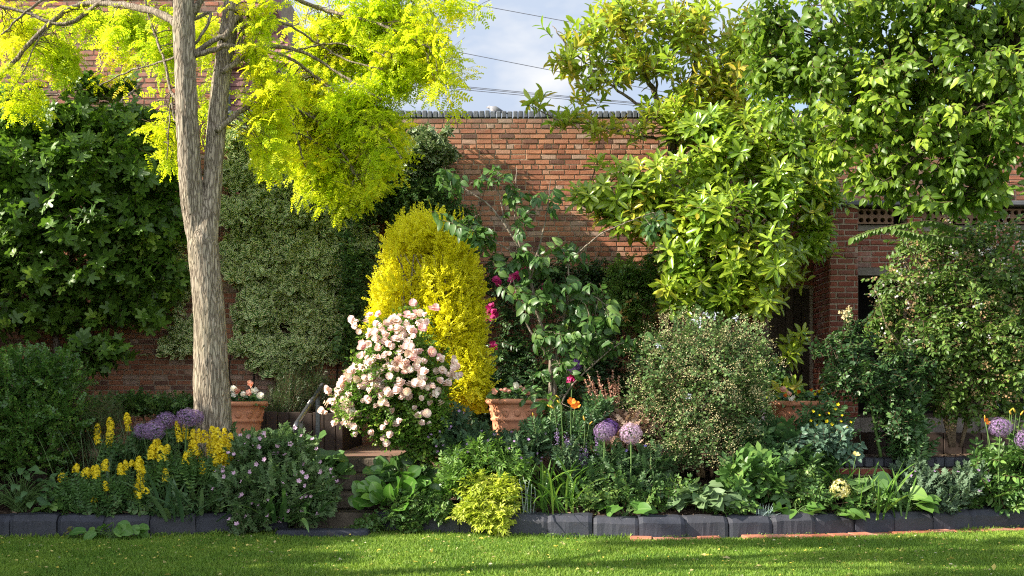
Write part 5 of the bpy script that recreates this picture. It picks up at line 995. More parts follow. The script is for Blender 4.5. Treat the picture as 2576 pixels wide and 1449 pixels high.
def low_shrub(name, label, cat, base, blobs, n, seed, tps, mat, sc=1., **kw):
    t = thing(name, label, cat, base); cr = MB(); a = dict(out=.7, up=.5, rand=.45, nup=.6, noff=.2, nsun=.3, fill=.4, thr=.15, tv=.2); a.update(kw); crown(cr, tps, blobs, n, seed, sc, **a); cr.build('foliage', [mat, M_twig], t)
    mb = MB(); rng = np.random.default_rng(seed); b0 = np.array(base)
    for k in range(6):
        q = blobs[int(rng.integers(0, len(blobs)))]; e = W(q[0] + rng.uniform(-.5, .5) * q[3], q[1], q[2]); mb.tube(smooth_path([b0 + rng.normal(0, .03, 3) * [1, 1, 0], (b0 + e) / 2 + rng.normal(0, .04, 3), e], 4), np.linspace(.008, .003, 9), 5, .3)
    mb.build('stem', M_twig, t); return t
M_lowgreen = leafmat('low_dark_leaf', (.035, .085, .02), (.075, .15, .03), (.13, .23, .045), trans=.22, rough=.42)
low_shrub('low_hedge', 'low dark clipped hedge along the foot of the wall left of the forked trunk', 'hedge', (W(390, 1055, 12.6)[0], 12.6, TZ), [(340, 1020, 12.6, 65, 30, .4), (430, 1022, 12.6, 65, 28, .4), (500, 1030, 12.6, 40, 26, .3), (270, 1030, 12.6, 50, 30, .4)], 900, 143, bs, M_lowgreen, 1.2)
need = [shoot(TP([(-.06, 0, 0), (.06, 0, 0), (0, 1, .0)], [(0, 1, 2)], e=[1, 1, .5]), 16, .3, .05, rng, 'alt', 40, .02, .002, .05, True, .15, leaf_droop=0, shrink=.2) for _ in range(4)]
low_shrub('rosemary_bush', 'feathery dark green upright shrub in the raised planter behind the handrail', 'shrub', (W(755, 1035, 13.0)[0], 13.0, 1.15), [(700, 1030, 12.6, 50, 25, .3), (740, 985, 13.0, 50, 55, .4), (790, 980, 13.1, 40, 50, .4), (710, 1010, 13., 40, 35, .3), (830, 1000, 13.1, 30, 35, .3)], 1000, 144, need, leafmat('rosemary_leaf', (.03, .07, .02), (.065, .125, .03), trans=.15), 1.1, up=1.1, out=.4)
low_shrub('feathery_shrub', 'light feathery green foliage behind the orange lilies, right of the round box bush', 'shrub', (*W(240, 1150, 10.9)[:2], .55), [(245, 1030, 10.8, 55, 35, .3), (270, 1070, 10.8, 50, 45, .3), (220, 1090, 10.8, 50, 45, .3), (190, 1130, 10.7, 50, 40, .3)], 700, 145, need, leafmat('soft_needle_leaf', (.05, .105, .03), (.10, .18, .05), trans=.3), .85, up=.4, out=.7)
# ======================= terracotta pots =======================
def pot(label, px, rim_py, d, w_px, rot, seed):
    R0 = w_px / 2 * d / F; zt = EYE - (rim_py - 1000) * d / F; x = (px - 1288) * d / F; t = thing('terracotta_pot', label, 'pot', (x, d, TZ), 'terracotta pots on the terrace'); H = zt - TZ; s = R0 / .38
    P = [(.02, .0), (.24, .0), (.25, .02), (.268, .12), (.295, H / s - .31), (.30, H / s - .265), (.318, H / s - .255), (.322, H / s - .24), (.316, H / s - .225), (.306, H / s - .215), (.325, H / s - .12), (.338, H / s - .085), (.345, H / s - .07)]
    mb = MB(); mb.lathe([(r * s, z * s) for r, z in P], 64, (x, d, TZ), wob=.006, seed=seed); mb.build('body', M_terra, t)
    rm = MB(); rm.lathe([(q[0] * s, H + q[1] * s) for q in ((.342, -.073), (.362, -.060), (.380, -.048), (.384, -.02), (.376, -.002), (.36, .0), (.335, -.004), (.325, -.02), (.322, -.09))], 64, (x, d, TZ), wob=.012, seed=seed + 1); rm.build('rim', M_terra, t)
    so_ = MB(); so_.lathe([(0, H - .07), (.321 * s, H - .07)], 32, (x, d, TZ)); so_.build('soil', M_soil, t)
    def rad(z):
        zz = np.array([q[1] for q in P]); rr = np.array([q[0] for q in P]); return np.interp(z, zz, rr)
    zc = H / s - .165
    def patch(outline, ang, h, m):
        o = np.array(outline) * 1.0; n = len(o)
        def mp_(uv, hh):
            z = zc + uv[:, 1]; r = rad(z) + hh; a = ang + uv[:, 0] / .325; return np.stack([x + r * s * np.sin(a), d - r * s * np.cos(a), TZ + z * s], 1)
        c = o.mean(0); v = np.concatenate([mp_(o, -.004), mp_(c + (o - c) * .96, h), mp_(c + (o - c) * .5, h), mp_(c[None], h)])
        fs = [(k, (k + 1) % n, n + (k + 1) % n, n + k) for k in range(n)] + [(n + k, n + (k + 1) % n, 2 * n + (k + 1) % n, 2 * n + k) for k in range(n)] + [(2 * n + k, 2 * n + (k + 1) % n, 3 * n) for k in range(n)]
        m.faces(v, fs)
    an = np.linspace(0, 2 * np.pi, 24, endpoint=False); disc = np.stack([np.cos(an) * .040, np.sin(an) * .042], 1)
    sh = np.array([(-.046, .05), (0, .056), (.046, .05), (.047, .01), (.038, -.022), (.02, -.045), (0, -.06), (-.02, -.045), (-.038, -.022), (-.047, .01)])
    for k in range(14):
        a = rot + k * 2 * np.pi / 14; m = MB()
        if k % 2:
            patch(disc, a, .008, m); m.build('disc', M_terra, t)
        else:
            patch(sh, a, .008, m)
            for (u0, v0) in ((-.02, .012), (.02, .012), (0, -.03)):
                for q in (-.5, 0, .5):
                    dv = np.array([math.sin(q), math.cos(q)]); pv = np.array([dv[1], -dv[0]]); c0 = np.array([u0, v0]); patch([c0 + pv * .0, c0 + dv * .013 + pv * .0045, c0 + dv * .026, c0 + dv * .013 - pv * .0045], a, .014, m)
            m.build('shield', M_terra, t)
    return np.array([x, d, zt]), R0
def pot_plant(name, label, c, R0, fol, nleaf, seed, mat, blooms, bm, bscale, d0):
    t = thing(name, label, 'pot plant', (c[0], c[1], c[2] - .06)); rng = np.random.default_rng(seed); cr = MB()
    n = nleaf; a = rng.uniform(0, 2 * np.pi, n); r = R0 * .86 * np.sqrt(rng.uniform(0, 1, n)); hh = rng.uniform(0, 1, n) * fol * (1.15 - (r / R0) ** 2)
    P = np.stack([c[0] + r * np.cos(a), c[1] + r * np.sin(a), c[2] - .045 + hh], 1); T = np.stack([np.cos(a), np.sin(a), rng.uniform(-.3, .5, n)], 1) + rng.normal(0, .5, (n, 3))
    cr.inst(L_ovate, P, T, rng.normal(0, .4, (n, 3)) + [0, -.3, 1], rng.uniform(.07, .12, n), rng.uniform(0, 1, n)); 
    for k in range(0, n, 4): cr.tube([P[k], [c[0] + (P[k][0] - c[0]) * .4, c[1] + (P[k][1] - c[1]) * .4, c[2] - .06]], .003, 3, .5, 1, cap=False)
    cr.build('foliage', [mat, M_stem_green], t)
    for mesh, pts in zip(bm, blooms): put_blooms(t, 'bloom', mesh, [W(a_, b_, d0) for a_, b_ in pts], [nrm(rng.normal(0, .35, 3) + [-.2, -1, .5]) for _ in pts], rng, bscale)
M_beg = leafmat('begonia_leaf', (.025, .07, .022), (.06, .14, .035), (.12, .22, .06), trans=.15, rough=.28, spec=.5)
M_beg2 = leafmat('bright_begonia_leaf', (.06, .14, .04), (.12, .24, .06), (.3, .4, .2), trans=.25, rough=.3, spec=.5)
M_wp = petalmat('white_petal', (.80, .74, .66), (.88, .84, .76), (.92, .9, .84)); M_pk = petalmat('salmon_petal', (.78, .36, .26), (.84, .50, .40), (.88, .66, .56)); M_or = petalmat('orange_petal', (.72, .16, .015), (.82, .24, .02), (.86, .42, .06), trans=.35); M_ye = petalmat('yellow_petal', (.74, .56, .012), (.84, .68, .02), (.88, .76, .08), trans=.3)
bw, bp, bo, by_ = rose_meshes(M_wp, 90, 2, .05), rose_meshes(M_pk, 94, 2, .05), rose_meshes(M_or, 98, 1, .035), rose_meshes(M_ye, 99, 1, .03)
c, r0 = pot('terracotta pot with shield reliefs half hidden behind the forked trunk', 597, 1010, 11.9, 150, R(-8), 1)
pot_plant('begonia', 'begonias with white and blush blooms in the pot behind the forked trunk', c, r0, .16, 170, 2, M_beg, [[(588, 980), (640, 982), (590, 992), (655, 995), (612, 992)], [(598, 986), (634, 969), (626, 988), (629, 964)]], [bw, bp], (.75, 1.05), 11.55)
c, r0 = pot('sunlit terracotta pot with shield and disc reliefs behind the orange day lilies', 1301, 1003, 11.32, 160, R(-25.5), 3)
pot_plant('begonia', 'begonias with peach buds and pale blooms in the sunlit pot behind the orange day lilies', c, r0, .22, 200, 3, M_beg2, [[(1297, 967), (1300, 974)], [(1244, 984), (1260, 981), (1271, 981), (1281, 984), (1310, 974), (1318, 980), (1326, 990)]], [bw, bp], (.5, .85), 11.05)
c, r0 = pot('terracotta pot at the foot of the brick pier, partly screened by yellow-flowered shrub', 2022, 1008, 11.4, 172, R(-14), 5)
pot_plant('begonia', 'begonias with white, orange and yellow blooms in the pot by the brick pier', c, r0, .15, 190, 4, M_beg, [[(1996, 1000), (1990, 1004)], [(1970, 980), (1985, 990)], [(2010, 984), (2040, 982), (2085, 990), (1975, 996)], [(2069, 979), (2060, 985), (2050, 992)]], [bw, bp, bo, by_], (.55, .85), 11.05)

# ======================= border plant builders =======================
def base(px, d): x = (px - 1288) * d / F; return np.array([x, d, float(gz(x, d))])
def ribbon(mb, p0, az, el, L, w, droop, tint, fold=.25, seg=8, mat=0, twist=0):
    s = np.linspace(0, 1, seg + 1); e = el - droop * s ** 1.3; h = np.array([math.cos(az), math.sin(az), 0]); st = L / seg; d = np.cos(e)[:, None] * h + np.sin(e)[:, None] * np.array([0, 0, 1.0]); P = p0 + np.concatenate([[np.zeros(3)], np.cumsum(d[:-1] * st, 0)])
    side = np.array([-math.sin(az), math.cos(az), 0]); up = np.cross(d, side); W_ = w * np.minimum(1, .55 + s * 1.6) * np.sqrt(np.clip(1 - s ** 3.2, 0.0, 1)); W_[-1] = .0006
    cs, sn = math.cos(twist), math.sin(twist); sd = side * cs + up * sn; uu = up * cs - side * sn
    v = np.concatenate([P - sd * W_[:, None] - uu * (W_ * -fold)[:, None], P, P + sd * W_[:, None] + uu * (W_ * fold)[:, None]]); n = seg + 1; fs = []
    for k in range(seg): fs += [(k, n + k, n + k + 1, k + 1), (n + k, 2 * n + k, 2 * n + k + 1, n + k + 1)]
    mb.faces(v, fs, tint, np.concatenate([np.ones(n), np.zeros(n), np.ones(n)]), mat)
def strap_clump(name, label, cat, px, d, n, L, w, el, droop, mat, seed, spread=.12, azb=None, azs=np.pi, b=None, twist=.5):
    b = base(px, d) if b is None else b; t = thing(name, label, cat, b); rng = np.random.default_rng(seed); mb = MB()
    for k in range(n):
        az = rng.uniform(-np.pi, np.pi) if azb is None else azb + rng.uniform(-azs, azs); l = L * rng.uniform(.6, 1.1)
        ribbon(mb, b + np.array([rng.normal(0, spread), rng.normal(0, spread * .6), -.02]), az, rng.uniform(*el), l, w * rng.uniform(.7, 1.15), rng.uniform(*droop), rng.uniform(0, 1), twist=rng.normal(0, twist))
    mb.build('foliage', [mat], t); return t, b, rng
def heart_clump(name, label, cat, px, d, n, ls, spread, h, mat, seed, tpl=L_heart, b=None, face=.45, up=.6, sy=.7, hmin=.2, tdn=-.1):
    b = base(px, d) if b is None else b; t = thing(name, label, cat, b); rng = np.random.default_rng(seed); mb = MB()
    a = rng.uniform(0, 2 * np.pi, n); r = np.sqrt(rng.uniform(.03, 1, n)); P = b + np.stack([np.cos(a) * r * spread, np.sin(a) * r * spread * sy, h * (hmin + (1 - hmin) * rng.uniform(.3, 1, n) * (1.15 - r * .75))], 1)
    T = np.stack([np.cos(a), np.sin(a) * .8 - .25, np.full(n, tdn)], 1) + rng.normal(0, .35, (n, 3)); N = np.stack([np.cos(a) * .3, np.full(n, -face), np.full(n, up)], 1) + SUNV * .3 + rng.normal(0, .28, (n, 3))
    S = ls * rng.uniform(.65, 1.15, n); mb.inst(tpl, P, T, N, S, np.clip(rng.normal(.5, .22, n), 0, 1), wx=rng.uniform(.85, 1.1, n))
    for k in range(n): mb.tube(smooth_path([b + [rng.normal(0, .03), rng.normal(0, .03), -.02], (b + P[k]) / 2 + [0, 0, .12 * h], P[k]], 3), [.006, .005, .005, .0045, .004, .0035, .003], 4, .5, 1, cap=False)
    mb.build('foliage', [mat, M_stem_green], t); return t, b, rng
def stems(t, b, tops, rng, r=.006, name='stem', mat=None, sp=.05):
    mb = MB()
    for p in tops:
        q = b + np.array([(p[0] - b[0]) * .45 + rng.normal(0, sp), (p[1] - b[1]) * .5 + rng.normal(0, sp * .5), -.02]); mb.tube(smooth_path([q, q * .4 + p * .6 + [rng.normal(0, .012), 0, .02], p], 4), np.linspace(r, r * .6, 9), 5, .5)
    return mb.build(name, mat or M_stem_green, t)

# ---------- alliums ----------
floret = TP([(math.cos(a) * r_, math.sin(a) * r_, z_) for a, r_, z_ in [(2 * math.pi * k / 12, 1 if k % 2 == 0 else .22, .35 if k % 2 == 0 else .0) for k in range(12)]] + [(0, 0, 0)], [(i, (i + 1) % 12, 12) for i in range(12)], e=[1] * 12 + [0])
M_al = petalmat('lilac_floret', (.23, .13, .31), (.36, .22, .44), (.50, .35, .55), centre=(.28, .22, .24), trans=.3); M_al2 = petalmat('pale_lilac_floret', (.50, .32, .52), (.62, .43, .62), (.74, .58, .70), centre=(.45, .34, .28), trans=.3); M_al3 = petalmat('deep_violet_floret', (.12, .05, .26), (.17, .08, .34), (.24, .13, .42), trans=.25)
def allium(label, px, py, r_px, d, mat, bpx, seed, bb=None, n=400):
    p = W(px, py, d); r = r_px * d / F; b = base(bpx, d) if bb is None else bb; t = thing('allium', label, 'allium', b, 'allium globes'); rng = np.random.default_rng(seed)
    mb = MB(); mb.tube(smooth_path([b, (b + p) / 2 + [rng.normal(0, .015), 0, 0], p - [0, 0, .0]], 6), .008, 8, .5); mb.build('stem', M_stem_green, t)
    k = np.arange(n) + .5; ph = np.arccos(1 - 2 * k / n); th = np.pi * (1 + 5 ** .5) * k; D_ = np.stack([np.cos(th) * np.sin(ph), np.sin(th) * np.sin(ph), np.cos(ph)], 1); D_ = nrm(D_ + rng.normal(0, .06, (n, 3))); rr = r * rng.uniform(.72, 1.06, n) * (1 + .12 * (fbm(D_ * 2 + seed, seed, 2) - .5))
    f = MB(); up = np.cross(D_, rng.normal(size=(n, 3))); f.inst(floret, p + D_ * rr[:, None] * [1, 1, .93], up, D_, r * .15 * rng.uniform(.8, 1.2, n), rng.uniform(0, 1, n))
    sp_ = TP([(-.012, 0, 0), (.012, 0, 0), (0, 1, 0)], [(0, 1, 2)]); f.inst(sp_, np.repeat(p[None], n, 0), D_, rng.normal(size=(n, 3)), rr, .2, mat=1); f.build('flower_head', [mat, M_stem_green], t, smooth=False)
allium('large lilac allium globe nearest the front in the left group, beside yellow loosestrife', 387, 1083, 27, 10.0, M_al, 400, 1)
allium('lilac allium globe high in the middle of the left group', 418, 1058, 24, 10.2, M_al, 425, 2)
allium('allium globe half hidden behind the frontmost lilac globe in the left group', 359, 1085, 22, 10.3, M_al, 375, 3)
allium('big lilac allium globe just left of the forked trunk base', 470, 1051, 26, 10.1, M_al, 465, 4)
allium('violet allium globe tucked behind another, touching the forked trunk', 491, 1050, 22, 10.3, M_al, 480, 5)
allium('pale lilac allium globe in full sun on a long bare stem before the khaki bush', 1587, 1090, 28, 9.95, M_al2, 1580, 6)
allium('half shaded lilac allium globe left of the pale one, before the bronze leaves', 1521, 1085, 26, 10.0, M_al, 1518, 7)
allium('deep violet allium globe peeping from behind the half shaded one', 1533, 1075, 23, 10.3, M_al3, 1530, 8)
allium('dark violet allium globe deep in shade right of the slender fruit tree', 1440, 922, 22, 11.3, M_al3, 1440, 9, bb=np.array([(1440 - 1288) * 11.3 / F, 11.3, TZ]))
allium('bright lilac allium globe near the right edge, above fresh green leaves', 2517, 1075, 26, 10.1, M_al, 2515, 10)
allium('lilac allium globe cut by the right edge of the view', 2583, 1106, 27, 10.0, M_al, 2580, 11)

# ---------- yellow loosestrife ----------
lys_fl = MB(); rng = np.random.default_rng(5)
def spike_mesh(seed, hh, rr, n):
    rng = np.random.default_rng(seed); m = MB(); z = rng.uniform(-1, 1, n); a = rng.uniform(0, 2 * np.pi, n); r = rr * np.sqrt(np.clip(1.05 - (np.clip((z + .3) / 1.3, 0, 1)) ** 2, .05, 1)) * rng.uniform(.75, 1, n)
    D_ = np.stack([np.cos(a), np.sin(a), .35 + 0 * a], 1); P = np.stack([r * np.cos(a), r * np.sin(a), z * hh], 1); m.inst(star5, P, np.cross(D_, rng.normal(size=(n, 3))), D_ + rng.normal(0, .25, (n, 3)), rng.uniform(.010, .0155, n), rng.uniform(0, 1, n))
    ob = m.build('flower_spike', M_ye, smooth=False); me = ob.data; bpy.data.objects.remove(ob); return me
SPK = {k: [spike_mesh(10 * k + q, .01 * k, .034 if k > 4 else .027, 18 + 15 * k) for q in range(2)] for k in (3, 6, 9, 12)}
lysh = [shoot(L_lance, 7, .3, .095, np.random.default_rng(6 + q), 'opp', 62, .0, .003, .05, False, .2, leaf_droop=.15, shrink=.4) for q in range(4)]
M_ly = leafmat('loosestrife_leaf', (.05, .115, .03), (.10, .20, .045), (.17, .28, .06), trans=.28, rough=.5)
def loosestrife(label, px, d, sp, seed, nf, fb):
    b = base(px, d); t = thing('loosestrife', label, 'loosestrife', b, 'yellow loosestrife clumps'); rng = np.random.default_rng(seed); tops = []
    for (a, c, hpx) in sp:
        dd = d + rng.uniform(-.18, .18); p = W(a, c, dd); hm = hpx * dd / F; k = min(SPK, key=lambda q: abs(q * .01 - hm)); me = SPK[k][int(rng.integers(0, 2))]; o = bpy.data.objects.new('flower_spike', me); C.objects.link(o); o.parent = t; o.location = Vector(p - b); s = hm / (k * .01); o.scale = (min(1.3, max(s, .8)) * rng.uniform(.95, 1.3),) * 2 + (s,); o.rotation_euler = (rng.normal(0, .1), rng.normal(0, .12), rng.uniform(0, 6)); tops.append(p - [0, 0, hm * .8])
    stems(t, b, tops, rng, .0045, sp=.07); cr = MB()
    crown(cr, lysh, fb, nf, seed + 50, .8, out=.35, up=1., rand=.3, nup=.2, noff=.4, nrand=.5, fill=.6, tv=.2); cr.build('foliage', [M_ly, M_stem_green], t)
loosestrife('dense blaze of yellow loosestrife spikes right in front of the forked trunk', 520, 10.15, [(448, 1085, 26), (466, 1085, 20), (485, 1110, 30), (500, 1097, 18), (515, 1098, 15), (536, 1086, 14), (535, 1115, 25), (550, 1105, 30), (565, 1105, 28), (580, 1115, 26), (545, 1140, 24), (560, 1137, 24), (572, 1150, 20), (505, 1160, 28), (480, 1155, 20), (470, 1150, 16), (545, 1175, 14), (490, 1125, 20), (525, 1130, 18), (575, 1135, 22), (556, 1160, 18), (512, 1178, 16), (558, 1120, 24), (540, 1100, 20), (570, 1165, 16)], 1, 120, [(470, 1190, 10.1, 60, 50, .25), (560, 1200, 10.1, 50, 45, .25), (515, 1180, 10.2, 60, 40, .25)])
loosestrife('yellow loosestrife clump below the left allium globes', 400, 10.05, [(390, 1125, 20), (382, 1137, 18), (405, 1140, 18), (415, 1150, 15), (405, 1162, 14), (417, 1195, 16), (397, 1118, 14), (420, 1130, 12)], 2, 45, [(400, 1200, 10.0, 45, 45, .2)])
loosestrife('single tall loosestrife with flowers down its whole stem, left of the iris blades', 352, 9.8, [(350, 1165, 16), (356, 1178, 14), (352, 1197, 20), (350, 1220, 18), (358, 1232, 12), (349, 1247, 8), (368, 1235, 8), (336, 1248, 6)], 3, 26, [(352, 1260, 9.8, 26, 30, .15)])
loosestrife('scattered small loosestrife spikes at the front of the left bed above the hosta', 240, 9.85, [(157, 1200, 10), (192, 1178, 10), (217, 1188, 10), (218, 1208, 6), (233, 1183, 11), (243, 1187, 16), (265, 1170, 14), (304, 1180, 14), (316, 1170, 12), (331, 1166, 8), (266, 1222, 12), (306, 1230, 6), (236, 1257, 7), (272, 1260, 7), (290, 1254, 6)], 4, 190, [(170, 1240, 9.85, 40, 40, .2), (230, 1240, 9.8, 50, 40, .2), (300, 1240, 9.85, 50, 45, .2), (200, 1260, 9.75, 60, 30, .2)])
loosestrife('thin loosestrife spikes standing at the back near the feathery foliage', 280, 10.45, [(245, 1085, 20), (245, 1106, 10), (277, 1092, 26), (277, 1065, 14), (320, 1052, 13), (322, 1072, 12), (275, 1115, 10)], 5, 40, [(280, 1150, 10.4, 50, 45, .2)])

# ---------- strap-leaved plants ----------
M_iris = leafmat('grey_green_blade', (.05, .105, .045), (.10, .17, .07), (.16, .24, .09), trans=.22, rough=.45, spec=.35)
M_lily = leafmat('fresh_green_blade', (.055, .135, .022), (.11, .22, .035), (.2, .32, .05), trans=.32, rough=.4, spec=.35)
M_agap = leafmat('deep_green_strap', (.04, .10, .03), (.085, .17, .045), (.15, .25, .07), trans=.25, rough=.38, spec=.4)
strap_clump('iris', 'broad grey green iris blades fanning below the yellow loosestrife', 'iris', 465, 9.74, 48, .60, .025, (.45, 1.45), (.1, 1.1), M_iris, 1, .19)
strap_clump('agapanthus', 'deep green strap leaves arching over the path edge in front of the pink geranium', 'agapanthus', 715, 9.70, 38, .62, .023, (.3, 1.2), (.6, 1.7), M_agap, 2, .13, azb=-.6, azs=1.7)
strap_clump('iris', 'slim upright blades behind the front yellow loosestrife clump', 'iris', 300, 10.2, 16, .5, .012, (.9, 1.5), (.0, .5), M_iris, 3, .12)
def lily_flower(mb, p, dv, s, rng, mat=0):
    n = 6; u = nrm(np.cross(dv, [.3, .2, 1])); w_ = np.cross(dv, u)
    for k in range(n):
        a = k * np.pi / 3; q = np.cos(a) * u + np.sin(a) * w_; mb.inst(L_petal, [p], nrm(dv * .45 + q), dv - q * .6, s * (1 if k % 2 else .9), rng.uniform(0, 1), mat=mat)
M_lilyf = petalmat('orange_lily_petal', (.80, .17, .02), (.88, .25, .03), (.9, .38, .06), trans=.35, centre=(.85, .5, .08)); M_bud = petalmat('orange_yellow_bud', (.50, .40, .05), (.74, .44, .08), trans=.3)
budtp = TP([(0, 0, 0), (.13, .3, 0), (0, .3, .13), (-.13, .3, 0), (0, .3, -.13), (.13, .7, 0), (0, .7, .13), (-.13, .7, 0), (0, .7, -.13), (0, 1, 0)], [(0, 2, 1), (0, 3, 2), (0, 4, 3), (0, 1, 4)] + [(1 + k, 1 + (k + 1) % 4, 5 + (k + 1) % 4, 5 + k) for k in range(4)] + [(5 + k, 5 + (k + 1) % 4, 9) for k in range(4)])
def daylily(label, px, d, n, L, flowers, buds, seed, **kw):
    t, b, rng = strap_clump('day_lily', label, 'day lily', px, d, n, L, .0125, (.7, 1.45), (.4, 1.9), M_lily, seed, **kw); tops = []
    for a, c, s in flowers:
        p = W(a, c, d + .05); m = MB(); lily_flower(m, p, nrm(np.array([rng.uniform(-.2, .8), -.7, .5])), s, rng); m.build('flower', M_lilyf, t); tops.append(p)
    for a, c, s in buds:
        p = W(a, c, d + rng.uniform(0, .15)); m = MB(); m.inst(budtp, [p], [rng.normal(0, .7), -.3, .9], [0, -1, 0], s, rng.uniform(0, 1)); m.build('bud', M_bud, t); tops.append(p)
    if tops: stems(t, b, tops, rng, .005)
daylily('day lily with open orange flowers and buds in front of the sunlit pot', 1420, 10.15, 46, .62, [(1447, 1022, .072), (1437, 1013, .06)], [(1395, 1030, .07), (1412, 1018, .075), (1408, 1002, .06), (1386, 1026, .055), (1472, 1060, .07), (1482, 1068, .055), (1342, 1048, .05)], 11)
daylily('arching bright green day lily leaves right above the dark edging blocks', 1400, 9.82, 60, .66, [], [], 12, spread=.15)
daylily('orange day lily at the left against the round box bush', 140, 10.75, 20, .5, [(137, 1080, .085), (160, 1076, .06), (150, 1072, .05)], [(134, 1104, .06), (184, 1080, .05), (196, 1078, .04)], 13)
daylily('day lily with orange yellow buds beside the right-hand allium globe', 2520, 10.3, 26, .6, [(2478, 1062, .06)], [(2482, 1070, .06), (2478, 1056, .06), (2556, 1040, .08), (2566, 1046, .07), (2545, 1045, .07), (2540, 1035, .06)], 14)
strap_clump('iris', 'tall straight iris blades beside the cream hydrangea head', 'iris', 2200, 9.85, 26, .6, .013, (.8, 1.5), (.0, .7), M_lily, 15, .13)
t, b, rng = strap_clump('iris', 'narrow iris blades with one pale yellow flower before the raised planter', 'iris', 2120, 10.2, 26, .62, .012, (.9, 1.5), (.2, 1.2), M_lily, 16, .16)
m = MB(); lily_flower(m, W(2153, 1146, 10.1), nrm(np.array([0, -.5, .8])), .05, rng); m.build('flower', petalmat('pale_yellow_petal', (.66, .58, .2), (.74, .66, .3)), t); stems(t, b, [W(2153, 1150, 10.1)], rng, .006)
M_fes = leafmat('blue_grey_blade', (.15, .22, .21), (.24, .32, .31), trans=.12, rough=.6)
strap_clump('blue_fescue', 'small blue grey grass tuft just behind the edging blocks', 'grass tuft', 1925, 9.66, 130, .17, .0032, (.5, 1.5), (.0, 1.3), M_fes, 17, .035, twist=1.)
t, b, rng = strap_clump('dianthus', 'cluster of thin pale grey spikes just right of the lime yellow shrub', 'dianthus', 1322, 9.72, 60, .13, .003, (.5, 1.5), (.0, .8), M_fes, 18, .05, twist=1.)
stems(t, b, [W(a, c, 9.72) for a, c in ((1296, 1215), (1306, 1205), (1313, 1222), (1322, 1212), (1332, 1208), (1338, 1218), (1316, 1200), (1328, 1226), (1345, 1225))], rng, .004, mat=plain('pale_grey_stem', (.30, .36, .30), None, .7, .2), sp=.03)
strap_clump('gaura', 'haze of thin grassy stems with tiny pink flowers behind the small loosestrife spikes', 'gaura', 300, 10.25, 90, .85, .0028, (1.1, 1.55), (.0, .5), M_iris, 19, .28, twist=1.)

# ---------- big-leaved clumps ----------
M_berg = leafmat('leathery_bright_leaf', (.045, .125, .018), (.085, .20, .025), (.16, .30, .04), trans=.25, rough=.27, spec=.5, vein=(.16, .26, .07))
M_bergd = leafmat('leathery_dark_leaf', (.045, .11, .028), (.085, .175, .042), (.14, .25, .07), trans=.18, rough=.33, spec=.45, vein=(.12, .2, .07))
heart_clump('bergenia', 'big clump of glossy paddle leaves in sun right of the stone steps', 'bergenia', 1010, 10.05, 90, .2, .42, .40, M_berg, 1, L_round, hmin=.02, face=.9, up=.5, tdn=.5)
heart_clump('bergenia', 'glossy paddle leaves in shade under the pink rose bush', 'bergenia', 1010, 10.5, 36, .2, .3, .36, M_bergd, 2, L_round, face=.8, tdn=.5)
heart_clump('bergenia', 'clump of broad shaded paddle leaves spilling over the steps beside the handrail', 'bergenia', 795, 10.6, 62, .21, .27, .5, M_bergd, 3, L_round, hmin=.02, face=.8, tdn=.35)
heart_clump('bergenia', 'broad shaded leaves at the foot of the left pot, behind the pink geranium', 'bergenia', 680, 10.7, 50, .22, .45, .52, M_bergd, 4, L_round, face=.8, tdn=.5)
M_hosta = leafmat('hosta_leaf', (.06, .15, .025), (.11, .22, .04), (.18, .30, .06), trans=.28, rough=.42, vein=(.14, .24, .07)); M_ivy = leafmat('dull_dark_leaf', (.04, .095, .03), (.08, .15, .045), (.13, .21, .07), trans=.2, rough=.5)
bq = W(283, 1335, 9.40); bq[2] = .02
heart_clump('hosta', 'small round-leaved hosta growing in front of the edging blocks at the left', 'hosta', 283, 9.4, 20, .15, .27, .15, M_hosta, 5, L_round, b=bq, sy=.3, up=.5)
bq = W(190, 1335, 9.42); bq[2] = .02
heart_clump('wilted_seedling', 'wilted little plant at the foot of the edging blocks left of the low hosta', 'seedling', 190, 9.42, 9, .06, .07, .12, leafmat('wilted_leaf', (.10, .11, .03), (.2, .16, .06)), 6, L_oval, b=bq, sy=.4)
heart_clump('lenten_rose', 'dull dark leaves filling the bed at the lower left corner', 'perennial', 50, 9.85, 110, .13, .52, .46, M_ivy, 7, L_ovate, hmin=.05)
heart_clump('hosta', 'pair of round pale leaves behind the edging near the lower left', 'hosta', 125, 9.72, 8, .12, .12, .16, M_hosta, 8, L_round)
heart_clump('brunnera', 'patch of heart-shaped grey green leaves right of the khaki bush stems', 'brunnera', 1770, 9.82, 75, .15, .38, .30, leafmat('brunnera_leaf', (.07, .13, .05), (.13, .2, .085), (.22, .3, .13), trans=.22, rough=.55, vein=(.17, .24, .12)), 9, hmin=.08)
heart_clump('hosta', 'two or three big heart leaves close behind the edging below the pale allium', 'hosta', 1575, 9.68, 13, .16, .22, .18, M_hosta, 10)
heart_clump('hosta', 'round heart leaves between the blue grass tuft and the cream hydrangea', 'hosta', 1995, 9.72, 14, .15, .2, .2, M_hosta, 11)
heart_clump('hosta', 'sunlit pale green hosta leaves right of the tall iris blades', 'hosta', 2260, 9.98, 26, .17, .32, .28, M_hosta, 12)
heart_clump('hosta', 'low hosta leaves lying on the edging below the cream hydrangea', 'hosta', 2095, 9.75, 18, .13, .28, .13, M_hosta, 13)
heart_clump('hosta', 'large dim hosta leaves behind the tall iris blades in shade', 'hosta', 2180, 10.2, 16, .24, .3, .35, M_ivy, 14)
t, b, rng = heart_clump('hydrangea', 'cream hydrangea head with leaves among the hosta and iris blades', 'hydrangea', 2115, 9.85, 16, .12, .16, .24, M_hosta, 15, L_ovate)
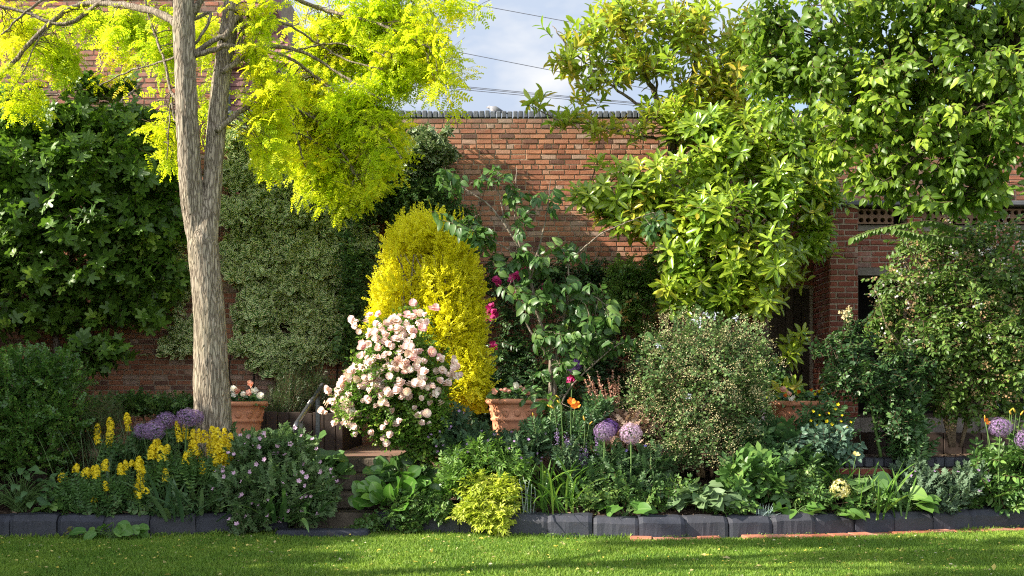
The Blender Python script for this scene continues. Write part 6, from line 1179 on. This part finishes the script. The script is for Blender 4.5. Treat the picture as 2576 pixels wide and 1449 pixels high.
m = MB(); p = W(2113, 1230, 9.75); D_ = nrm(rng.normal(size=(220, 3)) * [1, 1, .9]); m.inst(star5, p + D_ * np.array([.105, .08, .105]) * rng.uniform(.7, 1, (220, 1)), np.cross(D_, rng.normal(size=(220, 3))), D_, rng.uniform(.014, .022, 220), rng.uniform(0, 1, 220)); m.build('flower_head', petalmat('cream_floret', (.55, .50, .16), (.68, .62, .28), (.78, .72, .5)), t, smooth=False)

# ---------- mounds ----------
M_ger = leafmat('geranium_leaf', (.085, .155, .06), (.145, .23, .09), (.22, .32, .12), trans=.3, rough=.55); M_pink = petalmat('mauve_pink_petal', (.66, .36, .56), (.76, .50, .68), (.84, .66, .76), centre=(.6, .5, .5))
rng = np.random.default_rng(71); gsh = [shoot(L_palm, 7, .17, .054, rng, 'alt', 60, .05, .002, .15, True, .2, leaf_droop=0, shrink=.2) for _ in range(5)]
def flat_flower(mat, nm, r, petals=5, seed=0):
    m = MB()
    for k in range(petals):
        a = 2 * np.pi * k / petals; m.inst(L_petal, [[0, 0, 0]], [math.cos(a), math.sin(a), .25], [0, 0, 1], r, .3 + .1 * k)
    ob = m.build(nm, mat); me = ob.data; bpy.data.objects.remove(ob); return [me]
FP = flat_flower(M_pink, 'flower', .026)
def geranium(label, basepx, d, blobs, n, seed, nfl, box_, mat=M_ger, fm=FP, nm='geranium', cat='geranium', fs=(.8, 1.2), dd=None):
    b = base(basepx, d); t = low_shrub(nm, label, cat, tuple(b), blobs, n, seed, gsh, mat, 1.0, out=.6, up=.5, front=.2, nup=.8, thr=.15); rng = np.random.default_rng(seed + 1)
    P, D_ = blob_pts(nfl * 6, blobs, rng, .12); k = ((D_[:, 1] < .1) | (D_[:, 2] > .5)) & (D_[:, 2] > -.55); P = P[k][:nfl] + D_[k][:nfl] * .05; put_blooms(t, 'flower', fm, P, nrm(rng.normal(0, .4, (len(P), 3)) + [-.1, -.8, .6]), rng, fs); return t
geranium('large mound of lobed leaves dotted with mauve pink flowers left of the stone steps', 690, 10.0, [(640, 1140, 10.0, 60, 50, .3), (720, 1130, 10.05, 75, 55, .35), (610, 1220, 9.85, 60, 60, .3), (700, 1220, 9.8, 90, 70, .35), (790, 1230, 9.9, 60, 60, .3), (640, 1290, 9.65, 60, 40, .2), (610, 1315, 9.6, 30, 28, .12), (760, 1285, 9.8, 60, 35, .25), (820, 1250, 9.9, 28, 45, .2)], 1500, 171, 92, None)
M_gerb = leafmat('blue_green_leaf', (.05, .10, .05), (.085, .155, .075), (.14, .22, .1), trans=.22, rough=.55)
FP2 = flat_flower(petalmat('dusky_violet_petal', (.36, .20, .42), (.48, .32, .54)), 'flower', .018)
geranium('low blue green geranium carpet with few dusky flowers before the sunlit pot', 1200, 10.45, [(1140, 1065, 10.5, 50, 45, .3), (1200, 1105, 10.45, 65, 38, .35), (1280, 1128, 10.4, 70, 34, .3), (1180, 1130, 10.3, 80, 40, .3), (1300, 1140, 10.3, 60, 40, .3), (1120, 1100, 10.4, 40, 40, .3), (1350, 1110, 10.4, 40, 40, .25)], 900, 172, 46, None, M_gerb, FP2)
geranium('dark leafy mound in the shade below the pale allium globe', 1570, 10.2, [(1540, 1170, 10.2, 60, 50, .3), (1630, 1170, 10.2, 70, 50, .3), (1500, 1200, 10.05, 40, 40, .2), (1600, 1230, 9.95, 70, 35, .25), (1680, 1230, 10.0, 50, 35, .25), (1500, 1130, 10.3, 40, 40, .2)], 800, 173, 10, None, leafmat('dark_lobed_leaf', (.035, .08, .03), (.07, .135, .05), (.12, .2, .075), trans=.2), flat_flower(petalmat('violet_blue_petal', (.20, .16, .55), (.30, .25, .65)), 'flower', .018))
geranium('soft grey green lobed foliage in front of the terrace wall at the right', 2370, 10.2, [(2330, 1225, 10.25, 60, 40, .3), (2400, 1230, 10.2, 60, 42, .3), (2360, 1265, 10.05, 60, 25, .2), (2440, 1200, 10.4, 40, 35, .25), (2300, 1190, 10.5, 50, 30, .25)], 650, 174, 12, None, leafmat('silver_green_leaf', (.07, .125, .07), (.12, .185, .105), trans=.2, rough=.6), FP2)
rng = np.random.default_rng(75); lsh = [shoot(L_lance, 8, .2, .075, rng, 'opp', 52, .1, .002, .1, True, .2, leaf_droop=.1, shrink=.3) for _ in range(5)]
M_lime = leafmat('lime_yellow_leaf', (.30, .38, .035), (.48, .54, .06), (.66, .66, .16), trans=.4, rough=.45); M_feath = leafmat('fresh_feathery_leaf', (.09, .19, .03), (.16, .28, .045), trans=.35, rough=.45)
low_shrub('golden_jasmine', 'lime yellow feathery shrub tumbling over the edging blocks in the middle', 'shrub', tuple(base(1200, 9.9)), [(1205, 1235, 9.75, 50, 38, .25), (1240, 1270, 9.68, 60, 40, .22), (1190, 1290, 9.6, 40, 30, .15), (1245, 1310, 9.55, 40, 26, .12), (1270, 1235, 9.75, 35, 35, .2)], 430, 175, lsh, M_lime, 1., out=.8, up=.1, front=.3)
low_shrub('astilbe', 'fresh green feathery foliage rising behind the lime yellow shrub', 'perennial', tuple(base(1210, 10.15)), [(1160, 1165, 10.1, 50, 35, .25), (1230, 1155, 10.1, 60, 40, .3), (1290, 1185, 10., 45, 30, .25), (1200, 1120, 10.2, 40, 25, .2, .7), (1150, 1205, 9.9, 40, 35, .22)], 420, 176, lsh, M_feath, .95, out=.6, up=.6)
rng = np.random.default_rng(76); osh = [shoot(L_oval, 6, .15, .055, rng, 'opp', 60, .1, .002, .1, True, .2, leaf_droop=.1, shrink=.3) for _ in range(4)]
M_creep = leafmat('creeping_leaf', (.055, .125, .03), (.11, .2, .045), (.2, .29, .07), trans=.25, rough=.45)
low_shrub('creeping_shrub', 'low creeping green leaves hanging over the edging below the paddle leaves', 'shrub', tuple(base(1050, 9.95)), [(1050, 1255, 9.85, 60, 32, .2), (1010, 1290, 9.75, 40, 32, .15), (1100, 1280, 9.75, 45, 30, .15), (1030, 1315, 9.7, 32, 18, .08)], 330, 177, osh, M_creep, 1., out=.7, up=.2, front=.3)
bq = W(935, 1335, 9.8); bq[2] = 0
low_shrub('creeping_shrub', 'small creeping plant at the path end of the right edging row', 'shrub', tuple(bq), [(935, 1318, 9.78, 30, 20, .1), (905, 1330, 9.75, 20, 12, .08)], 60, 178, osh, M_creep, .9, out=.7, up=.3)
rng = np.random.default_rng(77); tri = [shoot(L_tri, 5, .24, .125, rng, 'alt', 60, .1, .004, .3, True, .2, leaf_droop=.1, shrink=.1) for _ in range(4)]
M_peo = leafmat('peony_leaf', (.05, .12, .028), (.09, .185, .04), (.16, .27, .06), trans=.25, rough=.42, vein=(.13, .22, .06)); M_peod = leafmat('shaded_peony_leaf', (.035, .09, .03), (.07, .145, .045), (.12, .21, .065), trans=.2, rough=.45)  # second leaf is a darker copy, shade put into its colour
low_shrub('peony', 'sunlit divided peony leaves above the brunnera patch', 'perennial', tuple(base(1890, 10.0)), [(1885, 1185, 9.95, 60, 42, .28), (1870, 1235, 9.85, 50, 35, .2), (1930, 1220, 9.9, 40, 35, .2)], 110, 179, tri, M_peo, 1.)
low_shrub('peony', 'dim leafy peony clump between the khaki bush and the right-hand pot', 'perennial', tuple(base(1950, 10.5)), [(1900, 1110, 10.5, 50, 50, .3), (1960, 1120, 10.5, 60, 50, .3), (2020, 1140, 10.45, 50, 40, .3), (1980, 1170, 10.3, 70, 35, .3), (2060, 1160, 10.4, 50, 35, .25)], 200, 180, tri, M_peod, 1.)
rng = np.random.default_rng(78); fsh = [shoot(L_lance, 7, .3, .12, rng, 'opp', 55, .2, .003, .1, True, .2, leaf_droop=.1, shrink=.3) for _ in range(4)]
low_shrub('false_solomons_seal', 'bright green arching leafy sprays at the lower right corner', 'perennial', tuple(base(2520, 10.35)), [(2500, 1170, 10.3, 50, 45, .3), (2560, 1180, 10.3, 60, 60, .3), (2530, 1240, 10.25, 60, 42, .28), (2470, 1230, 10.3, 35, 35, .2)], 170, 181, fsh, M_peo, 1.1, out=.8, up=.3)
low_shrub('seedling_plant', 'low leafy seedlings on bare soil left of the bright corner foliage', 'perennial', tuple(base(2420, 10.2)), [(2420, 1265, 10.2, 40, 22, .15), (2380, 1280, 10.1, 30, 12, .1)], 90, 182, osh, M_creep, 1.1)
t = low_shrub('st_johns_wort', 'twiggy shrub with small yellow flowers screening the right-hand pot', 'shrub', tuple(base(2090, 10.6)), [(2080, 1040, 10.6, 55, 35, .25), (2040, 1070, 10.6, 50, 40, .25), (2110, 1090, 10.6, 45, 45, .25), (2070, 1120, 10.6, 60, 35, .25)], 170, 183, osh, M_peod, 1.15, out=.7, up=.4)
rng = np.random.default_rng(79); FY = flat_flower(M_ye, 'flower', .018); pts = [(2045, 1035), (2062, 1045), (2080, 1060), (2092, 1068), (2100, 1030), (2115, 1060), (2118, 1045), (2040, 1058), (2070, 1085), (2095, 1090), (2130, 1075), (2055, 1072), (2108, 1018), (2140, 1062), (2030, 1080), (2085, 1040)]
put_blooms(t, 'flower', FY, [W(a, b, 10.35) for a, b in pts], [nrm(rng.normal(0, .3, 3) + [0, -1, .5]) for _ in pts], rng, (.8, 1.3))
low_shrub('mahonia', 'grey green holly-like leaves below the right-hand pot', 'shrub', tuple(base(2060, 10.45)), [(2040, 1115, 10.35, 55, 22, .2), (2090, 1105, 10.35, 50, 22, .2), (2120, 1130, 10.4, 40, 25, .2)], 75, 184, [shoot(L_oval, 5, .25, .12, rng, 'opp', 70, .1, .004, .1, True, .2)], leafmat('sea_green_leaf', (.07, .13, .085), (.11, .185, .12), trans=.12, rough=.4), 1., up=.3)
low_shrub('leafy_perennial', 'tall leafy perennial with green bud tips in front of the raised planter', 'perennial', tuple(base(2290, 10.75)), [(2280, 1060, 10.7, 40, 50, .25), (2300, 1000, 10.7, 25, 45, .18), (2290, 1120, 10.7, 45, 45, .25)], 190, 185, fsh, M_peod, .8, up=1., out=.4)
low_shrub('phlox', 'dark green leafy stems beside the open orange day lilies', 'perennial', tuple(base(1490, 10.5)), [(1490, 1045, 10.45, 35, 40, .2), (1455, 1080, 10.4, 45, 35, .22), (1385, 1080, 10.4, 40, 35, .22), (1340, 1085, 10.4, 35, 30, .2), (1520, 1020, 10.5, 22, 25, .12)], 210, 191, fsh, M_peod, .62, up=.9, out=.4)
low_shrub('ground_cover', 'low mixed green leaves filling the soil below the khaki bush', 'perennial', tuple(base(1660, 9.95)), [(1640, 1255, 9.8, 70, 25, .2), (1720, 1240, 9.9, 60, 30, .2), (1500, 1255, 9.8, 50, 25, .15), (1560, 1230, 9.9, 60, 30, .2), (1830, 1275, 9.72, 60, 15, .12)], 330, 192, osh, M_creep, 1.1)
low_shrub('ground_cover', 'low fresh leaves between the blue grass tuft and the tall iris blades', 'perennial', tuple(base(2040, 9.95)), [(1970, 1225, 9.95, 60, 30, .2), (2040, 1250, 9.85, 60, 28, .2), (2030, 1200, 10.1, 50, 30, .2), (2180, 1260, 9.9, 50, 25, .2), (2300, 1270, 10.0, 50, 20, .15)], 330, 193, osh, M_creep, 1.15)
low_shrub('ground_cover', 'low leaves under the iris blades in the left bed', 'perennial', tuple(base(400, 9.8)), [(380, 1270, 9.75, 60, 22, .15), (470, 1275, 9.75, 50, 20, .12), (260, 1275, 9.72, 60, 18, .12), (540, 1255, 9.8, 40, 30, .15)], 220, 194, osh, M_ivy, 1.1)
# heuchera, foxglove
b = base(1570, 10.55); t = low_shrub('heuchera', 'bronze and blush leaved heuchera with tall rusty flower spikes behind the allium globes', 'heuchera', tuple(b), [(1520, 1055, 10.6, 45, 25, .25), (1590, 1070, 10.5, 70, 35, .3), (1650, 1075, 10.5, 50, 30, .25), (1560, 1110, 10.4, 60, 30, .25), (1520, 1130, 10.35, 40, 20, .2)], 520, 186, gsh, leafmat('bronze_leaf', (.20, .11, .085), (.34, .22, .165), (.48, .36, .28), trans=.2, rough=.5), .95, front=.2)
M_rust = leafmat('rusty_floret', (.36, .15, .11), (.50, .27, .19), (.62, .45, .33), trans=.2); rng = np.random.default_rng(80)
for a, c in ((1478, 940), (1490, 960), (1502, 935), (1508, 965), (1530, 950), (1540, 932), (1548, 960), (1556, 945), (1520, 975), (1470, 955)):
    p = W(a, c, 10.6); q = W(1540 + (a - 1515) * .35, 1080, 10.6); m = MB(); m.tube(smooth_path([q, q * .5 + p * .5 + [0, 0, .02], p], 4), np.linspace(.004, .0015, 9), 4, .5)
    n = 90; s = rng.uniform(.42, 1, n); P = q + (p - q) * s[:, None] + rng.normal(0, 1, (n, 3)) * (.026 * (1.15 - s))[:, None]; m.inst(rhombw, P, rng.normal(size=(n, 3)), rng.normal(size=(n, 3)), rng.uniform(.014, .024, n), rng.uniform(0, 1, n)); m.build('flower_spike', M_rust, t)
b = np.array([(1922 - 1288) * 11.0 / F, 11.0, TZ]); t = thing('foxglove', 'pale pink foxglove spike left of the right-hand pot', 'foxglove', b); rng = np.random.default_rng(81)
M_fox = petalmat('foxglove_bell', (.58, .40, .52), (.70, .56, .62), (.76, .70, .62)); bell = TP([(.25 * math.cos(a), 0, .25 * math.sin(a)) for a in np.linspace(0, 6.283, 7)[:-1]] + [(.45 * math.cos(a), 1, .45 * math.sin(a)) for a in np.linspace(0, 6.283, 7)[:-1]], [(k, (k + 1) % 6, 6 + (k + 1) % 6, 6 + k) for k in range(6)])
m = MB(); n = 34; s = np.linspace(0, 1, n); a = rng.uniform(0, 6.28, n); p0 = W(1921, 1060, 11.0); p1 = W(1917, 985, 11.0); P = p0 + (p1 - p0) * s[:, None]; m.inst(bell, P, np.stack([np.cos(a), np.sin(a) - .4, np.full(n, -.8)], 1), rng.normal(size=(n, 3)), .04 * (1 - .7 * s), rng.uniform(0, 1, n)); m.build('flower_spike', M_fox, t); stems(t, b, [p1], rng, .007)
heart_clump_b = b
m = MB()
for k in range(14): ribbon(m, b, rng.uniform(-3.1, 3.1), rng.uniform(.3, 1.1), .28, .035, .8, rng.uniform(0, 1))
m.build('foliage', [M_bergd], t)
# violet-blue small spikes between the day lilies
M_dvf = petalmat('dusky_violet_floret', (.20, .12, .30), (.32, .22, .42)); b = base(1440, 10.25); t = low_shrub('catmint', 'dusky violet flower spikes between the day lily leaves', 'perennial', tuple(b), [(1430, 1150, 10.2, 40, 40, .2)], 90, 187, lsh, M_gerb, .8, up=.8)
for a, c in ((1402, 1100), (1425, 1110), (1462, 1150), (1475, 1140), (1470, 1165), (1500, 1115)):
    m = MB(); p = W(a, c, 10.1); n = 60; m.inst(rhombw, p + rng.normal(0, 1, (n, 3)) * [.012, .012, .045], rng.normal(size=(n, 3)), rng.normal(size=(n, 3)), .018, rng.uniform(0, 1, n)); m.build('flower_spike', M_dvf, t)

# small leafy fillers at the back of the borders
low_shrub('ground_ivy', 'dark low leaves at the back of the left bed under the forked trunk', 'perennial', tuple(base(420, 10.5)), [(380, 1110, 10.6, 60, 30, .25), (470, 1110, 10.6, 60, 30, .25), (560, 1100, 10.6, 40, 28, .2), (330, 1150, 10.4, 60, 35, .25), (440, 1160, 10.4, 60, 30, .25)], 420, 188, osh, M_ivy, 1.2)
low_shrub('fern', 'dark ferny leaves in the shade behind the sunlit pot', 'fern', (W(1250, 1060, 12.6)[0], 12.6, TZ), [(1215, 1010, 12.5, 40, 40, .3), (1250, 980, 12.6, 40, 40, .3), (1230, 1050, 12.4, 50, 30, .3), (1420, 1030, 12.4, 50, 45, .3), (1480, 1040, 12.4, 50, 40, .3), (1560, 1050, 12.3, 50, 40, .3)], 420, 189, lsh, M_cg, 1.4)
low_shrub('laurel', 'dark leaves in shade behind the khaki bush beside the right-hand pot', 'shrub', (W(1930, 1060, 12.2)[0], 12.2, TZ), [(1900, 1000, 12.2, 50, 45, .3), (1940, 960, 12.3, 40, 40, .3), (1960, 1030, 12.2, 40, 40, .3)], 90, 190, wh, M_bergd, .9)

# ======================= pigeon and wires =======================
px0, d0 = 1246, 14.12; b = W(px0, 279, d0); b[2] = WTOP; t = thing('pigeon', 'grey wood pigeon resting on the wall coping', 'pigeon', b)
st = [(-.118, .088, .002, .002), (-.112, .088, .012, .013), (-.100, .090, .020, .021), (-.085, .088, .022, .024), (-.070, .075, .026, .030), (-.052, .058, .042, .047), (-.028, .050, .054, .052), (0, .049, .058, .050), (.03, .046, .054, .044), (.06, .040, .042, .034), (.09, .028, .030, .021), (.12, .016, .026, .010), (.16, .003, .028, .005), (.19, -.006, .026, .003), (.195, -.008, .004, .002)]
mb = MB(); a = np.linspace(0, 2 * np.pi, 20, endpoint=False); V = []; tt = []
for i, (x, z, ry, rz) in enumerate(st):
    V.append(np.stack([np.full(20, x), ry * np.cos(a), z + rz * np.sin(a)], 1)); tt.append(np.clip(.5 + .3 * np.sin(a) * -1 + (.3 if i == 4 else -.35 if i > 8 else 0), 0, 1))
fs = [(i * 20 + j, i * 20 + (j + 1) % 20, (i + 1) * 20 + (j + 1) % 20, (i + 1) * 20 + j) for i in range(len(st) - 1) for j in range(20)]
mb.faces(np.concatenate(V) + b, fs, np.concatenate(tt)); mb.build('body', leafmat('pigeon_feather', (.16, .16, .20), (.50, .47, .48), trans=0.0, rough=.8), t)
for s_ in (-1, 1):
    m = MB(); V = []
    for x, z, h, y in ((-.045, .062, .012, .050), (-.02, .058, .034, .060), (.02, .05, .036, .060), (.06, .038, .026, .047), (.11, .022, .012, .033), (.15, .008, .002, .028)): V += [(x, s_ * (y - .004), z + h), (x, s_ * (y + .004), z), (x, s_ * (y - .006), z - h)]
    fs = [(3 * i + j, 3 * i + j + 1, 3 * i + j + 4, 3 * i + j + 3) for i in range(5) for j in (0, 1)]; m.faces(np.array(V) + b, fs, np.repeat([.4, .45, .6, .2, .1, .05], 3)); m.build('wing', leafmat('wing_feather', (.10, .11, .14), (.34, .33, .36), trans=0., rough=.8), t)
    m = MB(); m.lathe([(0, 0), (.004, .004), (0, .008)], 8, b + [-.102, s_ * .017, .088]); m.build('eye', M_black, t)
m = MB(); m.tube([b + [-.114, 0, .086], b + [-.135, 0, .080]], [.006, .0015], 8); m.build('beak', plain('horn_beak', (.45, .30, .16)), t)
for s_ in (-1, 1):
    m = MB(); m.tube([b + [.0, s_ * .02, .012], b + [-.002, s_ * .022, -.002], b + [-.02, s_ * .024, .0]], [.004, .004, .003], 6); m.build('leg', plain('pink_leg', (.45, .16, .14)), t)
M_wire = plain('grey_cable', (.16, .17, .2), None, .7, .2)
for lb, p, q in (('topmost thin overhead wire crossing the pale sky', (1205, 13), (1468, 62)), ('middle overhead wire crossing the pale sky below the topmost one', (1174, 135), (1412, 182)), ('upper of the close-set lower overhead wires just above the wall', (1059, 207), (1469, 247)), ('middle of the close-set lower overhead wires just above the wall', (1066, 211), (1470, 250)), ('lowest of the close-set overhead wires just above the wall', (1075, 217), (1472, 255))):
    P0, P1 = W(*p, 21.), W(*q, 21.); v = P1 - P0; s = np.linspace(-4, 9, 60); pts = P0 + v * s[:, None]; pts[:, 2] += .0025 * (v[0] * s) ** 2 * .3 - .0; m = MB(); m.tube(pts, .007, 6); tag(m.build('overhead_wire', M_wire, origin=pts[0]), lb, 'wire', 'overhead wires')
# ======================= camera, light, sky =======================
cd = bpy.data.cameras.new('camera'); cam = bpy.data.objects.new('camera', cd); C.objects.link(cam); cam.location = (0, 0, EYE); cam.rotation_euler = (R(90), 0, 0)
cd.lens = 36 * F / 2576; cd.shift_y = (1000 - 724.5) / 2576; cd.clip_end = 2000; cd.clip_start = .05; scene.camera = cam
sd = bpy.data.lights.new('sun', 'SUN'); so = bpy.data.objects.new('sun', sd); C.objects.link(so); sd.energy = 5.0; sd.angle = R(.6); sd.color = (1.0, .92, .78)
so.rotation_euler = Vector(-SUNV).to_track_quat('-Z', 'Y').to_euler(); so.location = (-20, -10, 20)
w = bpy.data.worlds.new('World'); scene.world = w; w.use_nodes = True; nt = w.node_tree
for n_ in list(nt.nodes): nt.nodes.remove(n_)
sky = nt.nodes.new('ShaderNodeTexSky'); sky.sky_type = 'NISHITA'; sky.sun_disc = False; sky.sun_elevation = R(30); sky.sun_rotation = R(258); sky.air_density = 1.0; sky.dust_density = .6
b1 = nt.nodes.new('ShaderNodeBackground'); nt.links.new(sky.outputs[0], b1.inputs[0]); b1.inputs[1].default_value = .105
tc = nt.nodes.new('ShaderNodeTexCoord'); mp = nt.nodes.new('ShaderNodeMapping'); mp.inputs['Scale'].default_value = (1.0, 1.0, 2.2); nt.links.new(tc.outputs['Generated'], mp.inputs[0])
n1 = nz(nt, 3.1, 6., mp.outputs[0], .5); n2 = nz(nt, 5.2, 5., mp.outputs[0], .5)
cl = mixc(nt, mr(nt, n2, .44, .60), (1.0, 1.0, 1.0), (.60, .70, .87))
b2 = nt.nodes.new('ShaderNodeBackground'); nt.links.new(cl, b2.inputs[0]); b2.inputs[1].default_value = .40
sx = nt.nodes.new('ShaderNodeSeparateXYZ'); nt.links.new(tc.outputs['Generated'], sx.inputs[0])
def mth(op, a, b):
    q = nt.nodes.new('ShaderNodeMath'); q.operation = op; q.use_clamp = True
    for i_, v_ in enumerate((a, b)):
        if hasattr(v_, 'links'): nt.links.new(v_, q.inputs[i_])
        else: q.inputs[i_].default_value = v_
    return q.outputs[0]
cover = mth('MULTIPLY', mr(nt, sx.outputs[1], .35, .8), mr(nt, sx.outputs[2], .62, .40)); cover = mth('MULTIPLY', cover, mr(nt, sx.outputs[0], .36, .10, .12, 1.0))
cover = mth('ADD', mth('MULTIPLY', cover, 1.0), mth('MULTIPLY', mr(nt, n1, .5, .7), .5))
back = mr(nt, sx.outputs[1], .1, -.5, 0, .75)  # brighter cloud cover added behind the camera as fill light
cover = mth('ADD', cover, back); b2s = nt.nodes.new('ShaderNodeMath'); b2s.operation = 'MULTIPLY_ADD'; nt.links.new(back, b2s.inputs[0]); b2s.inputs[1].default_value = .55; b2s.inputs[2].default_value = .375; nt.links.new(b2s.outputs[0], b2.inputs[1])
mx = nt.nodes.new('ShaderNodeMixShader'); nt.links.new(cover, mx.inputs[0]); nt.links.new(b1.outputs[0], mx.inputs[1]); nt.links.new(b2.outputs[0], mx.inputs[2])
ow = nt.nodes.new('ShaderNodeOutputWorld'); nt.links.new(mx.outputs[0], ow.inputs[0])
vs = scene.view_settings; vs.view_transform = 'Standard'; vs.look = 'None'; vs.exposure = 1.47; vs.gamma = 1.0; vs.use_curve_mapping = False
cy = scene.cycles; cy.filter_width = 1.15; cy.use_denoising = False; cy.max_bounces = 8; cy.diffuse_bounces = 4; cy.glossy_bounces = 3; cy.transmission_bounces = 5; cy.transparent_max_bounces = 8; cy.sample_clamp_indirect = 6.0
try: cy.denoising_prefilter = 'ACCURATE'
except Exception: pass
for m_ in list(bpy.data.meshes):
    if m_.users == 0: bpy.data.meshes.remove(m_)
